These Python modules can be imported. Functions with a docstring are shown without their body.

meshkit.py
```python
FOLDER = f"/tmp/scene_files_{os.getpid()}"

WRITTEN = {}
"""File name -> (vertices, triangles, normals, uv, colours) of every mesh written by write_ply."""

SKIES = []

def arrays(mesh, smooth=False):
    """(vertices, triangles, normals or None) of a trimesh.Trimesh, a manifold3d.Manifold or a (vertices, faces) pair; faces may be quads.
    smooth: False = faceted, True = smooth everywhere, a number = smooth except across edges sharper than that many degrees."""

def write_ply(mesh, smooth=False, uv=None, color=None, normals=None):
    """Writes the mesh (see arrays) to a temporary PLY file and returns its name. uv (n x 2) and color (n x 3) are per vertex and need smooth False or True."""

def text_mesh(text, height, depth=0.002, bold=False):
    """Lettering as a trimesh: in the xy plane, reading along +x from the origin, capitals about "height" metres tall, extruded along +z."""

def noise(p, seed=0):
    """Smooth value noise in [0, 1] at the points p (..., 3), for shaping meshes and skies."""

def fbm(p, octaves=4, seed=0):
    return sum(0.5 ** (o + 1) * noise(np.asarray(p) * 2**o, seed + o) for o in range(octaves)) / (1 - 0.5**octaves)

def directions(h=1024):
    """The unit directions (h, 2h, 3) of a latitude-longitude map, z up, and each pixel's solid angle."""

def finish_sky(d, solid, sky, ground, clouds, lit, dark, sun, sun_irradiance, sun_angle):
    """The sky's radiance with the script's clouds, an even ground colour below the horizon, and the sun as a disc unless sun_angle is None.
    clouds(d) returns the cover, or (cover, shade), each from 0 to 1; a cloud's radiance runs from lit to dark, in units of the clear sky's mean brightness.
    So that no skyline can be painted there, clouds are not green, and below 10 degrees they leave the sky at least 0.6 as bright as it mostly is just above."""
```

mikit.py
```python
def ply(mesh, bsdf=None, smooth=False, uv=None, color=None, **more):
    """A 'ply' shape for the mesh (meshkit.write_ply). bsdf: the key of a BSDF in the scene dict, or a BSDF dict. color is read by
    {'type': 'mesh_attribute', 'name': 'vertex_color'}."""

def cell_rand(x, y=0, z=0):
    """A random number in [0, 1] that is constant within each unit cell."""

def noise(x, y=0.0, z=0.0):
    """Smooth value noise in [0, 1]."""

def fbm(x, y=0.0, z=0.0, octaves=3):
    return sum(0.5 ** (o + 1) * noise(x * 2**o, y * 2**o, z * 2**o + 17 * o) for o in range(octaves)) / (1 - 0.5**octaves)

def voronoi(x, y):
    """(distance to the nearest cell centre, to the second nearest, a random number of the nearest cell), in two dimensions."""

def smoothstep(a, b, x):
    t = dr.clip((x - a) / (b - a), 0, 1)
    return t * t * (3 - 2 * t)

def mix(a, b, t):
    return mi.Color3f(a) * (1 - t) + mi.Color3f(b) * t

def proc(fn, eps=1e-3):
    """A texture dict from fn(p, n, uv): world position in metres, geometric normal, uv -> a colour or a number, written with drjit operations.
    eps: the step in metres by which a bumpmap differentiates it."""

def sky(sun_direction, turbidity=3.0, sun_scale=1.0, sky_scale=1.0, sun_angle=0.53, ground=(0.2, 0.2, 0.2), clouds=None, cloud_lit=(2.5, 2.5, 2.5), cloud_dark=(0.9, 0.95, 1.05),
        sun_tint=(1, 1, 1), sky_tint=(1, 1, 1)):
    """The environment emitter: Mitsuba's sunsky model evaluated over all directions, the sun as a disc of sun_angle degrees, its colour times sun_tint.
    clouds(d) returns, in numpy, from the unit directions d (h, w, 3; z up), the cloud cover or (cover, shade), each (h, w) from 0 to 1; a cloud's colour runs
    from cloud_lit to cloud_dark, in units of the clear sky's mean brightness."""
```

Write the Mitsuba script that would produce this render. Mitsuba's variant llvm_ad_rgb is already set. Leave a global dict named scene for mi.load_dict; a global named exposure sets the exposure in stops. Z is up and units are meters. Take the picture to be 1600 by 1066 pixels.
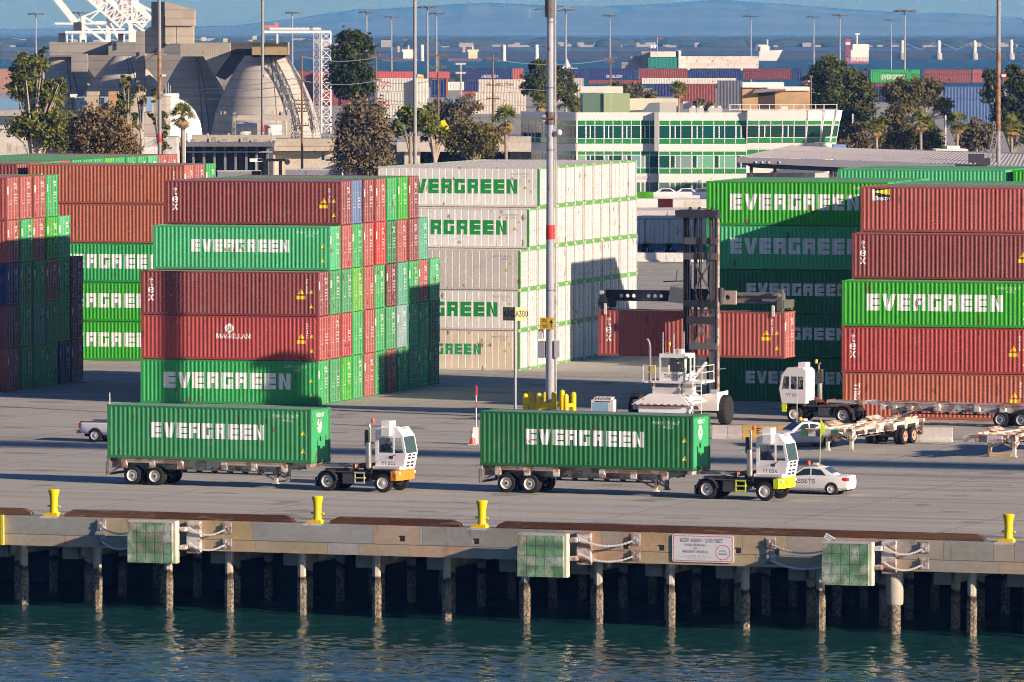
import math, random, glob
import numpy as np, trimesh, mitsuba as mi, drjit as dr, mikit, meshkit
from shapely.geometry import Polygon, box as sbox, Point, MultiPolygon
from shapely import union_all, affinity
T = mi.ScalarTransform4f
rng = random.Random(7)
scene, labels = {}, {}

# ------------------------------------------------------------------ camera, sky, exposure
FOC, CAM_H, HORIZON = 10400.0, 24.5, 45.0           # focal length in pixels of the 1600 px wide photograph, metres above the quay, row of the horizon
PITCH = math.atan((533.0 - HORIZON) / FOC)
SUN_AZ, SUN_EL = math.radians(35.5), math.radians(17.2)
exposure = 2.68
scene['camera'] = {'type': 'perspective', 'fov': math.degrees(2 * math.atan(800 / FOC)), 'fov_axis': 'x', 'near_clip': 20.0, 'far_clip': 80000.0,
                   'to_world': T().look_at(origin=[0, 0, CAM_H], target=[0, math.cos(PITCH), CAM_H - math.sin(PITCH)], up=[0, 0, 1]),
                   'medium': {'type': 'ref', 'id': 'air'}}
SUN = [math.cos(SUN_AZ) * math.cos(SUN_EL), -math.sin(SUN_AZ) * math.cos(SUN_EL), math.sin(SUN_EL)]
scene['daylight'] = mikit.sky(SUN, turbidity=3, sky_scale=0.33, sky_tint=(0.66, 0.88, 1.5), sun_tint=(0.92, 1.02, 1.55))
scene['air'] = {'type': 'homogeneous', 'albedo': {'type': 'rgb', 'value': [0.88, 0.95, 0.99]}, 'sigma_t': {'type': 'rgb', 'value': [0.7e-5, 2.4e-5, 6.5e-5]}}

# ------------------------------------------------------------------ places: the camera stands at the origin, y points away from it
_cp, _sp = math.cos(PITCH), math.sin(PITCH)

def ground(x, y, z=0.0):
    """The point at height z that the photograph shows at pixel (x, y)."""
    a, b = (x - 800) / FOC, -(y - 533) / FOC
    d = np.array([a, _cp + b * _sp, -_sp + b * _cp])
    p = d * ((z - CAM_H) / d[2])
    return np.array([p[0], p[1], z])

def far(x, dist, z=0.0):
    return np.array([(x - 800) / FOC * dist, dist, z])

def up(y, dist):
    """Height above the quay of row y at this distance."""
    return CAM_H - (y - HORIZON) / FOC * dist

def frame(origin, turn=0.0):
    """Local x runs right (turned towards the camera by turn degrees), local y away, z up."""
    c, s = math.cos(math.radians(turn)), math.sin(math.radians(turn))
    m = np.eye(4)
    m[:3, 0], m[:3, 1], m[:3, 3] = (c, -s, 0), (s, c, 0), origin
    return m

def shift(x=0, y=0, z=0, rz=0):
    m = np.eye(4)
    c, s = math.cos(math.radians(rz)), math.sin(math.radians(rz))
    m[:2, :2], m[:3, 3] = [[c, -s], [s, c]], (x, y, z)
    return m

YARD, WHARF, LANE = 15.5, 20.0, 24.0                 # degrees by which stacks, quay edge and truck lane are turned

# ------------------------------------------------------------------ mesh helpers: a mesh is (vertices, triangles)
_BF = np.array([[0, 2, 1], [0, 3, 2], [4, 5, 6], [4, 6, 7], [0, 1, 5], [0, 5, 4], [1, 2, 6], [1, 6, 5], [2, 3, 7], [2, 7, 6], [3, 0, 4], [3, 4, 7]])

def bx(x0, x1, y0, y1, z0, z1):
    return np.array([[x0, y0, z0], [x1, y0, z0], [x1, y1, z0], [x0, y1, z0], [x0, y0, z1], [x1, y0, z1], [x1, y1, z1], [x0, y1, z1]], float), _BF

def cb(x, y, z, sx, sy, sz):
    return bx(x - sx / 2, x + sx / 2, y - sy / 2, y + sy / 2, z - sz / 2, z + sz / 2)

def J(*ms):
    ms = [m for m in (ms[0] if len(ms) == 1 and isinstance(ms[0], list) else ms) if m is not None and len(m[0])]
    at = np.cumsum([0] + [len(m[0]) for m in ms])
    return np.vstack([m[0] for m in ms]), np.vstack([np.asarray(m[1]) + a for m, a in zip(ms, at)])

def mv(m, x=0, y=0, z=0):
    return m[0] + np.array([x, y, z]), m[1]

def tf(m, mat):
    f = np.asarray(m[1])
    if np.linalg.det(mat[:3, :3]) < 0:
        f = f[:, ::-1]
    return m[0] @ mat[:3, :3].T + mat[:3, 3], f

def rot(m, axis, deg, at=(0, 0, 0)):
    r = trimesh.transformations.rotation_matrix(math.radians(deg), axis, at)
    return tf(m, r)

def tube(pts, r, n=8, caps=True):
    """A round bar along the points; r is one radius or one per point."""
    pts = np.asarray(pts, float)
    k = len(pts)
    rs = np.broadcast_to(np.asarray(r, float), (k,))
    V, F, ang = [], [], np.arange(n) * 2 * math.pi / n
    d = np.gradient(pts, axis=0)
    d /= np.linalg.norm(d, axis=1, keepdims=True) + 1e-12
    ref = np.array([0, 0, 1.0]) if abs(d[:, 2]).mean() < 0.8 else np.array([1.0, 0, 0])
    for p, t, q in zip(pts, d, rs):
        a = np.cross(t, ref); a /= np.linalg.norm(a) + 1e-12
        b = np.cross(t, a)
        V.append(p + q * (np.cos(ang)[:, None] * a + np.sin(ang)[:, None] * b))
    for i in range(k - 1):
        for j in range(n):
            a, b = i * n + j, i * n + (j + 1) % n
            F += [[a, b, a + n], [b, b + n, a + n]]
    V = np.vstack(V)
    if caps:
        V = np.vstack([V, pts[:1], pts[-1:]])
        c = k * n
        F += [[c, (j + 1) % n, j] for j in range(n)] + [[c + 1, (k - 1) * n + j, (k - 1) * n + (j + 1) % n] for j in range(n)]
    return V, np.array(F)

def cyl(p0, p1, r0, r1=None, n=12):
    return tube([p0, p1], [r0, r0 if r1 is None else r1], n)

def bar(p0, p1, w, h=None):
    """A square bar between two points."""
    p0, p1 = np.asarray(p0, float), np.asarray(p1, float)
    d = (p1 - p0) / np.linalg.norm(p1 - p0)
    ref = np.array([0, 0, 1.0]) if abs(d[2]) < 0.95 else np.array([0, 1.0, 0])
    a = np.cross(d, ref); a /= np.linalg.norm(a)
    b = np.cross(a, d)
    h = w if h is None else h
    c = [p + sa * a * w / 2 + sb * b * h / 2 for p in (p0, p1) for sa, sb in ((-1, -1), (1, -1), (1, 1), (-1, 1))]
    return np.array(c), _BF[:, ::-1]

def lathe(prof, n=20, x=0, y=0, z=0, caps=True):
    """Turned round the z axis: prof is a list of (radius, height)."""
    ang = np.arange(n) * 2 * math.pi / n
    V = np.vstack([np.stack([r * np.cos(ang), r * np.sin(ang), np.full(n, h)], 1) for r, h in prof])
    F = []
    for i in range(len(prof) - 1):
        for j in range(n):
            a, b = i * n + j, i * n + (j + 1) % n
            F += [[a, b, a + n], [b, b + n, a + n]]
    k = len(prof)
    if not caps:
        return V + np.array([x, y, z]), np.array(F)
    V = np.vstack([V, [[0, 0, prof[0][1]], [0, 0, prof[-1][1]]]])
    F += [[k * n, (j + 1) % n, j] for j in range(n)] + [[k * n + 1, (k - 1) * n + j, (k - 1) * n + (j + 1) % n] for j in range(n)]
    return V + np.array([x, y, z]), np.array(F)

def extrude(poly, h):
    """Shapely polygon or list of points, from z 0 to h."""
    if not hasattr(poly, 'exterior') and not hasattr(poly, 'geoms'):
        poly = Polygon(poly)
    out = []
    for g in getattr(poly, 'geoms', [poly]):
        if g.area > 1e-9:
            m = trimesh.creation.extrude_polygon(g, h, engine='earcut')
            out.append((np.array(m.vertices), np.array(m.faces)))
    return J(out)

_XZ = np.array([[1, 0, 0, 0], [0, 0, 1, 0], [0, 1, 0, 0], [0, 0, 0, 1.0]])
_YZ = np.array([[0, 0, 1, 0], [1, 0, 0, 0], [0, 1, 0, 0], [0, 0, 0, 1.0]])

def side(poly, y0, y1):
    """A side view (x, z) given depth from y0 to y1."""
    return mv(tf(extrude(poly, y1 - y0), _XZ), 0, y0, 0)

def front(poly, x0, x1):
    """A front view (y, z) given depth from x0 to x1."""
    return mv(tf(extrude(poly, x1 - x0), _YZ), x0, 0, 0)

def hull(pts):
    h = trimesh.convex.convex_hull(np.asarray(pts, float))
    return np.array(h.vertices), np.array(h.faces)

def ball(x, y, z, rx, ry=None, rz=None, sub=2):
    s = trimesh.creation.icosphere(subdivisions=sub)
    return np.array(s.vertices) * [rx, ry or rx, rz or rx] + [x, y, z], np.array(s.faces)

def grid(xs, ys, zf):
    X, Y = np.meshgrid(xs, ys)
    V = np.stack([X.ravel(), Y.ravel(), np.broadcast_to(zf(X, Y), X.shape).ravel()], 1)
    n, k = len(xs), len(ys)
    i = (np.arange(k - 1)[:, None] * n + np.arange(n - 1)[None]).ravel()
    return V, np.vstack([np.stack([i, i + 1, i + n + 1], 1), np.stack([i, i + n + 1, i + n], 1)])

# ------------------------------------------------------------------ scene helpers. A plain colour is packed into the uv of its mesh, so that all coats of one kind share one BSDF
def packed(n, c):
    r, g, b = [min(max(v, 0.0), 0.995) for v in c]
    return np.tile([[math.floor(r * 255) + g * 0.999, b * 0.999]], (n, 1))

def shape(m, color, mat='paint', smooth=False):
    if color is None:
        return mikit.ply((m[0], m[1]), mat, smooth=smooth)
    if smooth:
        v, f, n = meshkit.arrays((m[0], m[1]), smooth)
        path = meshkit.write_ply((v, f), False, packed(len(v), color), None, normals=n)
        return {'type': 'ply', 'filename': path, 'face_normals': False, 'bsdf': {'type': 'ref', 'id': mat}}
    return mikit.ply((m[0], m[1]), mat, uv=packed(len(m[0]), color))

_count = {}

def numbered(name):
    k = _count.get(name, -1) + 1
    _count[name] = k
    return name if k == 0 else f'{name}_{k:03d}'

NOW = np.eye(4)

def put(key, sh, m=None):
    """One entry under the next free number of its key."""
    key = numbered(key)
    m = NOW if m is None else m
    scene[key] = {**sh, 'to_world': T(m.tolist())}
    return key

def thing(name, label=None, cat=None, m=None, group=None, kind=None):
    """The key that a thing's parts start with; its place holds until the next thing."""
    global NOW
    NOW = np.eye(4) if m is None else m
    key = numbered(name)
    labels[key] = {a: b for a, b in (('label', label), ('category', cat), ('group', group), ('kind', kind)) if b}
    return key

def part(t, name, m, color, mat='paint', smooth=False, label=None, kind=None):
    k = put(f'{t}__{name}', shape(m, color, mat, smooth))
    if label or kind:
        labels[k] = {a: b for a, b in (('label', label), ('kind', kind)) if b}
    return k

def single(name, label, cat, mesh, color, mat='paint', smooth=False, m=None, group=None, kind=None):
    """A thing that is one mesh."""
    k = put(name, shape(mesh, color, mat, smooth), np.eye(4) if m is None else m)
    labels[k] = {a: b for a, b in (('label', label), ('category', cat), ('group', group), ('kind', kind)) if b}
    return k

def setting(name, mesh, color, mat, smooth=False, m=None):
    k = put(name, shape(mesh, color, mat, smooth), np.eye(4) if m is None else m)
    labels[k] = {'kind': 'structure'}
    return k

# ------------------------------------------------------------------ materials
def unpack(uv):
    r = dr.floor(uv.x)
    return mi.Color3f((r + 0.5) / 255.0, (uv.x - r) / 0.999, (uv.y - dr.floor(uv.y)) / 0.999)

def grain(p, k, lo, hi):
    return lo + (hi - lo) * mikit.noise(p.x * k, p.y * k, p.z * k)

def f_paint(p, n, uv):
    return unpack(uv) * grain(p, 9.0, 0.94, 1.04)

def f_worn(p, n, uv):
    """Paint of containers and trailers: chalky patches, scuffs, rust spots and runs."""
    c = unpack(uv)
    blot = mikit.fbm(p.x * 0.9, p.y * 0.9, p.z * 0.9, octaves=3)
    fine = mikit.noise(p.x * 7.0, p.y * 7.0, p.z * 2.5)
    c = c * (0.86 + 0.22 * blot + 0.08 * fine)
    chalk = mikit.smoothstep(0.60, 0.80, mikit.fbm(p.x * 1.3 + 40, p.y * 1.3, p.z * 0.8, octaves=3))
    c = mikit.mix(c, c * 0.8 + mi.Color3f(0.06, 0.058, 0.055), 0.55 * chalk)
    rust = mikit.smoothstep(0.70, 0.78, mikit.fbm(p.x * 2.6 + 9, p.y * 2.6 + 5, p.z * 1.1, octaves=4))
    return mikit.mix(c, mi.Color3f(0.13, 0.055, 0.03), 0.75 * rust)

def f_rusty(p, n, uv):
    """Bare and rusted steel on trailers."""
    c = unpack(uv)
    r = mikit.smoothstep(0.42, 0.62, mikit.fbm(p.x * 2.0 + 3, p.y * 2.0, p.z * 3.0, octaves=4))
    r2 = mikit.noise(p.x * 11, p.y * 11, p.z * 11)
    return mikit.mix(c * (0.85 + 0.3 * r2), mi.Color3f(0.21, 0.10, 0.055) * (0.7 + 0.6 * r2), 0.8 * r)

def f_concrete(p, n, uv):
    c = unpack(uv)
    a = mikit.fbm(p.x * 0.55, p.y * 0.55, p.z * 0.9, octaves=4)
    b = mikit.fbm(p.x * 5.0, p.y * 5.0, p.z * 5.0, octaves=2)
    c = c * (0.72 + 0.42 * a + 0.22 * (b - 0.5))
    run = mikit.smoothstep(0.62, 0.80, mikit.fbm(p.x * 2.4 + 7, p.y * 2.4, p.z * 0.45, octaves=3))
    return mikit.mix(c, mi.Color3f(0.17, 0.115, 0.07), 0.40 * run)

_wc, _ws = math.cos(math.radians(WHARF)), math.sin(math.radians(WHARF))

def f_asphalt(p, n, uv):
    """Concrete and asphalt of the quay: tyre streaks along the quay, lanes of paving, cracks, spots of oil."""
    u, v = p.x * _wc - p.y * _ws, p.x * _ws + p.y * _wc
    base = mi.Color3f(0.42, 0.415, 0.375)
    lane = mikit.cell_rand(v / 4.6)
    slab = mikit.cell_rand(u / 9.1, v / 4.6)
    streak = mikit.fbm(u * 0.022, v * 1.7, 3.0, octaves=3)
    streak2 = mikit.noise(u * 0.05, v * 5.5, 8.0)
    blot = mikit.fbm(u * 0.06, v * 0.13, 1.0, octaves=4)
    g = mikit.noise(p.x * 14, p.y * 14)
    k = 0.72 + 0.05 * lane + 0.04 * slab + 0.24 * streak + 0.10 * streak2 + 0.20 * blot + 0.10 * g
    c = base * k
    c = mikit.mix(c, mi.Color3f(0.10, 0.098, 0.095), 0.35 * mikit.smoothstep(0.64, 0.80, mikit.fbm(u * 0.05 + 31, v * 1.1, 5.0, octaves=3)))
    oil = mikit.smoothstep(0.70, 0.80, mikit.fbm(u * 0.35 + 11, v * 0.45, 2.0, octaves=3))
    c = mikit.mix(c, mi.Color3f(0.08, 0.077, 0.074), 0.4 * oil)
    ju, jv = dr.abs(u / 9.1 - dr.round(u / 9.1)) * 9.1, dr.abs(v / 4.6 - dr.round(v / 4.6)) * 4.6
    joint = dr.maximum(mikit.smoothstep(0.10, 0.05, ju), mikit.smoothstep(0.12, 0.06, jv))
    return mikit.mix(c, mi.Color3f(0.12, 0.11, 0.10), 0.35 * joint)

def f_pile(p, n, uv):
    """Concrete piles: bare at the top, a dark weed line, a shaggy pale crust of barnacles and mussels down to the water."""
    c = unpack(uv) * (0.8 + 0.4 * mikit.fbm(p.x * 3, p.y * 3, p.z * 2, octaves=3))
    e = 0.5 * (mikit.fbm(p.x * 2.5, p.y * 2.5, p.z * 1.5, octaves=3) - 0.5)
    z = p.z + e
    spots = mikit.noise(p.x * 14, p.y * 14, p.z * 9)
    s2 = mikit.noise(p.x * 34, p.y * 34, p.z * 26)
    crust = mikit.mix(mi.Color3f(0.075, 0.066, 0.05), mi.Color3f(0.36, 0.31, 0.235), mikit.smoothstep(0.36, 0.68, spots * 0.45 + s2 * 0.55))
    weed = mi.Color3f(0.05, 0.045, 0.034) * (0.6 + 0.8 * s2)
    c = mikit.mix(c, weed, mikit.smoothstep(-2.55, -2.7, z))
    return mikit.mix(c, crust, mikit.smoothstep(-2.75, -3.1, z))

def f_timber(p, n, uv):
    u, v = p.x * _wc - p.y * _ws, p.x * _ws + p.y * _wc
    g = mikit.fbm(u * 0.7, v * 14, p.z * 14, octaves=3)
    s = mikit.noise(u * 4.0, v * 20, p.z * 20)
    c = unpack(uv) * (0.55 + 0.75 * g + 0.25 * s)
    return mikit.mix(c, mi.Color3f(0.30, 0.265, 0.22), 0.5 * mikit.smoothstep(0.6, 0.75, mikit.fbm(u * 0.9, v * 5 + 3, p.z * 6, octaves=3)))

def f_algae(p, n, uv):
    """Fender pads: weathered plastic with green growth in patches."""
    a = mikit.fbm(p.x * 1.7 + 5, p.y * 1.7, p.z * 1.7, octaves=4)
    b = mikit.noise(p.x * 9, p.y * 9, p.z * 3)
    c = mikit.mix(unpack(uv), mi.Color3f(0.10, 0.24, 0.12), mikit.smoothstep(0.34, 0.68, a) * 0.85)
    return c * (0.75 + 0.4 * b)

def f_land(p, n, uv):
    a = mikit.fbm(p.x * 0.0016, p.y * 0.0016, p.z * 0.02, octaves=4)
    return unpack(uv) * (0.6 + 0.8 * a)

def f_water(p, n, uv):
    return mikit.mix(mi.Color3f(0.006, 0.040, 0.040), mi.Color3f(0.010, 0.052, 0.050), mikit.fbm(p.x * 0.05, p.y * 0.05, 0.0, octaves=2))

def f_leaf(p, n, uv):
    k = mikit.noise(p.x * 0.9, p.y * 0.9, p.z * 0.9)
    return mikit.mix(unpack(uv) * 0.75, unpack(uv) * mi.Color3f(1.35, 1.22, 1.0), k) * grain(p, 3.1, 0.8, 1.2)

def f_board(p, n, uv):
    """Board-marked concrete of the plant: courses of lifts, streaks."""
    lift = mikit.cell_rand(p.z / 1.3, dr.floor(p.x / 7.0))
    a = mikit.fbm(p.x * 0.10, p.y * 0.10, p.z * 0.22, octaves=4)
    run = mikit.fbm(p.x * 0.9, p.y * 0.9, p.z * 0.05, octaves=3)
    line = mikit.smoothstep(0.10, 0.03, dr.abs(p.z / 1.3 - dr.round(p.z / 1.3)))
    return unpack(uv) * (0.80 + 0.10 * lift + 0.22 * a + 0.16 * (run - 0.5)) * (1 - 0.22 * line)

def two(b):
    return {'type': 'twosided', 'bsdf': b}

scene['paint'] = two({'type': 'principled', 'base_color': mikit.proc(f_paint), 'roughness': 0.38, 'specular': 0.45})
scene['worn'] = two({'type': 'principled', 'base_color': mikit.proc(f_worn), 'roughness': 0.5, 'specular': 0.35})
scene['rusty'] = two({'type': 'principled', 'base_color': mikit.proc(f_rusty), 'roughness': 0.75, 'specular': 0.25})
scene['concrete'] = two({'type': 'diffuse', 'reflectance': mikit.proc(f_concrete)})
scene['asphalt'] = {'type': 'diffuse', 'reflectance': mikit.proc(f_asphalt)}
scene['pile'] = {'type': 'diffuse', 'reflectance': mikit.proc(f_pile)}
scene['timber'] = {'type': 'diffuse', 'reflectance': mikit.proc(f_timber)}
scene['algae'] = {'type': 'principled', 'base_color': mikit.proc(f_algae), 'roughness': 0.55, 'specular': 0.3}
scene['land'] = two({'type': 'diffuse', 'reflectance': mikit.proc(f_land)})
scene['board'] = two({'type': 'diffuse', 'reflectance': mikit.proc(f_board)})
scene['chrome'] = two({'type': 'principled', 'base_color': mikit.proc(f_paint), 'roughness': 0.32, 'metallic': 0.85, 'specular': 0.5})
scene['gloss'] = two({'type': 'principled', 'base_color': mikit.proc(f_paint), 'roughness': 0.16, 'specular': 0.5, 'clearcoat': 0.6, 'clearcoat_gloss': 0.9})
scene['glazing'] = two({'type': 'principled', 'base_color': mikit.proc(f_paint), 'roughness': 0.06, 'specular': 0.75})
scene['pane'] = {'type': 'thindielectric', 'int_ior': 1.5}
scene['rubber'] = two({'type': 'principled', 'base_color': mikit.proc(f_paint), 'roughness': 0.8, 'specular': 0.25})
scene['leaf'] = two({'type': 'diffuse', 'reflectance': mikit.proc(f_leaf)})
scene['bay'] = {'type': 'principled', 'base_color': mikit.proc(f_water), 'roughness': 0.4, 'specular': 0.5}
scene['sea'] = {'type': 'principled', 'base_color': mikit.proc(f_water), 'roughness': 0.11, 'specular': 0.5}

WHITE, BLACK, DARK = (0.78, 0.78, 0.76), (0.012, 0.012, 0.013), (0.03, 0.03, 0.032)
GALV, GREY, STEEL = (0.42, 0.44, 0.46), (0.30, 0.31, 0.31), (0.16, 0.165, 0.17)
YELLOW, RED, ORANGE = (0.85, 0.62, 0.01), (0.62, 0.03, 0.025), (0.85, 0.23, 0.02)
# ------------------------------------------------------------------ setting: water, quay, ground, far land
QW = frame(ground(800, 826.8), WHARF)                # quay frame: x along the edge, y inland, z up, origin on the edge
QI = np.linalg.inv(QW)
WATER = -4.6

def q(x, y, z=0.0):
    """The ground point of a pixel, in the quay frame."""
    return (QI @ np.append(ground(x, y, z), 1))[:3]

def edge_u(x):
    """Where along the quay edge column x of the photograph meets it."""
    g = ground(x, 826.8 + (x - 800) * 0.0274)
    return (QI @ np.append(g, 1))[0]

def waves(X, Y):
    p = np.stack([X, Y, 0 * X], -1)
    h = 0.0
    for k, (amp, sx, sy) in enumerate(((0.04, 0.16, 0.34), (0.03, 0.5, 0.9), (0.030, 1.2, 2.1), (0.026, 2.4, 3.4))):
        q_ = p * np.array([sx, sy, 1])
        q_ = np.stack([q_[..., 0] + 0.35 * q_[..., 1], q_[..., 1] - 0.2 * q_[..., 0], q_[..., 2]], -1)
        h = h + amp * (meshkit.noise(q_, 3 + k) * 2 - 1)
    return h

setting('water', tf(grid(np.arange(-52, 52, 0.16), np.arange(-46, 24, 0.15), lambda X, Y: WATER + waves(X, Y)), QW), None, 'sea', smooth=True)
_far = [(-900, -900, -46, 24), ]
def flat(x0, x1, y0, y1, z):
    return np.array([[x0, y0, z], [x1, y0, z], [x1, y1, z], [x0, y1, z]], float), np.array([[0, 1, 2], [0, 2, 3]])
setting('water', J(flat(-1500, -52, -320, 24, WATER), flat(51.9, 1500, -320, 24, WATER), flat(-52, 51.9, -320, -46, WATER)), None, 'sea', m=QW)
setting('bay_water', flat(-6000, 6000, 2250, 16000, WATER), None, 'bay')

# the yard: one sheet from the quay to the far side of the harbour land
setting('pavement', flat(-1400, 1400, 0.32, 2300, 0), None, 'asphalt', m=QW)

# quay wall: capping beam in two courses, of old and patched lengths
w = setting('quay_wall', bx(-1400, 1400, 0.45, 9, -1.5, -0.02), (0.30, 0.28, 0.25), 'concrete', m=QW)
def qpanel(x0, x1, z0, z1, c, proud=0.0):
    k = put(w + '__panel', shape(bx(x0 + 0.006, x1 - 0.006, -proud, 0.5, z0, z1), c, 'concrete'), QW)
GR, TAN, OLD, PALE = (0.40, 0.39, 0.355), (0.52, 0.42, 0.29), (0.46, 0.41, 0.33), (0.50, 0.47, 0.42)
OCH = (0.55, 0.41, 0.25)
rows = [([(-700, GR), (8, GR), (160, TAN), (200, TAN), (290, OCH), (395, GR), (583, TAN), (655, PALE), (660, GR), (880, PALE), (908, OCH), (940, OLD), (975, OCH), (1040, TAN), (1160, TAN), (1230, OLD), (1300, TAN), (1372, OLD), (1474, GR), (1552, OLD), (1585, GR), (2300, GR)], -0.915, 0.0),
        ([(-700, OLD), (9, OLD), (101, TAN), (152, GR), (290, OCH), (400, TAN), (512, PALE), (560, TAN), (640, TAN), (755, OLD), (890, OCH), (1000, OCH), (1180, TAN), (1290, OLD), (1372, TAN), (1450, OLD), (1560, TAN), (2300, OLD)], -1.5, -0.935)]
for segs, z0, z1 in rows:
    for (a, c), (b, _) in zip(segs, segs[1:]):
        qpanel(edge_u(a), edge_u(b), z0, z1, tuple(v * rng.uniform(0.93, 1.06) for v in c))
# pockets let into the wall
for x, y in ((628, 842), (744, 846), (918, 851), (977, 854), (1033, 856), (1153, 860), (1213, 862)):
    u_ = edge_u(x)
    zz = -(y - (826.8 + (x - 800) * 0.0274)) / 32.0
    put(w + '__pocket', shape(J(bx(u_ - 0.16, u_ + 0.16, -0.012, 0.02, zz - 0.14, zz + 0.14)), (0.05, 0.045, 0.04), 'concrete'), QW)
    put(w + '__pocket_lip', shape(J(bx(u_ - 0.22, u_ - 0.1, -0.02, 0.02, zz - 0.13, zz + 0.06)), (0.5, 0.46, 0.38), 'concrete'), QW)

# underside: caps on piles, piles, riprap slope at the back
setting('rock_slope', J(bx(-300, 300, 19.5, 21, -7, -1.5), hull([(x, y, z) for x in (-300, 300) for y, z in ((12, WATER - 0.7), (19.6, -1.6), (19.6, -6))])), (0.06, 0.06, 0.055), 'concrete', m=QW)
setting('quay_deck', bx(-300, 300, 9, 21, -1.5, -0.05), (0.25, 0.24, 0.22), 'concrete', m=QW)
FRONT = [28, 143, 254, 349, 463, 580, 690, 813, 927, 1040, 1157, 1275, 1391, 1512, 1628]
_pc = (0.47, 0.43, 0.36)
for i, x in enumerate(FRONT):
    u_ = edge_u(x)
    big = x == 1391
    t = thing('quay_pile', f'concrete pile with barnacle crust under the quay edge, number {i + 1} along', 'pile', QW, 'piles along the front of the quay')
    labels[t]['label'] = {0: 'concrete pile at the far left end of the quay front row', 14: 'concrete pile at the far right end of the quay front row'}.get(i, 'barnacle-crusted concrete pile in the front row under the quay wall')
    if big:
        labels[t].pop('group')
        labels[t]['label'] = 'thick sleeved concrete pile under the quay right of the right fender'
    r = 0.22 if not big else 0.26
    part(t, 'shaft', tube([(u_, 0.75, -1.5), (u_, 0.75, -2.8), (u_, 0.75, -3.1), (u_, 0.75, -4.2), (u_, 0.75, -6)], [r, r, r + 0.04, r + 0.03, r], 8 if not big else 14), _pc, 'pile', smooth=40)
    if big:
        part(t, 'sleeve', lathe([(0.40, -3.2), (0.42, -3.05), (0.42, -1.5)], 18, u_, 0.75), (0.52, 0.48, 0.40), 'concrete', smooth=40)
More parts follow.
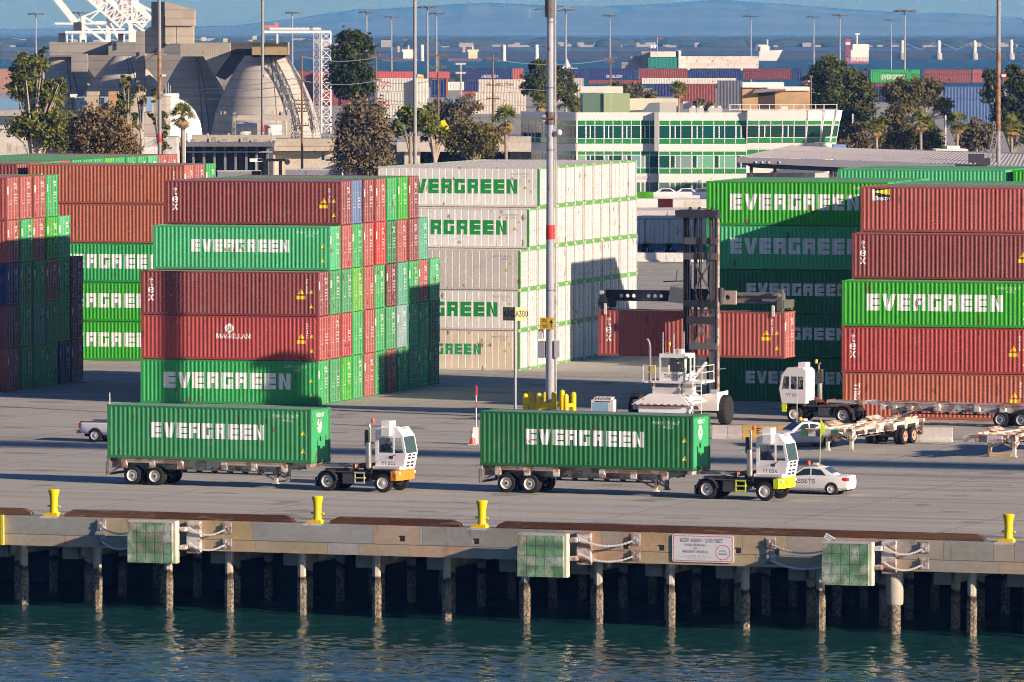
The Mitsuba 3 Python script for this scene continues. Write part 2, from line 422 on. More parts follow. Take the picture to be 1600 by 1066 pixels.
# transverse caps with their rows of piles behind
for i, x in enumerate(range(-28, 1700, 114)):
    x = x + rng.uniform(-3, 3)
    u_ = edge_u(x + 3)
    t = thing('pile_cap', 'concrete pile cap with its row of piles in the shadow under the quay', 'pile cap', QW, 'pile caps under the quay')
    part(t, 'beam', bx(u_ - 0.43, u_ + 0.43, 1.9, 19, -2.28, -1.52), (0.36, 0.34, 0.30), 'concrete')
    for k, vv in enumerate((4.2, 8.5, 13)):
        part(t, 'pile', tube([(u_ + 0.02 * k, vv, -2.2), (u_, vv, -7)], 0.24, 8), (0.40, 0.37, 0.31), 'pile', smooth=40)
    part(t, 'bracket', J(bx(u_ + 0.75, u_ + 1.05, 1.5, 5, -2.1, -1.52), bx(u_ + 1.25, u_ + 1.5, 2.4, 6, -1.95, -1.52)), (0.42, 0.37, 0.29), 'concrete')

# painted lines and rail on the quay
YL = (0.62, 0.45, 0.16)
def qline(v, w_, c, u0=-1000, u1=1000, name='road_marking'):
    setting(name, bx(u0, u1, v - w_ / 2, v + w_ / 2, 0.001, 0.006), c, 'concrete', m=QW)
qline(11.0, 0.22, YL); qline(14.6, 0.10, (0.55, 0.50, 0.42)); qline(7.3, 0.2, (0.52, 0.50, 0.46)); qline(1.9, 0.25, (0.66, 0.63, 0.58))
qline(27.3, 0.16, (0.5, 0.48, 0.44)); qline(34.0, 0.16, (0.52, 0.5, 0.46)); qline(3.3, 0.1, (0.10, 0.09, 0.085), name='crane_rail'); qline(3.55, 0.07, (0.32, 0.27, 0.22), name='crane_rail')
qline(41.5, 0.2, (0.55, 0.53, 0.5)); qline(47.5, 0.16, (0.5, 0.48, 0.45), -200, 6)
for x0, x1, y in ((8, 35, 671.5), (85, 115, 671), (925, 957, 795), (888, 916, 810), (560, 640, 779), (930, 990, 586), (40, 60, 691), (1345, 1385, 708), (905, 960, 609)):
    a, b = q(x0, y), q(x1, y + 0.6)
    qline(a[1], 0.3, (0.6, 0.58, 0.54), a[0], b[0])

# far side: breakwater, shore with its town, and the hills behind it in the haze
bw = far(0, 6300)
setting('breakwater', J([tf(hull([(x, y, z) for x in (0, 420) for y, z in ((-14, WATER - 1), (14, WATER - 1), (-4, 1.2 + rng.random()), (4, 1.4))]), frame(far(0, 6300 + 5 * i) + np.array([-1400 + 420 * i, 0, 0]), 0)) for i in range(14)]), (0.07, 0.07, 0.068), 'land')
setting('shore', J(flat(-9000, 9000, 8600, 24000, 0.5), bx(-8000, 8000, 8590, 8600, WATER - 1, 0.5)), (0.06, 0.07, 0.065), 'land')
town = []
r2 = random.Random(3)
for i in range(620):
    d = r2.uniform(8650, 10500)
    x = r2.uniform(-60, 1660)
    w_, h_ = r2.uniform(4, 16), r2.choice((2, 3, 3, 4, 6)) * (1.6 if x < 640 else 1.0)
    c_ = far(x, d)
    town.append(bx(c_[0] - w_ / 2, c_[0] + w_ / 2, d, d + 10, 0, h_))
single('town', 'pale low town buildings along the hazy far shore', 'town', J(town), (0.42, 0.40, 0.38), 'concrete', kind='stuff')
tr = []
for i in range(420):
    d = r2.uniform(8640, 11500)
    c_ = far(r2.uniform(-60, 1660), d)
    s = r2.uniform(10, 40)
    tr.append(ball(c_[0], d, 2, s, 8, r2.uniform(5, 11), 1))
single('distant_trees', 'dark band of distant trees along the hazy far shore', 'trees', J(tr), (0.05, 0.07, 0.045), 'leaf', kind='stuff')

def ridge(dist, ys, depth, seed, dx=14):
    """A range of hills: ys are (column, row of the crest)."""
    xs = np.arange(-500, 2101, dx)
    crest = np.interp(xs, [p[0] for p in ys], [p[1] for p in ys])
    crest = crest + 5.0 * (meshkit.fbm(np.stack([xs * 0.012, 0 * xs + seed, 0 * xs], -1), 4, seed) - 0.5)
    V, prof = [], ((0.0, 0.0), (0.25, 0.35), (0.5, 0.62), (0.75, 0.86), (1.0, 1.0), (1.6, 0.0))
    for k, (t_, f_) in enumerate(prof):
        d = dist + depth * t_
        H_ = CAM_H - (crest - HORIZON) / FOC * (dist + depth)
        nz = 1 + (0.5 * (meshkit.fbm(np.stack([xs * 0.03, 0 * xs + k * 3.1, 0 * xs], -1), 3, seed + 5) - 0.5) if 0 < f_ < 1 else 0)
        V.append(np.stack([(xs - 800) / FOC * d, np.full(len(xs), d), H_ * f_ * nz - (6 if f_ == 0 else 0)], 1))
    n = len(xs)
    F = []
    for k in range(len(prof) - 1):
        i = k * n + np.arange(n - 1)
        F += [np.stack([i, i + 1, i + n + 1], 1), np.stack([i, i + n + 1, i + n], 1)]
    return np.vstack(V), np.vstack(F)

setting('hills', ridge(25000, [(-500, 30), (0, 45), (350, 42), (560, 14), (760, 5), (880, 9), (940, 10), (1040, 5), (1120, -2), (1250, 8), (1330, 16), (1440, 22), (1480, 21), (1600, 28), (2100, 34)], 4000, 4), (0.10, 0.10, 0.08), 'land', smooth=True)
setting('hills', ridge(16500, [(-500, 74), (0, 78), (500, 76), (700, 74), (830, 75), (1000, 77), (1300, 76), (1600, 76), (2100, 76)], 800, 9), (0.09, 0.10, 0.075), 'land', smooth=True)

scene['haze'] = {'type': 'cube', 'to_world': T().translate([0, 16000, 110]).scale([16000, 16600, 118]), 'bsdf': {'type': 'null'}, 'interior': {'type': 'ref', 'id': 'air'}}
labels['haze'] = {'kind': 'stuff'}
# ------------------------------------------------------------------ shipping containers
CL, CW, CH = 12.192, 2.438, 2.896
PITCH_C = 0.2775

def corr(x):
    """How far the corrugated side lies behind its outer flats at x (metres from the left end)."""
    t = ((np.asarray(x, float) - 0.16) / PITCH_C) % 1.0
    d = np.where(t < 0.25, 0.0, np.where(t < 0.5, (t - 0.25) * 4, np.where(t < 0.75, 1.0, (1 - t) * 4)))
    return 0.012 + 0.048 * d

def folds(x0, x1):
    k0 = np.floor((x0 - 0.16) / PITCH_C) - 1
    xs = 0.16 + PITCH_C * (k0 + np.arange(0, (x1 - x0) / PITCH_C + 4, 0.25))
    return np.concatenate([[x0], xs[(xs > x0 + 1e-6) & (xs < x1 - 1e-6)], [x1]])

def sheet(xs, d, z0, z1, flip=False):
    """Upright folded sheet along x; d is its y at each x."""
    n = len(xs)
    V = np.vstack([np.stack([xs, d, np.full(n, z0)], 1), np.stack([xs, d, np.full(n, z1)], 1)])
    i = np.arange(n - 1)
    F = np.vstack([np.stack([i, i + 1, i + n + 1], 1), np.stack([i, i + n + 1, i + n], 1)])
    return V, F[:, ::-1] if flip else F

def container_shell(kind='dry', length=CL):
    """Corrugated sides and front wall, roof and floor."""
    zr0, zr1 = 0.16, CH - 0.10
    xs = folds(0.14, length - 0.14)
    if kind in ('dry', 'roof'):
        d = corr(xs)
    else:                                            # reefers have nearly flat walls with narrow grooves
        xs = np.sort(np.concatenate([np.arange(0.14, length - 0.14, 0.5) + o for o in (0, 0.02, 0.05, 0.07)] + [[length - 0.14]]))
        xs = xs[xs <= length - 0.13]
        d = np.array([0.012 + (0.022 if 0.015 < ((x - 0.14) % 0.5) < 0.06 else 0) for x in xs])
    a = sheet(xs, d, zr0, zr1)
    b = sheet(xs, CW - d, zr0, zr1, True)
    ys = folds(0.12, CW - 0.12)
    e = sheet(ys, corr(ys) - 0.0, zr0, zr1)
    wall = (np.stack([e[0][:, 1], CW - e[0][:, 0], e[0][:, 2]], 1), e[1])
    nx = 36
    rx = np.repeat(np.linspace(0.1, length - 0.1, nx), 2)[1:-1]
    rz = np.where(np.arange(len(rx)) // 2 % 2 == 0, CH - 0.035, CH - (0.043 if kind == 'dry' else 0.035))
    V = np.vstack([np.stack([rx, np.full(len(rx), 0.06), rz], 1), np.stack([rx, np.full(len(rx), CW - 0.06), rz], 1)])
    n = len(rx)
    i = np.arange(n - 1)
    roof = (V, np.vstack([np.stack([i, i + 1, i + n + 1], 1), np.stack([i, i + n + 1, i + n], 1)]))
    if kind in ('roof', 'reefer_roof'):
        return roof
    return J(a, b, wall, bx(0.1, length - 0.1, 0.05, CW - 0.05, 0.06, 0.15))

def end_rails(length=CL):
    return J([bx(x, x + 0.14, 0.0, CW, a, b) for x in (-0.004, length - 0.136) for a, b in ((0.0, 0.19), (CH - 0.17, CH + 0.002))])

def container_frame(length=CL):
    """Corner posts, rails and corner castings."""
    m = []
    for x in (0.0, length - 0.16):
        for y in (0.0, CW - 0.16):
            m.append(bx(x + 0.01, x + 0.15, y + 0.01, y + 0.15, 0.1, CH - 0.1))
            for z in (0.0, CH - 0.12):
                m.append(bx(x - 0.003, x + 0.165, y - 0.003, y + 0.165, z, z + 0.12))
    for y in (0.004, CW - 0.064):
        m += [bx(0.16, length - 0.16, y, y + 0.06, 0.02, 0.17), bx(0.16, length - 0.16, y, y + 0.06, CH - 0.11, CH - 0.02)]
    for x in (0.004, length - 0.124):
        m += [bx(x, x + 0.12, 0.16, CW - 0.16, 0.02, 0.16), bx(x, x + 0.12, 0.16, CW - 0.16, CH - 0.12, CH - 0.015)]
    return J(m)

def door_leaf(s, length=CL, kind='dry'):
    y0, y1 = (0.16, CW / 2 - 0.008) if s == 0 else (CW / 2 + 0.008, CW - 0.16)
    x = length - 0.085
    if kind == 'dry':
        ys = np.linspace(y0, y1, 13)
        d = np.where(np.isin(np.arange(13) % 4, (1, 2)), 0.03, 0.0)
    else:
        ys, d = np.array([y0, y1]), np.array([0.0, 0.0])
    e = sheet(ys, d, 0.17, CH - 0.13)
    return np.stack([x + 0.05 - e[0][:, 1], e[0][:, 0], e[0][:, 2]], 1), e[1]

def door_rods(length=CL):
    x = length - 0.015
    m = []
    for y in (0.40, 0.92, CW - 0.92, CW - 0.40):
        m.append(bx(x - 0.02, x + 0.016, y - 0.022, y + 0.022, 0.08, CH - 0.06))
        for z in (0.10, 0.55, 1.25, 2.0, CH - 0.16):
            m.append(bx(x - 0.03, x + 0.024, y - 0.06, y + 0.06, z, z + 0.07))
    for y in (0.66, CW - 0.66):
        m.append(bx(x, x + 0.03, y - 0.28, y + 0.28, 1.05, 1.10))
    return J(m)

def stencil(m, x0, z0, onto=corr, gap=0.006, sx=1.0):
    """Flat lettering painted on the corrugated side: cut at every fold so that it lies on the sheet."""
    polys = affinity.translate(affinity.scale(m, sx, 1, origin=(0, 0)), x0, z0)
    bx0, _, bx1, _ = polys.bounds
    xs = folds(bx0, bx1)
    V, F, k = [], [], 0
    for a, b in zip(xs, xs[1:]):
        if b - a < 1e-6:
            continue
        g = polys.intersection(sbox(a, -10, b, 10))
        for p in getattr(g, 'geoms', [g]):
            if p.geom_type != 'Polygon' or p.area < 1e-6:
                continue
            v, f = trimesh.creation.triangulate_polygon(p, engine='earcut')
            da, db = onto(a + 1e-7), onto(b - 1e-7)
            y = da + (db - da) * (v[:, 0] - a) / (b - a) - gap
            V.append(np.stack([v[:, 0], y, v[:, 1]], 1)); F.append(np.asarray(f) + k); k += len(v)
    return np.vstack(V), np.vstack(F)

def word(text, h, bold=True):
    m = meshkit.text_mesh(text, h, 0.01, bold)
    top = m.triangles[np.abs(m.face_normals[:, 2] - 1) < 0.01][:, :, :2]
    return union_all([Polygon(t) for t in top if Polygon(t).area > 1e-9]).buffer(1e-4)

def block_word(text, adv, h, w):
    """Heavy block capitals with narrow slots."""
    g = {'E': [sbox(0.42, 0.66, 1, 0.74), sbox(0.42, 0.26, 1, 0.34)],
         'R': [sbox(0.40, 0.62, 0.72, 0.74), sbox(0.40, 0, 0.64, 0.36), Polygon([(1.0, 0.44), (0.95, 0.5), (1.0, 0.56)])],
         'G': [sbox(0.40, 0.24, 0.64, 0.74), sbox(0.40, 0.60, 1, 0.72), sbox(0.40, 0.42, 0.55, 0.74)],
         'N': [Polygon([(0.36, 0), (0.64, 0), (0.36, 0.62)]), Polygon([(0.64, 1), (0.36, 1), (0.64, 0.38)])]}
    out = []
    for i, ch in enumerate(text):
        if ch == 'V':
            p = Polygon([(-0.04, 1), (0.36, 1), (0.52, 0.36), (0.68, 1), (1.08, 1), (0.74, 0), (0.30, 0)])
        else:
            p = sbox(0, 0, 1, 1).difference(union_all(g[ch]))
        out.append(affinity.translate(affinity.scale(p, w, h, origin=(0, 0)), i * adv, 0))
    return union_all(out)

def flat_on(x):
    return 0.012 + 0 * np.asarray(x, float)

def stacked(text, h, step):
    """Letters one below another."""
    out = []
    for i, ch in enumerate(text):
        p = word(ch, h)
        b = p.bounds
        out.append(affinity.translate(p, -(b[0] + b[2]) / 2, -i * step))
    return union_all(out)

def sideways(text, h):
    p = affinity.rotate(word(text, h), -90, origin=(0, 0))
    return p

PRINT = {}
def printing(kind):
    """Lettering of a container's long side, in container coordinates; [(mesh, colour)]"""
    if kind in PRINT:
        return PRINT[kind]
    W_, GRN = (0.80, 0.80, 0.78), (0.02, 0.30, 0.06)
    o = []
    if kind == 'large':
        o = [('logo', stencil(block_word('EVERGREEN', 0.985, 1.05, 0.80), 1.62, 1.02), W_)]
    elif kind == 'medium':
        o = [('logo', stencil(block_word('EVERGREEN', 0.765, 0.82, 0.63), 2.65, 1.18), W_)]
    elif kind == 'reefer':
        o = [('logo', stencil(block_word('EVERGREEN', 0.985, 1.05, 0.80), 1.85, 0.98, flat_on), GRN)]
    elif kind == 'reefer_small':
        o = [('logo', stencil(block_word('EVERGREEN', 0.70, 0.78, 0.56), 3.15, 1.14, flat_on), (0.03, 0.33, 0.12))]
    elif kind == 'tex':
        o = [('logo', stencil(stacked('tex', 0.52, 0.50), 0.72, 1.95), W_)]
    elif kind == 'triton':
        o = [('logo', stencil(sideways('Triton', 0.36), 0.75, 2.25), W_)]
    elif kind == 'magellan':
        o = [('logo', stencil(word('MAGELLAN', 0.30), 5.15, 1.42, sx=1.05), W_), ('logo', stencil(Point(0, 0).buffer(0.30).difference(Polygon([(-0.08, -0.16), (0.1, -0.16), (0.02, 0.2)])), 6.08, 2.08), W_)]
    elif kind == 'beacon':
        o = [('logo', stencil(union_all([word('Beacon', 0.27, True)]), 0.95, 2.02, gap=0.012, sx=0.72), W_), ('logo', stencil(Polygon([(0.05, 0.16), (1.05, 0), (1.05, 0.38), (0.05, 0.24)]), 0.85, 2.36, gap=0.011), (0.85, 0.70, 0.02)),
             ('logo', stencil(sbox(0, 0, 1.2, 0.8), 0.75, 1.97), (0.02, 0.02, 0.03)), ('logo', stencil(sbox(0, 0, 0.14, 0.72), 0.78, 2.0, gap=0.011), W_)]
    if kind and kind not in ('reefer', 'reefer_small', 'plain_reefer'):
        num = union_all([affinity.translate(word('EGHU 932617', 0.16, False), 9.9, 2.42), affinity.translate(word('45G1', 0.16, False), 10.5, 2.2)])
        if kind in ('large', 'medium'):
            o.append(('marking', stencil(num, 0, 0), (0.55, 0.62, 0.56)))
        else:
            o.append(('marking', stencil(affinity.rotate(word('832 4410', 0.15, False), -90, origin=(0, 0)), 11.35, 2.45), W_))
            o.append(('sticker', stencil(union_all([sbox(-0.3, 0, 0.3, 0.22), Polygon([(-0.2, 0.34), (0.2, 0.34), (0, 0.68)])]), 11.0, 1.12), (0.85, 0.55, 0.01)))
        o.append(('sticker', stencil(union_all([Polygon([(-0.14, 0), (0.14, 0), (0, 0.26)]), Polygon([(-0.14, 0.95), (0.14, 0.95), (0, 1.2)])]), 11.72, 0.55), (0.75, 0.60, 0.02)))
    elif kind:
        num = union_all([affinity.translate(word('EMCU 530821', 0.14, False), 10.1, 2.35), affinity.translate(word('45R1', 0.14, False), 10.8, 2.15)])
        o.append(('marking', stencil(num, 0, 0, flat_on), (0.20, 0.22, 0.20)))
        o.append(('sticker', stencil(union_all([Polygon([(-0.16, 0), (0.16, 0), (0, 0.28)]), sbox(0.25, 0.5, 0.4, 0.65)]), 11.1, 1.32, flat_on), (0.60, 0.46, 0.03)))
    PRINT[kind] = [(n_, shape(m_, c_, 'worn')) for n_, m_, c_ in o]
    return PRINT[kind]

def door_print(seed):
    r = random.Random(seed)
    x = CL + 0.004
    def on(p, y, z):
        v, f = J([(lambda m: (np.array(m[0]), np.array(m[1])))(trimesh.creation.triangulate_polygon(g, engine='earcut')) for g in getattr(p, 'geoms', [p])])if False else (None, None)
    ms = []
    for t, h, y, z in (('EGHU', 0.15, 1.45, 2.3), ('91627', 0.15, 1.5, 2.1), ('MAX 30480', 0.09, 1.5, 1.65), ('TARE 3870', 0.09, 1.5, 1.45), ('NET 26610', 0.09, 1.5, 1.25), ('CU 76.4', 0.09, 1.5, 1.05)):
        if r.random() < 0.85:
            m = meshkit.text_mesh(t, h, 0.004, True)
            v = np.array(m.vertices)
            keep = np.abs(m.face_normals[:, 2] - 1) < 0.01
            ms.append((np.stack([np.full(len(v), x - 0.03), v[:, 0] + y, v[:, 1] + z + r.uniform(-0.03, 0.03)], 1), np.array(m.faces)[keep]))
    if r.random() < 0.55:
        ms.append(bx(x - 0.035, x - 0.028, 0.22, 0.42, 1.75, 2.25))
    return J(ms)

COL = {'g': (0.030, 0.34, 0.085), 'G': (0.045, 0.27, 0.10), 'l': (0.06, 0.42, 0.17), 't': (0.08, 0.33, 0.22), 'd': (0.02, 0.17, 0.055), 'y': (0.10, 0.38, 0.04), 'v': (0.035, 0.35, 0.02),
       'r': (0.33, 0.085, 0.07), 'R': (0.215, 0.055, 0.052), 'o': (0.37, 0.115, 0.068), 'b': (0.50, 0.045, 0.03), 'm': (0.15, 0.035, 0.04), 'k': (0.36, 0.06, 0.055),
       'B': (0.10, 0.17, 0.34), 'n': (0.012, 0.03, 0.13), 'c': (0.22, 0.35, 0.36), 'w': (0.79, 0.78, 0.75), 'W': (0.75, 0.745, 0.72), 'e': (0.70, 0.63, 0.50), 'x': (0.60, 0.585, 0.55), 'p': (0.17, 0.06, 0.08), 's': (0.13, 0.22, 0.32)}
CNAME = {'g': 'green', 'G': 'dull green', 'l': 'pale green', 't': 'sea green', 'd': 'dark green', 'y': 'yellowish green', 'v': 'bright green', 'r': 'red', 'R': 'dark red', 'o': 'orange red', 'b': 'bright red', 'm': 'maroon', 'k': 'crimson',
         'B': 'blue', 'n': 'navy blue', 'c': 'grey blue', 'w': 'white', 'W': 'off-white', 'e': 'cream', 'x': 'grey', 'p': 'purplish red', 's': 'steel blue'}
_cc = {}
def cshape(kind, c):
    if (kind, c) in _cc:
        return _cc[kind, c]
    col = COL[c]
    fr_ = tuple(v * 0.92 + 0.006 for v in col)
    if kind == 'dry_shell': s = shape(container_shell('dry'), col, 'worn')
    elif kind == 'reefer_shell': s = shape(container_shell('reefer'), col, 'worn')
    elif kind == 'roof': s = shape(container_shell('roof'), tuple(0.55 * v + 0.45 * 0.30 for v in col), 'worn')
    elif kind == 'reefer_roof': s = shape(container_shell('reefer_roof'), (0.50, 0.49, 0.47), 'worn')
    elif kind == 'frame': s = shape(container_frame(), fr_, 'worn')
    elif kind == 'reefer_frame': s = shape(container_frame(), (0.60, 0.58, 0.52), 'worn')
    elif kind == 'end_rails': s = shape(end_rails(), (0.10, 0.30, 0.08), 'worn')
    elif kind == 'corner_post': s = shape(J(bx(CL - 0.16, CL + 0.004, -0.006, 0.17, 0.1, CH - 0.1)), (0.07, 0.27, 0.07), 'worn')
    elif kind == 'door0': s = shape(door_leaf(0), col, 'worn')
    elif kind == 'door1': s = shape(door_leaf(1), col, 'worn')
    elif kind == 'rdoor0': s = shape(door_leaf(0, kind='reefer'), (0.76, 0.755, 0.73), 'worn')
    elif kind == 'rdoor1': s = shape(door_leaf(1, kind='reefer'), (0.76, 0.755, 0.73), 'worn')
    elif kind == 'rods': s = shape(door_rods(), tuple(min(0.75, v * 0.35 + 0.34) for v in col), 'worn')
    elif kind == 'rrods': s = shape(door_rods(), (0.40, 0.39, 0.36), 'worn')
    elif kind == 'gasket': s = shape(J(*[bx(CL - 0.06, CL - 0.02, y - 0.035, y + 0.035, 0.17, CH - 0.15) for y in (0.165, CW - 0.165)], bx(CL - 0.06, CL - 0.022, CW / 2 - 0.02, CW / 2 + 0.02, 0.17, CH - 0.15)), (0.05, 0.05, 0.05), 'rubber')
    elif kind[0] == 'text': s = shape(door_print(kind[1]), (0.78, 0.78, 0.75), 'worn')
    _cc[kind, c] = s
    return s

ORD = ['bottom', 'second', 'third', 'fourth', 'fifth']
TH = ['first', 'second', 'third', 'fourth', 'fifth', 'sixth', 'seventh', 'eighth', 'ninth', 'tenth', 'eleventh', 'twelfth', 'thirteenth', 'fourteenth', 'fifteenth']

def container(m, c, print_kind=None, label=None, group=None, doors=True, reefer=False, simple=False, cat='shipping container'):
    t = thing('shipping_container', label, cat, m, group)
    put(t + '__shell', cshape('reefer_shell' if reefer else 'dry_shell', c))
    put(t + '__roof', cshape('reefer_roof' if reefer else 'roof', c))
    put(t + '__frame', cshape('reefer_frame' if reefer else 'frame', c))
    if simple:
        return t
    if reefer:
        put(t + '__end_rails', cshape('end_rails', 'w'))
        if print_kind:
            put(t + '__corner_post', cshape('corner_post', 'w'))
    if doors:
        put(t + '__door', cshape('rdoor0' if reefer else 'door0', c)); put(t + '__door', cshape('rdoor1' if reefer else 'door1', c))
        k = put(t + '__lock_rods', cshape('rrods' if reefer else 'rods', c))
        if reefer:
            put(t + '__gasket', cshape('gasket', 'w'))
        else:
            put(t + '__lettering', cshape(('text', rng.randrange(5)), 'w'))
    if print_kind:
        for n_, s_ in printing(print_kind):
            put(t + '__' + n_, s_)
    return t

ROW = 2.60
def block(origin, rows_by_tier, where, prints=None, reefer=False, group=None, first_row=None, sgn=1, simple_from=99):
    """A block of stacked containers: rows_by_tier[tier] = colour letters, nearest row first ('.' is a gap); first_row[tier] = row of the first letter."""
    for tier, cols in enumerate(rows_by_tier):
        r0 = (first_row or [0] * 9)[tier]
        for k, c in enumerate(cols):
            if c == '.':
                continue
            row = r0 + k
            jit = rng.uniform(-0.05, 0.05)
            m = origin @ shift(-CL + jit + (0.12 if c == 'B' else 0) * -1, sgn * row * ROW, tier * CH)
            pk = (prints or {}).get((tier, row))
            seen = {'large': 'large-lettered ', 'medium': 'lettered ', 'reefer': 'large-lettered ', 'reefer_small': 'small-lettered ', 'tex': 'white-lettered ', 'triton': 'white-lettered ', 'magellan': 'emblem-marked ', 'beacon': 'black-and-yellow-marked '}.get(pk, '')
            lab = f'{seen}{CNAME[c]} container, {ORD[tier]} tier, {TH[k] + " " if len(cols) > 1 else ""}{"from front" if sgn > 0 else "from back"} in {where}'
            lab = lab if len(cols) > 1 else f'{seen}{CNAME[c]} container, {ORD[tier]} tier in {where}'
            container(m, c, pk, lab, group, reefer=reefer, simple=k >= simple_from)

# the mixed stack left of centre
block(frame(ground(497, 634), YARD), ['gGvgrgrgGgd', 'krkgrgGclgd', 'RGGyrgmtgrl', 'lrgrbdrRt', 'RBRrgvR'], 'the left-centre stack',
      {(0, 0): 'large', (1, 0): 'magellan', (2, 0): 'tex', (3, 1): 'medium', (4, 2): 'tex'}, first_row=[0, 0, 0, 1, 2], group='containers of the left-centre stack')
# the white refrigerated stack in the middle
block(frame(ground(812, 580), YARD), ['ewWwwWwwWwwWe', 'WwwWwwwWwwwWw', 'xwwwWwwwwWwww', 'WwwwwWwwwwWw', 'WwewwxwwWwe'], 'the white reefer stack',
      {(0, 0): 'reefer_small', (1, 0): 'reefer', (2, 0): 'plain_reefer', (3, 1): 'reefer', (4, 2): 'reefer'}, reefer=True, first_row=[0, 0, 0, 1, 2], group='white refrigerated containers in the middle stack')
# the red and green stack at the right edge
block(frame(ground(1315, 653.5) + np.array([CL * math.cos(math.radians(YARD)), -CL * math.sin(math.radians(YARD)), 0]), YARD), ['ogrr', 'krgr', 'vrrg', 'Rrgr', 'rrGlggG'], 'the right-edge stack',
      {(0, 0): 'triton', (1, 0): 'tex', (2, 0): 'large', (3, 1): 'tex', (4, 2): 'beacon'}, first_row=[0, 0, 0, 1, 2], group='containers of the stack at the right edge')
block(frame(ground(1315, 653.5) + np.array([2.04 * CL * math.cos(math.radians(YARD)), -2.04 * CL * math.sin(math.radians(YARD)), 0]), YARD), ['grg', 'rrg', 'grr', 'rgr', 'gr'], 'the outermost right stack', first_row=[0, 0, 0, 1, 2], group='containers beyond the right edge')
# the green stack behind it, and the one farther back whose top shows over it
_g = ground(1104, 626) + np.array([CL * math.cos(math.radians(YARD)), -CL * math.sin(math.radians(YARD)), 0])
block(frame(_g, YARD), ['ddggG', 'dggGg', 'dGggG', 'lgGgg', 'vggGg'], 'the green stack behind the handler', {(0, 0): 'medium', (1, 0): 'medium', (2, 0): 'medium', (3, 0): 'large', (4, 0): 'large'}, group='containers of the green stack behind the handler')
# farther rows of the same block; their shade falls on the white stack
_W = frame(ground(812, 580), YARD)
block(_W @ shift(21.85 + CL, 3.7, 0), ['ggGggG', 'gGgGgg', 'ggGgG', 'gggGg', 'lgGgg'], 'the farther green stack', first_row=[0, 0, 1, 1, 1], group='containers of the farther green stack')
block(_W @ shift(21.85 + 2 * CL + 0.55, 3.7, 0), ['g', 'G', 'g', 'gg', 'vg'], 'the farthest green stack', first_row=[1, 1, 1, 1, 1], group='containers of the farthest green stack')
# the stack at the left edge, doors towards the white stack, seen from its far corner
block(frame(ground(112, 597), YARD), ['pngggr', 'pggtgp', 'pgrgGn', 'lvrgr', 'grrr'], 'the left-edge stack', first_row=[0, 0, 0, 1, 2], sgn=-1, group='containers of the stack at the left edge')
# the red and green stack behind it
_L = ground(288, 565)
block(frame(_L, YARD), ['vg', 'vg', 'gg', 'or', 'org'], 'the red-green stack behind left', {(0, 0): 'large', (1, 0): 'large', (2, 0): 'large', (4, 0): 'triton'}, group='containers of the red and green stack behind left')
block(frame(_L, YARD) @ shift(-CL - 0.9, 0, 0), ['r', 'g', 'r', 'r', 'Rrg'], 'the hindmost left stack', group='containers of the stack behind the left edge')
# long green roofs farther back at the left
_F = frame(far(58, 501), YARD)
block(_F, ['', '', '', '', 'ggrgggyggglrr'], 'the rows at far left', group='containers of the rows at far left')
block(_F @ shift(-CL - 0.4, 0, 0), ['', '', '', '', 'gggg'], 'the hindmost rows at far left', group='containers of the rows at far left')
single('hidden_containers', 'container rows standing under the green roofs at far left', 'containers', J(*[bx(-2 * CL, -0.1, 0.1 + ROW * k, 2.4 + ROW * k, 0.02, 4 * CH - 0.01) for k in range(13)]), (0.05, 0.2, 0.09), 'worn', m=_F, kind='stuff')
# ------------------------------------------------------------------ along the quay edge
def edge_v(y, x, per=2.25):
    return ((826.8 + (x - 800) * 0.0274) - y) / per

# timber bull rail in lengths with bevelled ends
TIM = [(0.135, 0.068, 0.042), (0.115, 0.062, 0.042), (0.15, 0.085, 0.055), (0.10, 0.05, 0.034)]
for i, cuts in enumerate(([-120, 46], [97, 240, 362, 455], [512, 605, 717], [772, 900, 1060, 1210, 1290, 1404, 1536], [1597, 1720])):
    t = thing('bull_rail', ['timber kerb log at the far left of the quay edge', 'long brown timber kerb between the first and second bollard', 'short cracked timber kerb between the second and third bollard',
                            'longest timber kerb along the quay edge above the warning sign', 'timber kerb end at the far right of the quay edge'][i], 'timber kerb', QW)
    for k, (a, b) in enumerate(zip(cuts, cuts[1:])):
        u0, u1 = edge_u(a), edge_u(b)
        l = 0.45 if k == 0 and a > 0 else 0.01
        r = 0.45 if k == len(cuts) - 2 and b < 1600 else 0.01
        poly = [(u0, 0.02), (u1, 0.02), (u1 - r * 0.15, 0.16), (u1 - r, 0.34), (u0 + l, 0.34), (u0 + l * 0.15, 0.16)]
        part(t, 'log', side(poly, 0.25 + rng.uniform(-0.02, 0.02), 0.60), TIM[rng.randrange(4)], 'timber')
    for k in range(int((cuts[-1] - cuts[0]) / 70)):
        u_ = edge_u(cuts[0] + 25 + k * 70)
        part(t, 'chock', bx(u_ - 0.25, u_ + 0.25, 0.22, 0.62, -0.004, 0.03), (0.10, 0.07, 0.05), 'timber')

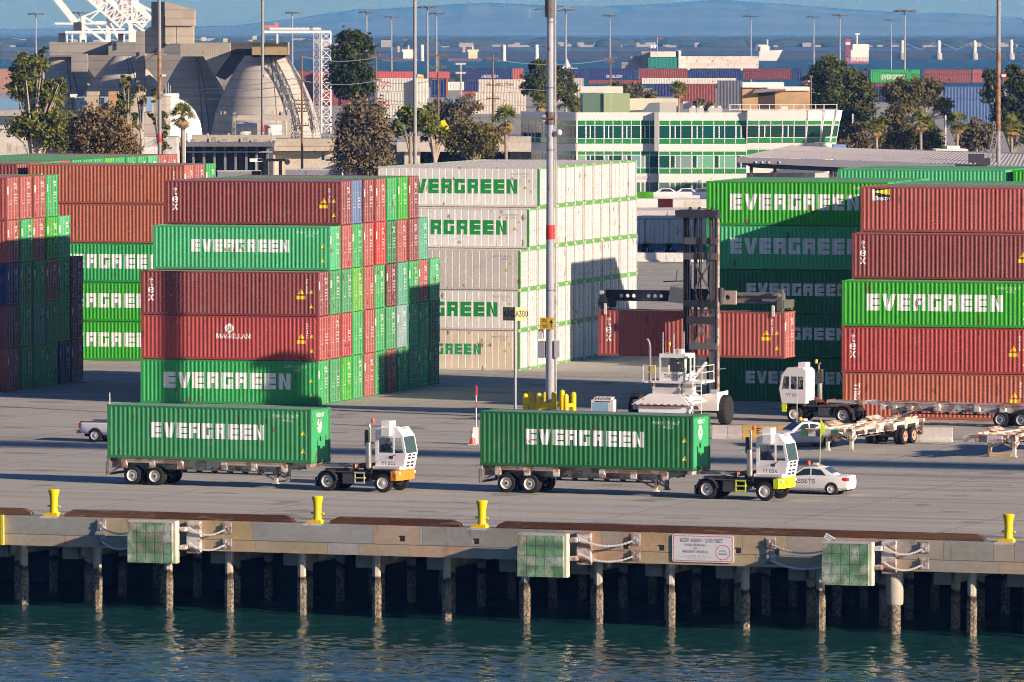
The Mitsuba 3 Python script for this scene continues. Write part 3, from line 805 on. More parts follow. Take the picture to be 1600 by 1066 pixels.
for i, (x, y, ytop) in enumerate(((80, 808, 765), (492, 818.5, 776), (749, 826, 783), (1572.5, 847, 804))):
    u_ = edge_u(x)
    m = QW @ shift(u_, 0.35, 0)
    t = thing('bollard', ['yellow mooring bollard nearest the left edge', 'yellow mooring bollard left of the tractor with orange bumper', 'yellow mooring bollard below the second trailer', 'yellow mooring bollard at the right end of the quay'][i], 'bollard', m)
    part(t, 'post', lathe([(0.26, 0.06), (0.235, 0.16), (0.20, 0.35), (0.195, 0.7), (0.215, 0.98), (0.275, 1.24), (0.285, 1.31), (0.26, 1.345), (0.0, 1.355)], 20), YELLOW, 'paint', smooth=40)
    part(t, 'foot', hull([(-0.52, -0.28, 0.0), (0.30, -0.30, 0.0), (0.32, 0.28, 0.0), (-0.52, 0.28, 0.0), (-0.50, -0.25, 0.06), (0.28, -0.25, 0.1), (-0.22, -0.2, 0.19), (0.22, -0.2, 0.19), (0.22, 0.2, 0.19), (-0.22, 0.2, 0.19)]), (0.80, 0.52, 0.01), 'paint')
    part(t, 'lug', cyl((-0.34, 0, 0.5), (-0.18, 0, 0.5), 0.05), YELLOW); part(t, 'lug', cyl((0.18, 0, 0.5), (0.36, 0, 0.47), 0.05), YELLOW)
    part(t, 'pad', bx(-0.62, 0.36, -0.352, 0.5, -0.10, 0.004), (0.70, 0.66, 0.60), 'concrete')

# ladder rail at the left end
t = thing('quay_ladder', 'yellow ladder rail on the quay face at the left edge', 'ladder', QW)
u_ = edge_u(4)
for o in (-0.42, 0.06):
    part(t, 'rail', bx(u_ + o - 0.07, u_ + o + 0.07, -0.22, -0.05, -1.5, 0.02), (0.78, 0.62, 0.06))
for k in range(5):
    part(t, 'rung', bx(u_ - 0.36, u_ + 0.0, -0.16, -0.1, -1.4 + 0.3 * k, -1.36 + 0.3 * k), (0.6, 0.5, 0.1))

# fenders: a pad of faced panels on a steel frame, held by chains
PAD = [(0.20, 0.42, 0.22), (0.26, 0.46, 0.30), (0.38, 0.50, 0.36), (0.44, 0.52, 0.38), (0.30, 0.48, 0.34), (0.50, 0.56, 0.48)]
def chain(t, p0, p1, sag, n):
    ms = []
    for k in range(n):
        a, b = k / n, (k + 1) / n
        f = lambda s: np.asarray(p0) * (1 - s) + np.asarray(p1) * s + np.array([0, -0.05 * math.sin(math.pi * s), -4 * sag * s * (1 - s)])
        d = f(b) - f(a)
        c_ = (f(a) + f(b)) / 2
        w_ = 0.10 if k % 2 else 0.05
        ms.append(bar(c_ - d * 0.62, c_ + d * 0.62, w_, 0.15 - w_))
    part(t, 'chain', J(ms), (0.66, 0.66, 0.65), 'paint')
def anchor(t, p):
    x, y, z = p
    part(t, 'anchor_plate', bx(x - 0.24, x + 0.24, -0.06, 0.0, z - 0.26, z + 0.3), (0.46, 0.45, 0.44), 'rusty')
    part(t, 'shackle', J(bx(x - 0.12, x + 0.14, -0.2, -0.06, z - 0.05, z + 0.05), bx(x - 0.16, x - 0.04, -0.16, -0.06, z - 0.2, z + 0.22)), (0.3, 0.31, 0.33), 'rusty')
for i, (x0, x1, y0, y1, grey) in enumerate(((199, 269, 815, 879, True), (808, 880, 835, 901, False), (1284, 1357, 848, 914, False))):
    t = thing('fender', ['green fender with brown worn pads near the left bollard', 'pale green fender at the middle of the quay', 'green fender right of the warning sign'][i], 'fender', QW)
    P, S = 0.82, 0.62                                 # how far the pad stands off, and its thickness
    k_ = 32.0
    # the pad hangs in front of the wall: find it at its own depth
    def pu(x, v):
        best = edge_u(x)
        for _ in range(3):
            g = QW @ np.array([best, v, -0.9, 1])
            d = g[1] * _cp - (g[2] - CAM_H) * _sp
            best += (x - (800 + FOC * g[0] / d)) / (FOC / d * math.cos(math.radians(WHARF)))
        return best
    def pz(y, x, v):
        g = QW @ np.array([pu(x, v), v, 0, 1])
        return up(y, g[1] + 0.5) 
    u0, u1 = pu(x0, -P - S), pu(x1, -P - S)
    zt, zb = pz(y0, x0, -P - S), pz(y1, x0, -P - S)
    part(t, 'body', bx(u0 + 0.04, u1 - 0.02, -P - S + 0.05, -P, zb + 0.03, zt - 0.03), (0.50, 0.52, 0.44), 'algae')
    part(t, 'side_plate', bx(u1 - 0.02, u1 + 0.12, -P - S + 0.12, -P + 0.02, zb, zt + 0.02), (0.62, 0.60, 0.50), 'concrete')
    part(t, 'top_plate', bx(u0, u1 + 0.1, -P - S + 0.1, -P, zt - 0.02, zt + 0.07), (0.55, 0.56, 0.54), 'concrete')
    nx, nz = 5, 4
    for a in range(nx):
        for b in range(nz):
            xa, xb = u0 + (u1 - u0) * a / nx, u0 + (u1 - u0) * (a + 1) / nx
            za, zb_ = zb + (zt - zb) * b / nz, zb + (zt - zb) * (b + 1) / nz
            c = PAD[rng.randrange(6)]
            if a == 0: c = PAD[rng.choice((3, 5))]
            if grey and 0 < a < 4 and b in (1, 2): c = (0.36, 0.30, 0.23)
            if a == 0 and b == nz - 1: c = (0.58, 0.44, 0.38)
            part(t, 'pad', bx(xa + 0.012, xb - 0.012, -P - S + rng.uniform(-0.012, 0.0), -P - S + 0.06, za + 0.012, zb_ - 0.012), c, 'algae')
            part(t, 'bolt', J(*[bx(xx - 0.03, xx + 0.03, -P - S - 0.016, -P - S + 0.02, zz - 0.03, zz + 0.03) for xx in (xa + 0.09, xb - 0.09) for zz in (za + 0.08, zb_ - 0.08)]), (0.12, 0.13, 0.12), 'rusty', kind='stuff')
    um = (u0 + u1) / 2
    part(t, 'cone', J(tube([(um, 0, -0.75), (um, -P - 0.02, -0.75)], [0.55, 0.42], 18)), (0.03, 0.03, 0.032), 'rubber', smooth=40)
    part(t, 'frame_plate', bx(u1 + 0.3, u1 + 1.0, -0.30, -0.02, -1.62, -0.05), (0.55, 0.55, 0.56), 'rusty')
    part(t, 'bracket', J(bx(u1 + 0.12, u1 + 0.45, -P - 0.1, -0.2, -0.5, -0.3), bx(u1 + 0.12, u1 + 0.45, -P - 0.1, -0.2, -1.4, -1.2)), (0.5, 0.5, 0.5), 'rusty')
    ra = edge_u((355, 993, 1444)[i])
    la = edge_u((159, 720, 1204)[i])
    for z_ in (-0.36, -1.12):
        anchor(t, (ra, 0, z_)); chain(t, (u1 + 0.5, -0.5, z_ + 0.05), (ra, -0.14, z_), 0.34, 34)
        if i != 1:
            anchor(t, (la, 0, z_)); chain(t, (la, -0.14, z_), (u0 + 0.1, -P, z_ - 0.15), 0.3, 30)

# warning sign on the quay wall
u0, u1 = edge_u(1051), edge_u(1147)
t = thing('warning_sign', 'white warning sign with red border telling boats to keep away', 'sign', QW @ shift(u0, 0, 0))
W_ = u1 - u0
z0, z1 = -1.36, -0.03
def rrect(x0, z0, x1, z1, r):
    return sbox(x0 + r, z0 + r, x1 - r, z1 - r).buffer(r)
part(t, 'board', side(rrect(0, z0, W_, z1, 0.12), -0.09, -0.05), (0.80, 0.80, 0.82))
part(t, 'border', side(rrect(0.05, z0 + 0.05, W_ - 0.05, z1 - 0.05, 0.1).difference(rrect(0.085, z0 + 0.085, W_ - 0.085, z1 - 0.085, 0.08)), -0.096, -0.089), (0.62, 0.13, 0.12))
def writing(t, text, h, x, z, width=None, c=(0.03, 0.03, 0.05), y=-0.095, name='lettering', bold=True):
    p = word(text, h, bold)
    b = p.bounds
    s = width / (b[2] - b[0]) if width else 1.0
    p = affinity.translate(affinity.scale(p, s, 1, origin=(b[0], 0)), x - b[0], z)
    part(t, name, side(p, y - 0.004, y + 0.003), c)
writing(t, 'KEEP AWAY-100 FEET', 0.175, 0.40, z1 - 0.36, 2.2)
writing(t, 'FROM WHARVES', 0.10, 0.62, z1 - 0.545, 1.15)
writing(t, 'OR', 0.10, 1.10, z1 - 0.70)
writing(t, 'MOORED VESSELS', 0.12, 0.54, z1 - 0.88, 1.3)
writing(t, 'VIOLATORS WILL BE PROSECUTED', 0.035, 0.7, z1 - 1.02, 0.95, bold=False)
writing(t, 'LOS ANGELES MUNICIPAL CODE PORT POLICE', 0.04, 0.35, z1 - 1.10, 1.7, bold=False)
writing(t, 'TITLE 33 CFR', 0.035, 0.9, z1 - 1.18, 0.8, bold=False)
part(t, 'ring', side(Point(W_ - 0.55, z1 - 0.83).buffer(0.37, 24).difference(Point(W_ - 0.55, z1 - 0.83).buffer(0.335, 24)), -0.099, -0.089), (0.62, 0.06, 0.06))
writing(t, 'Permit', 0.09, W_ - 0.72, z1 - 0.80, 0.34, c=(0.12, 0.12, 0.2)); writing(t, 'Required', 0.09, W_ - 0.77, z1 - 0.94, 0.44, c=(0.12, 0.12, 0.2))

# number board leaning on the right fender
u_ = edge_u(1305)
t = thing('number_board', 'small white number board tilted on top of the right fender', 'sign', QW @ shift(u_, -0.9, 0.06))
b_ = rot(bx(-0.27, 0.27, -0.02, 0.02, -0.13, 0.13), (0, 1, 0), 27)
part(t, 'board', b_, (0.8, 0.8, 0.8))
p = affinity.rotate(affinity.translate(word('2008', 0.14), -0.2, -0.07), -27, origin=(0, 0))
part(t, 'lettering', side(p, -0.03, -0.02), (0.03, 0.03, 0.03))

# ------------------------------------------------------------------ parts shared by the vehicles
def wheel(t, x, y, r, w, rim_c=(0.55, 0.55, 0.54), dual=False, face=-1, hub=True):
    """Tyre with its axle along y; face is the side that is seen."""
    prof = [(r * 0.60, -w / 2), (r * 0.90, -w / 2), (r * 0.985, -w * 0.40), (r, -w * 0.25), (r, w * 0.25), (r * 0.985, w * 0.40), (r * 0.90, w / 2), (r * 0.60, w / 2)]
    def ax(m, yy):
        v = m[0]
        return np.stack([v[:, 0] + x, -v[:, 2] + yy, v[:, 1] + r], 1), m[1]
    ms = [ax(lathe(prof, 26, caps=False), y)]
    if dual:
        ms.append(ax(lathe(prof, 26, caps=False), y - face * (w + 0.06)))
    k = part(t, 'wheel', J(ms), (0.022, 0.022, 0.023), 'rubber', smooth=40)
    o = face * w / 2
    rim = ax(lathe([(0.0, -0.05), (r * 0.30, -0.05), (r * 0.50, -0.09), (r * 0.585, 0.0), (r * 0.62, 0.012), (r * 0.62, -0.1), (0.0, -0.1)] if dual else [(0.0, 0.02), (r * 0.16, 0.02), (r * 0.2, -0.03), (r * 0.5, -0.05), (r * 0.585, 0.0), (r * 0.62, 0.012), (r * 0.62, -0.1), (0, -0.1)], 22), 0)
    rv = rim[0].copy()
    rv[:, 1] = y + o + (-(rim[0][:, 1])) * face
    labels_key = f'{k}__rim'
    put(labels_key, shape((rv, rim[1] if face > 0 else rim[1][:, ::-1]), rim_c, 'paint', 40))
    if hub:
        put(f'{k}__hub', shape(tube([(x, y + o - face * 0.08, r), (x, y + o + face * (0.015 if not dual else -0.02), r)], r * 0.14, 12), (0.05, 0.05, 0.055), 'paint', 40))
    return k

def bone(ps):
    """Continuous body from joints: hull of spheres at the two ends of every bone."""
    import manifold3d as m3
    out = None
    for (a, ra), (b, rb) in ps:
        s0, s1 = m3.Manifold.sphere(ra, 14).translate([float(v) for v in a]), m3.Manifold.sphere(rb, 14).translate([float(v) for v in b])
        h = m3.Manifold.batch_hull([s0, s1])
        out = h if out is None else out + h
    m = out.refine_to_length(0.05).to_mesh()
    tm = trimesh.Trimesh(m.vert_properties[:, :3], m.tri_verts, process=True)
    trimesh.smoothing.filter_taubin(tm, iterations=6)
    return np.array(tm.vertices), np.array(tm.faces)

_SIT = {}
def driver(label, m, vest, hat=None):
    """A seated person looking along +x, hips at the origin: hands forward on the wheel."""
    if not _SIT:
        hip, chest, neck = (0, 0, 0.08), (-0.04, 0, 0.42), (-0.02, 0, 0.58)
        b = [((hip, 0.15), (chest, 0.165)), ((chest, 0.165), (neck, 0.065)), ((neck, 0.06), ((0.0, 0, 0.68), 0.06))]
        for s in (-1, 1):
            sh, el, ha = (-0.04, s * 0.20, 0.49), (0.10, s * 0.27, 0.27), (0.36, s * 0.17, 0.34)
            b += [((chest, 0.13), (sh, 0.075)), ((sh, 0.07), (el, 0.05)), ((el, 0.048), (ha, 0.035))]
            for f_ in range(4):
                k0 = (0.37, s * 0.17 + (f_ - 1.5) * 0.022, 0.35)
                b += [((ha, 0.03), (k0, 0.011)), ((k0, 0.011), ((0.43 - 0.006 * abs(f_ - 1), k0[1], 0.355), 0.010)), (((0.43 - 0.006 * abs(f_ - 1), k0[1], 0.355), 0.010), ((0.435, k0[1], 0.32), 0.009))]
            b += [((ha, 0.03), ((0.39, s * 0.13, 0.375), 0.011)), (((0.39, s * 0.13, 0.375), 0.011), ((0.43, s * 0.135, 0.37), 0.010))]
            b += [((hip, 0.13), ((0.42, s * 0.12, 0.12), 0.085)), (((0.42, s * 0.12, 0.12), 0.08), ((0.46, s * 0.12, -0.32), 0.055)), (((0.46, s * 0.12, -0.32), 0.05), ((0.60, s * 0.12, -0.36), 0.04))]
        _SIT['body'] = bone(b)
        hd = [(((0.015, 0, 0.74), 0.085), ((0.0, 0, 0.80), 0.10)), (((0.04, 0, 0.70), 0.055), ((0.015, 0, 0.76), 0.08)), (((0.095, 0, 0.775), 0.014), ((0.12, 0, 0.752), 0.014)), (((0.0, 0.09, 0.76), 0.02), ((0.0, 0.095, 0.79), 0.018)), (((0.0, -0.09, 0.76), 0.02), ((0.0, -0.095, 0.79), 0.018))]
        _SIT['head'] = bone(hd)
        _SIT['vest'] = bone([(((0, 0, 0.06), 0.165), ((-0.04, 0, 0.40), 0.182)), (((-0.04, 0.08, 0.42), 0.14), ((-0.04, -0.08, 0.42), 0.14))])
        _SIT['hat'] = J(ball(0, 0, 0.83, 0.118, 0.112, 0.09), hull([(0.0 + 0.17 * math.cos(a) + 0.03, 0.13 * math.sin(a), z) for a in np.arange(12) * math.pi / 6 for z in (0.815, 0.83)]))
        _SIT['eye'] = J(ball(0.098, 0.035, 0.79, 0.012, sub=1), ball(0.098, -0.035, 0.79, 0.012, sub=1))
        _SIT['mouth'] = cb(0.10, 0, 0.715, 0.012, 0.045, 0.008)
    t = thing('person', label, 'person', m)
    part(t, 'body', _SIT['body'], (0.05, 0.06, 0.10), 'concrete', True)
    part(t, 'head', _SIT['head'], (0.40, 0.23, 0.16), 'concrete', True)
    part(t, 'eyes', _SIT['eye'], (0.03, 0.02, 0.02), 'paint', True, kind='stuff'); part(t, 'mouth', _SIT['mouth'], (0.25, 0.09, 0.08), 'paint')
    part(t, 'vest', _SIT['vest'], vest, 'concrete', True)
    part(t, 'cap', _SIT['hat'], hat or (0.75, 0.75, 0.72), 'paint', True)
    return t

def panel(poly, holes=()):
    p = Polygon(poly)
    for h in holes:
        p = p.difference(Polygon(h))
    return p

# ------------------------------------------------------------------ yard tractor: x forward, front axle at the origin, y to its left
def tractor(m, label, bumper, number, driver_label, vest, hat, ladder=(0.62, 0.56, 0.36), see=-1, beacon=(0.75, 0.12, 0.03)):
    t = thing('yard_tractor', label, 'terminal tractor', m)
    wc = (0.80, 0.80, 0.81)
    prof = [(-0.80, 1.18), (0.80, 1.18), (0.97, 2.02), (0.78, 2.98), (0.44, 3.40), (-0.60, 3.40), (-0.80, 3.22)]
    win = [(-0.62, 2.06), (0.22, 2.06), (0.22, 2.86), (-0.62, 2.86)]
    win2 = [(0.32, 2.06), (0.83, 2.06), (0.69, 2.86), (0.32, 2.86)]
    y0, y1 = -0.32, 1.18
    part(t, 'cab', J(side(panel(prof, (win, win2)), y0, y0 + 0.05), side(panel(prof, (win, win2)), y1 - 0.05, y1),
                     side([(-0.80, 1.18), (0.80, 1.18), (0.83, 1.26), (-0.80, 1.26)], y0 + 0.05, y1 - 0.05),
                     side([(0.80, 1.18), (0.97, 2.02), (0.92, 2.06), (0.74, 1.26)], y0 + 0.05, y1 - 0.05),
                     side([(0.78, 2.92), (0.78, 2.98), (0.44, 3.40), (-0.60, 3.40), (-0.60, 3.35), (0.42, 3.35), (0.72, 2.92)], y0 + 0.05, y1 - 0.05),
                     side([(-0.80, 1.2), (-0.75, 1.2), (-0.75, 3.22), (-0.58, 3.38), (-0.60, 3.40), (-0.80, 3.22)], y0 + 0.05, y1 - 0.05),
                     *[bar((0.95, yy, 2.02), (0.76, yy, 2.96), 0.07) for yy in (y0 + 0.035, y1 - 0.035)]), wc, 'paint')
    part(t, 'windshield', side([(0.945, 2.04), (0.955, 2.04), (0.765, 2.95), (0.755, 2.95)], y0 + 0.06, y1 - 0.06), (0.05, 0.09, 0.08), 'glazing')
    for yy in (y0 + 0.02, y1 - 0.026):
        part(t, 'side_window', side(win, yy, yy + 0.006), None, 'pane'); part(t, 'side_window', side(win2, yy, yy + 0.006), None, 'pane')
    part(t, 'seat', J(bx(-0.55, -0.1, 0.2, 0.75, 1.26, 1.72), bx(-0.66, -0.52, 0.2, 0.75, 1.6, 2.45)), (0.03, 0.03, 0.035), 'rubber')
    part(t, 'door', J(side([(-0.70, 1.30), (0.27, 1.30), (0.27, 1.98), (-0.70, 1.98)], y0 - 0.012, y0 + 0.01), bx(0.245, 0.29, y0 - 0.016, y0 + 0.01, 1.98, 2.92), bx(-0.70, -0.64, y0 - 0.014, y0 + 0.01, 1.98, 2.92)), (0.76, 0.77, 0.79), 'paint')
    part(t, 'roof_box', bx(-0.62, -0.12, 0.0, 0.75, 3.40, 3.72), wc); part(t, 'side_box', bx(-0.30, 0.16, y0 - 0.36, y0 - 0.01, 2.96, 3.40), (0.72, 0.71, 0.68))
    part(t, 'roof_vent', side([(0.30, 3.405), (0.52, 3.32), (0.54, 3.34), (0.31, 3.43)], 0.3, 0.75), (0.14, 0.15, 0.17))
    part(t, 'mirror', J(bar((0.42, y0 - 0.02, 2.0), (0.30, y0 - 0.34, 1.86), 0.03), cb(0.28, y0 - 0.36, 1.84, 0.24, 0.05, 0.16)), (0.06, 0.06, 0.065))
    part(t, 'beacon', lathe([(0.07, 0), (0.10, 0.06), (0.10, 0.2), (0.05, 0.26)], 12, -0.85, -0.5, 3.62), beacon, 'gloss', 40)
    part(t, 'bumper', hull([(x, y, z) for y, x in ((-1.2, 0.50), (-1.22, 0.78), (1.22, 0.78), (1.2, 0.5), (-0.7, 0.92), (0.7, 0.92)) for z in (0.64, 1.16)]), bumper, 'worn')
    part(t, 'grille', J(*[cb(0.985 - 0.15 * (2.0 - z) / 0.8, y, z, 0.03, 0.10, 0.10) for y in (0.1, 0.28, 0.6, 0.78) for z in (1.36, 1.54, 1.78, 1.94)]), (0.05, 0.05, 0.055), kind='stuff')
    part(t, 'headlight', cb(0.83, -0.95, 1.02, 0.2, 0.2, 0.12), (0.7, 0.7, 0.68), 'gloss'); part(t, 'headlight', cb(0.83, 0.95, 1.02, 0.2, 0.2, 0.12), (0.7, 0.7, 0.68), 'gloss')
    part(t, 'sill', bx(-0.78, 0.78, -0.7, y0 - 0.005, 1.18, 1.36), (0.62, 0.58, 0.58), 'worn')
    part(t, 'fender', J(side([(-0.70, 1.0), (-0.62, 1.24), (0.62, 1.24), (0.70, 1.0), (0.66, 1.0), (0.58, 1.19), (-0.58, 1.19), (-0.66, 1.0)], -1.2, -0.8), side([(-0.70, 1.0), (-0.62, 1.18), (0.62, 1.18), (0.70, 1.0), (0.66, 1.0), (0.58, 1.14), (-0.58, 1.14), (-0.66, 1.0)], 0.8, 1.2)), (0.05, 0.05, 0.055))
    part(t, 'engine', J(bx(-0.75, 0.55, -0.75, 0.8, 0.62, 1.17), bx(-1.3, -0.8, -0.7, 0.7, 0.7, 1.35)), (0.025, 0.025, 0.028), 'rubber')
    part(t, 'chassis', J(bx(-4.0, 0.6, -0.46, -0.34, 0.70, 0.98), bx(-4.0, 0.6, 0.34, 0.46, 0.70, 0.98), bx(-1.9, -1.75, -0.34, 0.34, 0.72, 0.95), bx(-4.0, -3.85, -0.34, 0.34, 0.72, 0.95), bx(-3.35, -3.1, -0.95, 0.95, 0.40, 0.6), bx(-0.1, 0.1, -0.95, 0.95, 0.42, 0.58)), (0.03, 0.03, 0.033))
    part(t, 'deck', bx(-3.0, -0.82, -1.0, 1.0, 1.0, 1.05), (0.07, 0.07, 0.075), 'worn')
    part(t, 'fifth_wheel', hull([(x, y, z) for x, y in ((-3.75, -0.35), (-3.75, 0.35), (-3.3, -0.5), (-2.8, -0.5), (-2.8, 0.5), (-3.3, 0.5)) for z in (1.06, 1.14)]), (0.06, 0.055, 0.05), 'rusty')
    part(t, 'lift_boom', J(bar((-2.6, -0.3, 1.0), (-1.0, -0.3, 1.9), 0.12), bar((-2.6, 0.3, 1.0), (-1.0, 0.3, 1.9), 0.12)) if False else bx(-2.75, -2.2, -0.55, 0.55, 1.05, 1.12), (0.10, 0.10, 0.11), 'rusty')
    part(t, 'tail_fender', J(*[tf(side([(math.cos(a) * r1 - 3.25, 0.5 + math.sin(a) * r1) for a in np.linspace(0.15, 3.0, 12) for r1 in (0.62,)] + [(math.cos(a) * 0.58 - 3.25, 0.5 + math.sin(a) * 0.58) for a in np.linspace(3.0, 0.15, 12)], ya, ya + 0.62), np.eye(4)) for ya in (-1.22, 0.60)]), (0.035, 0.035, 0.038))
    part(t, 'mud_flap', J(bx(-3.93, -3.90, -1.2, -0.6, 0.22, 0.72), bx(-3.93, -3.90, 0.6, 1.2, 0.22, 0.72)), (0.025, 0.025, 0.026), 'rubber')
    part(t, 'fuel_tank', bx(-2.35, -1.75, -1.12, -0.55, 0.42, 0.95), (0.06, 0.065, 0.07)); part(t, 'battery_box', bx(-2.35, -1.6, 0.55, 1.12, 0.45, 0.95), (0.08, 0.08, 0.085))
    part(t, 'step', J(*[bar((x, -1.12, 0.45), (x, -1.12, 1.05), 0.05) for x in (-1.62, -1.08)], *[bx(-1.62, -1.08, -1.16, -0.85, z, z + 0.05) for z in (0.45, 0.72, 0.98)]), ladder)
    part(t, 'muffler', lathe([(0.09, 1.22), (0.155, 1.3), (0.155, 2.55), (0.09, 2.64)], 16, -0.95, -0.85), (0.50, 0.48, 0.45), 'chrome', 40)
    part(t, 'exhaust_pipe', tube([(-0.88, -0.85, 2.6), (-0.88, -0.85, 3.4), (-0.90, -0.85, 3.55), (-1.0, -0.85, 3.64)], 0.06, 10), (0.55, 0.54, 0.52), 'chrome', 40)
    part(t, 'air_cleaner', J(lathe([(0.14, 2.4), (0.17, 2.45), (0.17, 3.2), (0.14, 3.26)], 14, -1.12, -0.6), bx(-1.1, -0.8, -0.7, -0.4, 2.5, 2.62)), (0.03, 0.03, 0.033), 'paint', 40)
    part(t, 'hose', J(*[tube([(-0.95, y, 1.5), (-1.4, y * 1.3, 1.25), (-2.0, y, 1.2), (-2.7, y * 0.6, 1.35)], 0.03, 6) for y in (-0.2, 0.0, 0.25)]), (0.30, 0.06, 0.05), 'rubber', kind='stuff')
    for yy, sg in ((-1.02, -1), (1.02, 1)):
        wheel(t, 0, yy, 0.50, 0.30, (0.58, 0.56, 0.54), face=sg)
        wheel(t, -3.25, yy - sg * 0.02, 0.52, 0.28, (0.42, 0.42, 0.42), True, face=sg)
    p = word(number, 0.17)
    b = p.bounds
    if see < 0:
        part(t, 'lettering', side(affinity.translate(p, -0.45 - b[0], 1.42), y0 - 0.02, y0 - 0.014), (0.05, 0.05, 0.06))
    else:
        part(t, 'lettering', mv(tf(side(affinity.translate(affinity.scale(p, -1, 1, origin=(0, 0)), 0.1 + b[2] * 0.5, 1.62), 0, 0.006), np.eye(4)), 0, y1 + 0.004, 0), (0.05, 0.05, 0.06))
    driver(driver_label, m @ shift(-0.30, 0.47, 1.70), vest, hat)
    return t

def chassis(m, label, steel=(0.62, 0.60, 0.55), rail_c=(0.50, 0.27, 0.20), loaded=True, plate=None, rim=(0.66, 0.64, 0.58), mat='rusty', goose=True, text=True, nose=2.3):
    """Container trailer: kingpin end at x = 0, tail at x = -12.2, y centred, bed at 1.40 m."""
    t = thing('container_chassis', label, 'chassis', m)
    for s in (-1, 1):
        y = s * 0.48
        part(t, 'main_beam', J(bx(-12.25, -2.2, y - 0.02, y + 0.02, 0.86, 1.36), bx(-12.25, -2.2, y - 0.09, y + 0.09, 1.33, 1.38), bx(-12.25, -2.2, y - 0.09, y + 0.09, 0.84, 0.88)), steel, mat)
        part(t, 'gooseneck', side([(-2.2, 1.38), (nose, 1.38), (nose, 1.26), (-0.6, 1.22), (-2.2, 0.86)], y - 0.06, y + 0.06), steel, mat)
        for a, b in ((-11.3, -7.7), (-5.3, -1.5)):
            part(t, 'side_rail', J(bx(a, b, s * 1.20 - 0.05, s * 1.20 + 0.05, 1.34, 1.40)), rail_c, mat)
            part(t, 'rail_beam', J(bx(a + 0.06, b - 0.06, s * 1.17 - 0.03, s * 1.17 + 0.03, 1.20, 1.34)), tuple(v * 0.8 for v in steel), mat)
            for g_ in (a + 0.12, (a + b) / 2, b - 0.12):
                k = front([(s * 0.5, 1.33), (s * 1.22, 1.33), (s * 1.22, 1.0), (s * 1.0, 0.92), (s * 0.5, 0.92)], g_ - 0.03, g_ + 0.03)
                fl = hull([(g_ - 0.15, s * 1.24, 1.33), (g_ + 0.15, s * 1.24, 1.33), (g_ - 0.15, s * 1.20, 0.95), (g_ + 0.20, s * 1.18, 0.92), (g_ - 0.15, s * 1.18, 1.33), (g_ + 0.22, s * 1.14, 1.33)])
                part(t, 'gusset', J(k, fl), (0.70, 0.68, 0.62) if s * 1 < 5 else steel, mat)
    part(t, 'cross_member', J(*[bx(x - 0.05, x + 0.05, -0.46, 0.46, 1.05, 1.32) for x in np.arange(-11.6, -2.2, 1.3)]), tuple(v * 0.7 for v in steel), mat)
    part(t, 'bolster', J(bx(-12.3, -12.05, -1.22, 1.22, 1.22, 1.40)), steel, mat); part(t, 'bolster', J(bx(-0.3, -0.05, -1.22, 1.22, 1.22, 1.40)), steel, mat)
    for a, b in ((-11.3, -7.7), (-5.3, -1.5)) if not loaded else ():
        for s in (-1, 1):
            part(t, 'guide_pad', hull([(x, s * y, z) for x in ((a + 0.3), (a + 2.2)) for y, z in ((0.85, 1.40), (1.24, 1.40), (1.30, 1.62), (1.26, 1.62))]), (0.62, 0.52, 0.42), mat)
    part(t, 'tail_bumper', J(*[bx(-12.32, -12.2, s * 1.05 - 0.06, s * 1.05 + 0.06, 0.48, 1.22) for s in (-1, 1)], bx(-12.32, -12.2, -1.1, 1.1, 0.48, 0.6), *[bar((-12.25, s * 1.05, 0.55), (-11.5, s * 0.9, 0.95), 0.07) for s in (-1, 1)]), (0.22, 0.21, 0.20), mat)
    if plate:
        for k, (a, b) in enumerate(zip(np.linspace(-1.2, 1.2, 6), np.linspace(-1.2, 1.2, 6)[1:])):
            part(t, 'front_plate', bx(nose, nose + 0.06, a, b - 0.01, 1.0, 1.40), plate[k], mat)
    else:
        part(t, 'front_plate', bx(nose - 0.05, nose, -0.75, 0.75, 1.2, 1.42), (0.30, 0.12, 0.08), mat)
    for s in (-1, 1):
        part(t, 'landing_leg', J(bx(-0.98 - 1.4, -0.80 - 1.4, s * 0.75 - 0.09, s * 0.75 + 0.09, 0.30 if loaded else 0.03, 1.3), bx(-1.05 - 1.4, -0.72 - 1.4, s * 0.75 - 0.16, s * 0.75 + 0.16, 0.26 if loaded else 0.0, 0.31 if loaded else 0.05)), (0.66, 0.63, 0.55), mat)
        part(t, 'leg_brace', J(bar((-2.3, s * 0.75, 0.42), (-3.9, s * 0.55, 1.1), 0.09), bar((-2.3, s * 0.75, 0.5), (-2.3, -s * 0.75, 1.15), 0.06)), (0.66, 0.63, 0.55), mat)
        for x in (-10.7, -9.35):
            wheel(t, x, s * 1.06, 0.50, 0.26, rim, True, face=s)
    part(t, 'axle', J(*[bx(x - 0.07, x + 0.07, -1.0, 1.0, 0.42, 0.58) for x in (-10.7, -9.35)], *[hull([(x, s * 0.55 + o, z) for x, z in ((-11.5, 0.8), (-8.5, 0.8), (-9.9, 0.62), (-10.2, 0.62)) for o in (-0.05, 0.05)]) for s in (-1, 1)]), (0.05, 0.05, 0.05), 'rusty')
    part(t, 'tool_tray', J(bx(-8.2, -2.7, -0.30, 0.30, 0.66, 0.70), *[bx(x, x + 0.06, -0.33, 0.33, 0.66, 0.86) for x in np.arange(-8.2, -2.6, 0.92)]), (0.16, 0.155, 0.15), mat)
    part(t, 'beam_slots', J(*[bx(x, x + 0.16, -0.504, 0.504, 0.93, 0.985) for x in np.arange(-8.0, -2.5, 0.42)]), (0.05, 0.05, 0.05), kind='stuff')
    if text:
        for tx, zz in (('LOAD CAP', 1.16), ('70,000 LB', 1.03)):
            part(t, 'lettering', side(affinity.translate(word(tx, 0.10), -7.25, zz), -0.508, -0.502), (0.06, 0.06, 0.065))
    return t

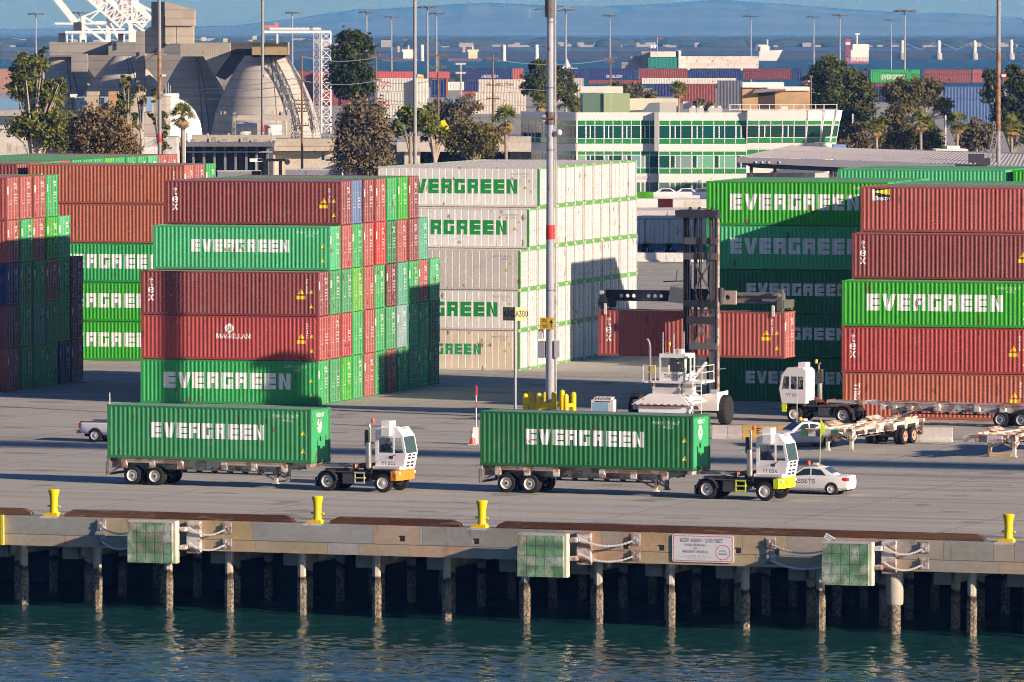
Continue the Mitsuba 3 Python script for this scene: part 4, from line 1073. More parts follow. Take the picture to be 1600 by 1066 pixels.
# the two loaded rigs driving to the right
for i, (cx_, cy_, wx, wy, turn) in enumerate(((486, 766.3, 597, 770.0, LANE), (1082.5, 779, 1194, 783.0, LANE))):
    fr0 = frame(ground(cx_, cy_), turn)
    lab = ['white terminal tractor with orange bumper pulling the left trailer', 'white terminal tractor with yellow-green bumper pulling the middle trailer'][i]
    tractor(frame(ground(wx, wy), turn) @ shift(0, 1.2, 0), lab, [(0.80, 0.27, 0.03), (0.66, 0.72, 0.02)][i], ['YT 021', 'YT 034'][i],
            ['driver in yellow-green vest inside the tractor with orange bumper', 'driver in orange vest inside the tractor with yellow-green bumper'][i], [(0.45, 0.62, 0.03), (0.75, 0.18, 0.03)][i], None, [(0.62, 0.56, 0.36), (0.62, 0.72, 0.03)][i])
    chassis(fr0 @ shift(0, 1.22, 0), ['grey-white loaded chassis behind the tractor with orange bumper', 'grey loaded chassis behind the tractor with yellow-green bumper'][i], steel=[(0.56, 0.54, 0.50), (0.40, 0.39, 0.38)][i])
    c = container(fr0 @ shift(-CL, 0, 1.41), ['G', 'd'][i], 'medium', ['green container on the left trailer behind the orange-bumpered tractor', 'deep green container on the middle trailer behind the yellow-bumpered tractor'][i], doors=False)
    # closed front end with stencilled number and round emblem
    nose = sheet(np.linspace(0.16, CW - 0.16, 25), np.where(np.isin(np.arange(25) % 4, (1, 2)), 0.02, 0.0), 0.16, CH - 0.12)
    put(f'{c}__front_wall', shape((np.stack([CL - 0.05 - nose[0][:, 1], nose[0][:, 0], nose[0][:, 2]], 1), nose[1]), (0.045, 0.36, 0.13), 'worn'))
    em = union_all([Point(0, 0).buffer(0.26, 16)]).difference(union_all([sbox(-0.03, -0.3, 0.02, 0.3), sbox(-0.3, -0.05, -0.1, 0.02)] if i == 0 else [Point(0, 0).buffer(0.07)]))
    em = affinity.scale(em, 1, 1.5)
    for p_, n_ in ((affinity.translate(em, 1.15, 1.98), 'emblem'), (affinity.translate(affinity.scale(word('932617', 0.2), 0.9, 1, origin=(0, 0)), 0.75, 2.45), 'marking')):
        v, f = zip(*[trimesh.creation.triangulate_polygon(g, engine='earcut') for g in getattr(p_, 'geoms', [p_])])
        put(f'{c}__{n_}', shape(J(*[(np.stack([np.full(len(a), CL - 0.045), a[:, 0], a[:, 1]], 1), np.asarray(b)) for a, b in zip(v, f)]), (0.8, 0.8, 0.78), 'worn'))

# the rig facing left in front of the right stack
m3_ = frame(ground(1240, 660), LANE) @ shift(0, 1.2, 0, 180)
tractor(m3_, 'white terminal tractor facing left before the green stack', (0.60, 0.70, 0.02), 'YT 029', 'driver inside the tractor that faces left', (0.10, 0.10, 0.11), (0.05, 0.05, 0.06), (0.62, 0.72, 0.1), see=1, beacon=(0.95, 0.55, 0.05))
chassis(m3_ @ shift(-4.3, 0, 0.0), 'empty blue-grey chassis with pink rails behind the left-facing tractor', steel=(0.40, 0.43, 0.48), rail_c=(0.62, 0.22, 0.16), rim=(0.30, 0.32, 0.36), text=True)
# two parked chassis at the right
chassis(frame(ground(1312, 704.5), 116) @ shift(2.3, 0, 0), 'rusty white parked chassis with green and white front plate', steel=(0.70, 0.67, 0.58), rail_c=(0.60, 0.52, 0.42), loaded=False, plate=[(0.03, 0.22, 0.12), (0.72, 0.70, 0.66), (0.05, 0.06, 0.07), (0.72, 0.70, 0.66), (0.03, 0.22, 0.12)], rim=(0.60, 0.35, 0.25), nose=0.6, text=False)
chassis(frame(ground(1566, 714), 116) @ shift(2.3, 0, 0), 'rusty white parked chassis at the right edge, legs on a timber', steel=(0.70, 0.67, 0.58), rail_c=(0.60, 0.52, 0.42), loaded=False, plate=[(0.72, 0.70, 0.68), (0.68, 0.66, 0.64), (0.12, 0.14, 0.2), (0.72, 0.70, 0.68), (0.74, 0.72, 0.70)], rim=(0.5, 0.5, 0.5), nose=0.6, text=False)
single('timber_baulk', 'pale timber baulk between the legs of the right-edge chassis', 'timber', bx(-0.15, 1.15, -0.12, 0.12, 0.0, 0.26), (0.55, 0.44, 0.26), 'timber', m=frame(ground(1550, 714), 20))
# ------------------------------------------------------------------ top-pick container handler, seen from behind: x right, y forward, z up
SM = frame(ground(1036, 669), 20)
t = thing('container_handler', 'white container handler with tall black mast lifting a red container', 'container handler', SM)
HW = (0.74, 0.72, 0.70)
part(t, 'counterweight', hull([(x, y, z) for x, y, z in ((-1.55, 0, 0.75), (1.55, 0, 0.75), (-1.7, 0.2, 1.3), (1.7, 0.2, 1.3), (-1.55, 2.0, 0.7), (1.55, 2.0, 0.7), (-1.6, 2.0, 1.6), (1.6, 2.0, 1.6))]), HW, 'worn')
part(t, 'hood', hull([(x, y, z) for x, y, z in ((-2.05, -0.1, 1.42), (1.75, -0.1, 1.42), (-2.05, 3.4, 1.5), (1.75, 3.4, 1.5), (-1.1, 0.5, 2.05), (0.95, 0.5, 2.05), (-1.1, 3.3, 2.1), (0.95, 3.3, 2.1))]), HW, 'worn')
part(t, 'hood_stripe', J(*[bx(x, x + 0.22, -0.125, -0.1, 1.42, 1.49) for x in np.arange(-1.9, 1.6, 0.44)]), (0.62, 0.12, 0.08), kind='stuff')
part(t, 'engine_box', J(bx(-1.0, 0.7, 0.9, 3.2, 2.05, 2.45), *[bx(-0.95 + k * 0.2, -0.85 + k * 0.2, 0.87, 0.92, 2.1, 2.4) for k in range(8)]), (0.55, 0.53, 0.5), 'worn')
part(t, 'frame', J(bx(-1.0, 1.0, 1.5, 6.2, 0.7, 1.5), bx(-2.2, 2.2, 4.6, 5.2, 0.75, 1.1)), (0.08, 0.08, 0.085), 'worn')
part(t, 'front_fender', J(side([(1.0, 0.9), (2.3, 0.9), (2.3, 2.05), (1.0, 1.85)], 3.6, 5.8)), HW, 'worn')
part(t, 'front_fender', J(side([(-1.75, 0.9), (-3.2, 0.9), (-3.2, 1.5), (-1.75, 1.6)], 3.6, 5.8)), HW, 'worn')
part(t, 'work_lamp', J(cb(2.1, 3.6, 2.12, 0.4, 0.2, 0.22)), (0.35, 0.42, 0.55), 'gloss')
def xwheel(t, x, y, r, w, c):
    """A wheel that rolls along y."""
    prof = [(r * 0.5, -w / 2), (r * 0.88, -w / 2), (r, -w * 0.3), (r, w * 0.3), (r * 0.88, w / 2), (r * 0.5, w / 2)]
    v, f = lathe(prof, 28)
    k = part(t, 'wheel', J((np.stack([v[:, 2] + x, v[:, 0] + y, v[:, 1] + r], 1), f), *[cb(x + s_ * w * 0.22, y + math.cos(a) * r * 0.985, r + math.sin(a) * r * 0.985, w * 0.4, 0.10, 0.10) for s_ in (-1, 1) for a in np.arange(20) * math.pi / 10]), (0.03, 0.029, 0.028), 'rubber', smooth=40)
    put(f'{k}__rim', shape(tube([(x - w * 0.42, y, r), (x + w * 0.42, y, r)], r * 0.56, 18), c, 'worn', 40))
xwheel(t, 2.45, 4.8, 0.90, 0.6, (0.6, 0.58, 0.54)); xwheel(t, -3.35, 4.8, 0.90, 0.6, (0.6, 0.58, 0.54)); xwheel(t, -1.45, 1.3, 0.72, 0.5, (0.6, 0.58, 0.54)); xwheel(t, 1.45, 1.3, 0.72, 0.5, (0.6, 0.58, 0.54))
# cab on its deck
part(t, 'platform', J(bx(-1.6, 2.3, 0.7, 3.2, 2.72, 2.86), bx(-0.95, -0.85, 0.9, 1.0, 2.0, 2.72), bx(0.7, 0.8, 0.9, 1.0, 2.0, 2.72), bx(-0.95, -0.85, 3.0, 3.1, 2.0, 2.72), bx(0.7, 0.8, 3.0, 3.1, 2.0, 2.72)), HW, 'worn')
cw = [(-0.62, 1.0), (1.18, 1.0)]
part(t, 'cab', J(mv(side(panel([(-0.55, 2.86), (1.15, 2.86), (1.15, 4.45), (-0.55, 4.45)], ([(-0.45, 3.42), (1.05, 3.42), (1.05, 4.28), (-0.45, 4.28)],)), 0.9, 0.96)), bx(-0.55, 1.15, 0.9, 2.7, 4.40, 4.52), bx(-0.55, 1.15, 0.9, 2.7, 2.86, 2.9),
                 mv(front(panel([(0.96, 2.86), (2.7, 2.86), (2.7, 4.42), (0.96, 4.42)], ([(1.1, 3.3), (2.55, 3.3), (2.55, 4.25), (1.1, 4.25)],)), 1.09, 1.15)), mv(front(panel([(0.96, 2.86), (2.7, 2.86), (2.7, 4.42), (0.96, 4.42)], ([(1.1, 3.3), (2.55, 3.3), (2.55, 4.25), (1.1, 4.25)],)), -0.55, -0.49)),
                 side(panel([(-0.55, 2.86), (1.15, 2.86), (1.15, 4.45), (-0.55, 4.45)], ([(-0.45, 3.2), (1.05, 3.2), (1.05, 4.28), (-0.45, 4.28)],)), 2.64, 2.7)), (0.78, 0.77, 0.74), 'worn')
part(t, 'rear_window', side([(-0.45, 3.42), (1.05, 3.42), (1.05, 4.28), (-0.45, 4.28)], 0.925, 0.932), None, 'pane')
part(t, 'side_window', front([(1.1, 3.3), (2.55, 3.3), (2.55, 4.25), (1.1, 4.25)], 1.12, 1.126), None, 'pane')
part(t, 'front_window', side([(-0.45, 3.2), (1.05, 3.2), (1.05, 4.28), (-0.45, 4.28)], 2.66, 2.666), (0.03, 0.09, 0.07), 'glazing')
part(t, 'door_frame', J(mv(front(panel([(0.5, 2.9), (1.35, 2.9), (1.35, 4.5), (0.5, 4.5)], ([(0.6, 3.5), (1.25, 3.5), (1.25, 4.35), (0.6, 4.35)], [(0.6, 3.05), (1.25, 3.05), (1.25, 3.4), (0.6, 3.4)])), 1.55, 1.62))), (0.8, 0.8, 0.78), 'worn')
writing(t, 'TH0216', 0.24, -0.25, 3.02, 1.05, c=(0.06, 0.05, 0.05), y=0.89)
part(t, 'seat', J(bx(0.05, 0.6, 1.6, 2.1, 2.9, 3.4), bx(0.05, 0.6, 1.45, 1.6, 3.3, 3.9)), (0.03, 0.03, 0.035), 'rubber')
part(t, 'roof_unit', J(bx(0.3, 0.8, 1.2, 1.8, 4.52, 4.8), bx(-0.1, 0.3, 1.4, 1.8, 4.52, 4.62)), (0.7, 0.68, 0.64), 'worn')
part(t, 'antenna', J(*[bx(x - 0.02, x + 0.02, 1.0, 1.04, 4.5, z) for x, z in ((-0.35, 5.85), (0.35, 5.75), (1.0, 5.9))]), (0.7, 0.7, 0.72), kind='stuff')
part(t, 'beacon', J(bx(0.05, 0.09, 1.0, 1.04, 4.5, 5.02), lathe([(0.05, 5.0), (0.09, 5.05), (0.09, 5.18), (0.03, 5.26)], 10, 0.07, 1.02)), (0.95, 0.55, 0.04), 'gloss', 40)
part(t, 'exhaust_pipe', tube([(-0.85, 1.0, 2.05), (-1.15, 1.0, 2.75), (-1.2, 1.0, 3.0), (-1.2, 1.0, 4.9), (-1.25, 1.0, 5.2), (-1.38, 1.0, 5.42)], 0.085, 10), (0.26, 0.20, 0.20), 'paint', 40)
RL = (0.74, 0.73, 0.70)
for a, b in (((-1.55, 0.75), (-0.75, 0.75)), ((-1.55, 0.75), (-1.55, 3.1)), ((1.5, 0.75), (2.25, 0.75)), ((2.25, 0.75), (2.25, 3.1))):
    part(t, 'handrail', J(*[bar((a[0], a[1], z), (b[0], b[1], z), 0.045) for z in (3.4, 3.8)], *[bar((q_[0], q_[1], 2.86), (q_[0], q_[1], 3.8), 0.045) for q_ in (a, b)]), RL)
part(t, 'warning_vest', bx(-1.1, -0.85, 0.72, 0.76, 3.3, 3.75), (0.62, 0.62, 0.1), 'concrete')
lad = [bar((1.72, 0.6, 2.75), (2.0, -0.2, 0.7), 0.06), bar((2.28, 0.6, 2.75), (2.55, -0.2, 0.7), 0.06)]
part(t, 'ladder', J(lad), RL)
for k in range(7):
    f_ = (k + 0.5) / 7
    part(t, 'tread', bx(1.74 + 0.28 * f_, 2.28 + 0.28 * f_, 0.6 - 0.8 * f_ - 0.1, 0.6 - 0.8 * f_ + 0.1, 2.75 - 2.05 * f_ - 0.03, 2.75 - 2.05 * f_ + 0.02), RL)
part(t, 'stair_rail', hull([(1.35, 1.4, 3.0), (1.5, 1.4, 2.9), (2.2, 1.6, 4.05), (2.32, 1.6, 3.95), (1.35, 1.5, 3.0), (1.5, 1.5, 2.9), (2.2, 1.7, 4.05), (2.32, 1.7, 3.95)]), RL)
part(t, 'tank', J(bx(0.95, 1.6, 1.0, 1.6, 2.0, 2.7)), (0.62, 0.61, 0.58), 'worn')
# mast
MB, MG = (0.028, 0.03, 0.036), (0.17, 0.165, 0.165)
my = 6.3
for x0, x1 in ((-0.82, -0.52), (-0.12, 0.0), (0.88, 1.02), (1.18, 1.42)):
    part(t, 'mast_channel', J(bx(x0, x0 + 0.06, my, my + 0.35, 1.2, 13.0), bx(x0, x1, my + 0.12, my + 0.2, 1.2, 13.0), bx(x1 - 0.06, x1, my, my + 0.35, 1.2, 13.0)), MB if x0 < 0.5 else MG, 'worn')
part(t, 'mast_face', J(bx(-0.82, -0.40, my + 0.36, my + 0.4, 1.6, 9.8)), MB, 'worn')
part(t, 'cylinder', cyl((1.10, my + 0.1, 1.5), (1.10, my + 0.1, 12.2), 0.055), (0.30, 0.30, 0.31), 'chrome', True); part(t, 'cylinder', cyl((-0.42, my + 0.1, 1.5), (-0.42, my + 0.1, 12.2), 0.055), (0.2, 0.2, 0.21), 'chrome', True)
part(t, 'edge_plate', bx(1.43, 1.47, my - 0.05, my + 0.3, 1.8, 12.6), (0.36, 0.33, 0.32), 'rusty')
part(t, 'mast_head', J(hull([(x, y, z) for x, y, z in ((-1.25, my - 0.25, 12.75), (1.5, my - 0.25, 12.75), (-1.3, my - 0.2, 13.2), (1.5, my - 0.2, 13.15), (-1.25, my + 0.5, 12.75), (1.5, my + 0.5, 12.75), (-1.0, my + 0.5, 13.25), (1.4, my + 0.5, 13.25))]), *[cyl((x, my + 0.1, 13.2), (x + 0.12, my + 0.1, 13.2), 0.22) for x in (-0.45, 0.15, 1.0)]), (0.04, 0.045, 0.055), 'worn')
for z, c in ((10.15, (0.13, 0.13, 0.135)), (11.1, (0.10, 0.10, 0.105)), (4.55, (0.13, 0.13, 0.13)), (7.2, MB)):
    part(t, 'mast_tie', bx(-0.75 if z != 4.55 else -0.4, 1.4, my - 0.12, my - 0.02, z, z + 0.42), c, 'worn')
for z0, z1 in ((8.2, 10.0), (6.0, 8.0), (4.9, 6.6)):
    part(t, 'brace', J(bar((-0.1, my + 0.05, z0), (0.9, my + 0.05, z1), 0.12), bar((0.9, my + 0.06, z0), (-0.1, my + 0.06, z1), 0.12)), (0.17, 0.17, 0.18), 'worn')
part(t, 'hose', J(*[tube([(x, my - 0.1, 12.8), (x + 0.05, my - 0.25, 10.5), (x - 0.03, my - 0.2, 8.6), (x + 0.1, my - 0.1, 6.8)], 0.04, 6) for x in (0.3, 0.42, 0.98)]), (0.02, 0.02, 0.022), 'rubber', kind='stuff')
part(t, 'carriage', J(bx(-0.9, 1.5, my + 0.45, my + 0.8, 7.3, 8.3), bx(-0.6, 1.3, my - 0.05, my + 0.4, 6.15, 6.6), cyl((1.6, my + 0.2, 7.6), (1.6, my + 0.2, 8.4), 0.2)), (0.045, 0.048, 0.055), 'worn')
part(t, 'camera_arm', J(bar((-2.1, my, 8.75), (-0.8, my, 8.8), 0.07), bar((-1.3, my, 8.8), (-1.2, my, 9.5), 0.04)), (0.03, 0.03, 0.032))
part(t, 'lamp_arm', J(bar((1.42, my - 0.1, 3.35), (2.0, my - 0.1, 3.4), 0.05), bar((1.42, my - 0.1, 1.9), (2.0, my - 0.1, 1.95), 0.05), ball(2.05, my - 0.1, 1.95, 0.12)), (0.5, 0.48, 0.46))
# spreader
CT = frame(ground(934, 556, 3.98), 18.5)             # the carried container
i_ = np.linalg.inv(SM) @ CT
zc = 3.98 + CH
def cpart(name, mesh, c, mat='worn', smooth=False):
    part(t, name, tf(mesh, i_), c, mat, smooth)
rel = lambda z: z - 3.98
holes = [Point(x, rel(7.75)).buffer(0.12, 8) for x in (1.3, 1.72, 2.12, 3.1, 3.52, 3.92)]
sp = sbox(0.25, rel(7.42), 4.6, rel(8.1)).difference(union_all(holes))
cpart('spreader_arm', J(side(sp, 0.75, 0.81), bx(0.25, 4.6, 0.8, 1.3, rel(7.42), rel(7.46)), bx(0.25, 4.6, 0.8, 1.3, rel(8.06), rel(8.1))), (0.018, 0.022, 0.04))
cpart('spreader_arm', J(bx(7.6, 11.9, 0.75, 0.95, rel(7.85), rel(8.0)), bx(7.6, 11.9, 0.75, 0.95, rel(7.38), rel(7.52)), bx(7.6, 11.9, 0.97, 1.2, rel(7.35), rel(8.05))), (0.16, 0.155, 0.155))
cpart('spreader_box', J(hull([(x, y, rel(z)) for x, y, z in ((4.45, 0.5, 7.4), (5.4, 0.5, 7.3), (4.6, 0.5, 8.35), (5.6, 0.5, 8.2), (4.45, 1.4, 7.4), (5.4, 1.4, 7.3), (4.6, 1.4, 8.35), (5.6, 1.4, 8.2))])), (0.12, 0.14, 0.16))
cpart('spreader_box', side(sbox(7.2, rel(7.3), 8.9, rel(8.15)).difference(union_all([Point(7.75, rel(7.72)).buffer(0.17), Point(8.35, rel(7.72)).buffer(0.17)])), 0.45, 0.7), (0.42, 0.36, 0.31))
for x in (0.15, 11.75):
    cpart('end_beam', J(bx(x - 0.15, x + 0.4, 0.1, CW - 0.1, rel(7.1), rel(7.6)), bx(x - 0.05, x + 0.3, 0.0, 0.45, rel(6.95), rel(8.3) if x > 5 else rel(7.9)), bx(x - 0.05, x + 0.3, CW - 0.45, CW, rel(6.95), rel(7.5))), (0.03, 0.035, 0.045) if x < 5 else (0.10, 0.11, 0.09))
    cpart('flipper', J(bx(x + (0.28 if x < 5 else -0.35), x + (0.46 if x < 5 else -0.17), -0.09, -0.03, rel(6.6), rel(7.3))), (0.70, 0.69, 0.66))
    cpart('sheave', tube([(x + 0.1, 0.0, rel(7.95)), (x + 0.1, 0.08, rel(7.95))], 0.14, 14), (0.62, 0.6, 0.56))
container(CT, 'r', 'tex', 'red container hanging from the spreader of the container handler')
driver('operator in white helmet inside the container handler', SM @ shift(0.32, 1.85, 3.42, 90), (0.62, 0.62, 0.60), (0.8, 0.8, 0.78))

# ------------------------------------------------------------------ cars: x forward, y to the left
def loft(stations, n=14):
    """A body through cross sections (x, half width, bottom, waist, top, half width at the top)."""
    V = []
    for x, hw, zb, zw, zt, ht in stations:
        ring = [(-hw * 0.86, zb), (-hw * 0.98, zb + (zw - zb) * 0.22), (-hw, zb + (zw - zb) * 0.6), (-hw * 0.97, zw), (-ht, zt - 0.02), (-ht * 0.7, zt), (ht * 0.7, zt), (ht, zt - 0.02), (hw * 0.97, zw), (hw, zb + (zw - zb) * 0.6), (hw * 0.98, zb + (zw - zb) * 0.22), (hw * 0.86, zb)]
        V += [(x, y, z) for y, z in ring]
    m, k, F = len(stations), 12, []
    for i in range(m - 1):
        for j in range(k):
            a, b = i * k + j, i * k + (j + 1) % k
            F += [[a, b, a + k], [b, b + k, a + k]]
    F += [[0, j + 1, j] for j in range(1, k - 1)] + [[(m - 1) * k, (m - 1) * k + j, (m - 1) * k + j + 1] for j in range(1, k - 1)]
    v, f = np.array(V, float), np.array(F)
    if trimesh.Trimesh(v, f, process=False).volume < 0:
        f = f[:, ::-1]
    return v, f

def arch_cut(mesh, xs, r, hw):
    import manifold3d as m3
    a = m3.Manifold(m3.Mesh(np.asarray(mesh[0], np.float32), np.asarray(mesh[1], np.uint32)))
    for x in xs:
        c = m3.Manifold.cylinder(0.5, r, r, 24).rotate([90, 0, 0])
        for s in (-1, 1):
            a = a - c.translate([x, s * hw + 0.25, r * 0.86])
    m = a.to_mesh()
    return np.array(m.vert_properties[:, :3]), np.array(m.tri_verts)

def sedan(m, label, light='amber', text=None):
    t = thing('sedan', label, 'car', m)
    c = (0.80, 0.80, 0.81)
    body = loft([(-2.28, 0.62, 0.42, 0.80, 0.92, 0.55), (-2.2, 0.80, 0.28, 0.86, 1.0, 0.72), (-1.7, 0.88, 0.22, 0.90, 1.03, 0.74), (-1.0, 0.90, 0.20, 0.90, 0.99, 0.78), (0.2, 0.90, 0.20, 0.88, 0.97, 0.80), (0.9, 0.89, 0.20, 0.86, 0.95, 0.78), (1.6, 0.87, 0.21, 0.78, 0.86, 0.70), (2.1, 0.78, 0.26, 0.66, 0.74, 0.60), (2.28, 0.60, 0.36, 0.58, 0.62, 0.50)])
    part(t, 'body', arch_cut(body, (-1.36, 1.36), 0.37, 0.92), c, 'gloss', 35)
    part(t, 'roof', loft([(-1.45, 0.70, 0.94, 0.99, 1.02, 0.66), (-0.85, 0.72, 0.94, 0.99, 1.41, 0.54), (-0.3, 0.73, 0.94, 0.99, 1.48, 0.55), (0.25, 0.73, 0.94, 0.99, 1.45, 0.54), (0.95, 0.70, 0.92, 0.95, 0.98, 0.64)]), c, 'gloss', 35)
    gl = (0.02, 0.035, 0.035)
    for s in (-1, 1):
        for poly in ([(-1.02, 1.02), (-0.22, 1.02), (-0.22, 1.36), (-0.72, 1.30)], [(-0.14, 1.02), (0.68, 1.0), (0.22, 1.33), (-0.14, 1.36)]):
            w_ = hull([(x, s * (0.735 - 0.16 * max(0, (z - 1.0)) / 0.45 + o), z) for x, z in poly for o in (0.0, -0.03)])
            part(t, 'side_window', w_, gl, 'glazing')
        part(t, 'tail_lamp', hull([(-2.29, s * 0.62, 0.74), (-2.29, s * 0.62, 0.90), (-1.95, s * 0.855, 0.78), (-1.98, s * 0.85, 0.93), (-2.2, s * 0.83, 0.72), (-2.2, s * 0.82, 0.92)]), (0.50, 0.02, 0.03), 'gloss')
        part(t, 'headlight', hull([(2.24, s * 0.45, 0.60), (2.2, s * 0.72, 0.60), (1.85, s * 0.84, 0.70), (1.85, s * 0.82, 0.78), (2.1, s * 0.7, 0.72), (2.18, s * 0.45, 0.70)]), (0.75, 0.76, 0.78), 'gloss')
        part(t, 'mirror', ball(0.62, s * 0.99, 1.0, 0.08, 0.10, 0.07), c, 'gloss', True)
        part(t, 'door_line', J(bx(-0.19, -0.175, s * 0.905 - 0.004, s * 0.905 + 0.004, 0.3, 0.95), bx(-1.0, 0.9, s * 0.908 - 0.004, s * 0.908 + 0.004, 0.235, 0.25)), (0.25, 0.25, 0.26), kind='stuff')
        for x in (-1.36, 1.36):
            wheel(t, x, s * 0.79, 0.31, 0.2, (0.55, 0.55, 0.56), face=s)
    part(t, 'rear_window', hull([(-1.42, y, 1.035) for y in (-0.58, 0.58)] + [(-0.88, y, 1.405) for y in (-0.5, 0.5)] + [(-1.36, y, 1.03) for y in (-0.58, 0.58)] + [(-0.84, y, 1.39) for y in (-0.5, 0.5)]), (0.05, 0.08, 0.13), 'glazing')
    part(t, 'windshield', hull([(0.93, y, 1.01) for y in (-0.58, 0.58)] + [(0.30, y, 1.435) for y in (-0.5, 0.5)] + [(0.87, y, 1.0) for y in (-0.58, 0.58)] + [(0.26, y, 1.42) for y in (-0.5, 0.5)]), (0.05, 0.08, 0.13), 'glazing')
    part(t, 'underbody', bx(-2.0, 2.0, -0.7, 0.7, 0.16, 0.3), BLACK, 'rubber')
    part(t, 'roof_rack', bx(-0.45, 0.25, -0.5, 0.5, 1.475, 1.51), (0.2, 0.2, 0.2))
    part(t, 'beacon', lathe([(0.09, 1.50), (0.12, 1.55), (0.11, 1.68), (0.05, 1.73)], 12, 0.12, 0.1), (0.85, 0.16, 0.04) if light == 'red' else (0.95, 0.55, 0.05), 'gloss', 40)
    part(t, 'lamp_box', bx(-0.35, -0.1, -0.12, 0.12, 1.51, 1.62), (0.7, 0.7, 0.7))
    if text:
        p = word(text, 0.22)
        b = p.bounds
        part(t, 'lettering', mv(side(affinity.translate(affinity.scale(p, -1.05, 1, origin=(0, 0)), 0.72, 0.60), 0, 0.006), 0, 0.903, 0), (0.06, 0.06, 0.08))
    return t
S1 = frame(ground(1299, 773.5), LANE - 3) @ shift(0, 0.79, 0, 180) @ shift(1.36, 0, 0)
sedan(S1, 'white sedan with red roof beacon behind the yellow-bumpered tractor', 'red', 'ASSETS')
t = thing('whip_flag', 'yellow-green flag on a thin whip rising from the nearer sedan', 'flag', S1)
part(t, 'pole', cyl((-0.55, 0.3, 1.45), (-0.6, 0.3, 4.0), 0.018, n=6), (0.62, 0.64, 0.3)); part(t, 'cloth', hull([(-0.6, 0.29, 3.95), (-0.6, 0.31, 3.95), (-0.85, 0.25, 3.55), (-0.8, 0.28, 3.25), (-0.55, 0.3, 2.9), (-0.6, 0.31, 3.2)]), (0.55, 0.75, 0.02))
S2 = frame(ground(1270, 700), 0) @ shift(-0.6, 1.6, 0, 205)
sedan(S2, 'white sedan with amber roof lamp parked behind the rusty chassis', 'amber')
single('whip_antenna', 'thin whip antenna on the sedan parked behind the rusty chassis', 'antenna', cyl((0.4, 0.2, 1.4), (0.4, 0.2, 4.2), 0.02, n=6), (0.6, 0.6, 0.5), m=S2)

PU = frame(ground(149, 691), 20) @ shift(1.75, 0.85, 0)
t = thing('pickup_truck', 'white pickup truck half hidden by the left trailer', 'pickup truck', PU)
pc = (0.74, 0.75, 0.78)
body = loft([(-2.78, 0.86, 0.55, 1.05, 1.16, 0.84), (-2.6, 0.95, 0.50, 1.08, 1.18, 0.90), (-0.9, 0.96, 0.42, 1.08, 1.18, 0.91), (0.8, 0.96, 0.42, 1.08, 1.18, 0.90), (1.6, 0.94, 0.42, 1.06, 1.14, 0.84), (2.6, 0.90, 0.45, 1.0, 1.08, 0.78), (2.78, 0.8, 0.5, 0.9, 0.95, 0.7)])
part(t, 'body', arch_cut(body, (-1.75, 1.85), 0.47, 0.98), pc, 'gloss', 35)
part(t, 'cab', loft([(-0.95, 0.86, 1.12, 1.16, 1.18, 0.8), (-0.75, 0.84, 1.12, 1.5, 1.78, 0.66), (-0.2, 0.84, 1.12, 1.55, 1.86, 0.68), (0.5, 0.84, 1.12, 1.5, 1.80, 0.66), (1.3, 0.84, 1.1, 1.14, 1.18, 0.78)]), pc, 'gloss', 35)
part(t, 'bed', bx(-2.6, -1.0, -0.78, 0.78, 1.165, 1.19), (0.62, 0.62, 0.62)); part(t, 'bed_rail', J(bx(-2.7, -0.98, -0.92, -0.80, 1.16, 1.24), bx(-2.7, -0.98, 0.80, 0.92, 1.16, 1.24)), (0.12, 0.09, 0.08))
for s in (-1, 1):
    part(t, 'side_window', hull([(x, s * (0.85 - 0.22 * (z - 1.2) / 0.6 + o), z) for x, z in ((-0.72, 1.24), (0.95, 1.22), (0.45, 1.70), (-0.66, 1.70)) for o in (0.0, -0.03)]), (0.02, 0.03, 0.04), 'glazing')
    part(t, 'tail_lamp', bx(-2.80, -2.70, s * 0.86 - 0.07, s * 0.86 + 0.07, 0.82, 1.12), (0.45, 0.03, 0.03), 'gloss')
    part(t, 'mirror', ball(0.75, s * 1.08, 1.28, 0.08, 0.12, 0.12), (0.06, 0.06, 0.06), 'paint', True)
    for x in (-1.75, 1.85):
        wheel(t, x, s * 0.84, 0.40, 0.26, (0.50, 0.50, 0.52), face=s)
part(t, 'bumper', bx(-2.95, -2.75, -0.9, 0.9, 0.5, 0.68), (0.10, 0.10, 0.11)); part(t, 'underbody', bx(-2.5, 2.5, -0.75, 0.75, 0.32, 0.5), BLACK, 'rubber')
part(t, 'windshield', hull([(1.24, y, 1.20) for y in (-0.7, 0.7)] + [(0.55, y, 1.78) for y in (-0.6, 0.6)] + [(1.2, y, 1.18) for y in (-0.7, 0.7)] + [(0.52, y, 1.76) for y in (-0.6, 0.6)]), (0.05, 0.08, 0.12), 'glazing')

# ------------------------------------------------------------------ yard furniture
# big light mast with its cage of bollards
PB = frame(ground(860, 655), WHARF)
def taper_pole(t, z1, r0, r1, c, mat='paint', x=0, y=0, n=18, z0=0.0):
    part(t, 'shaft', tube([(x, y, z0), (x, y, z0 + (z1 - z0) * 0.5), (x, y, z1)], [r0, (r0 + r1) / 2, r1], n), c, mat, smooth=40)
t = thing('light_mast', 'tall grey light mast with red band inside yellow guard posts', 'light mast', PB)
taper_pole(t, 36, 0.31, 0.19, (0.40, 0.42, 0.46), 'worn')
part(t, 'base_plate', lathe([(0.55, 0.0), (0.55, 0.25), (0.34, 0.35)], 16), (0.12, 0.12, 0.13), 'worn', 40)
rz = lambda z: 0.31 - 0.12 * z / 36
part(t, 'band', lathe([(rz(11.3) + 0.008, 11.30), (rz(12.2) + 0.008, 12.2)], 20), (0.62, 0.05, 0.045), 'paint', 40, label='red painted band')
for z in (8.1, 16.9, 20.8, 24.9):
    part(t, 'joint', lathe([(rz(z) + 0.012, z - 0.05), (rz(z) + 0.012, z + 0.05)], 18), (0.2, 0.2, 0.21), 'worn', 40)
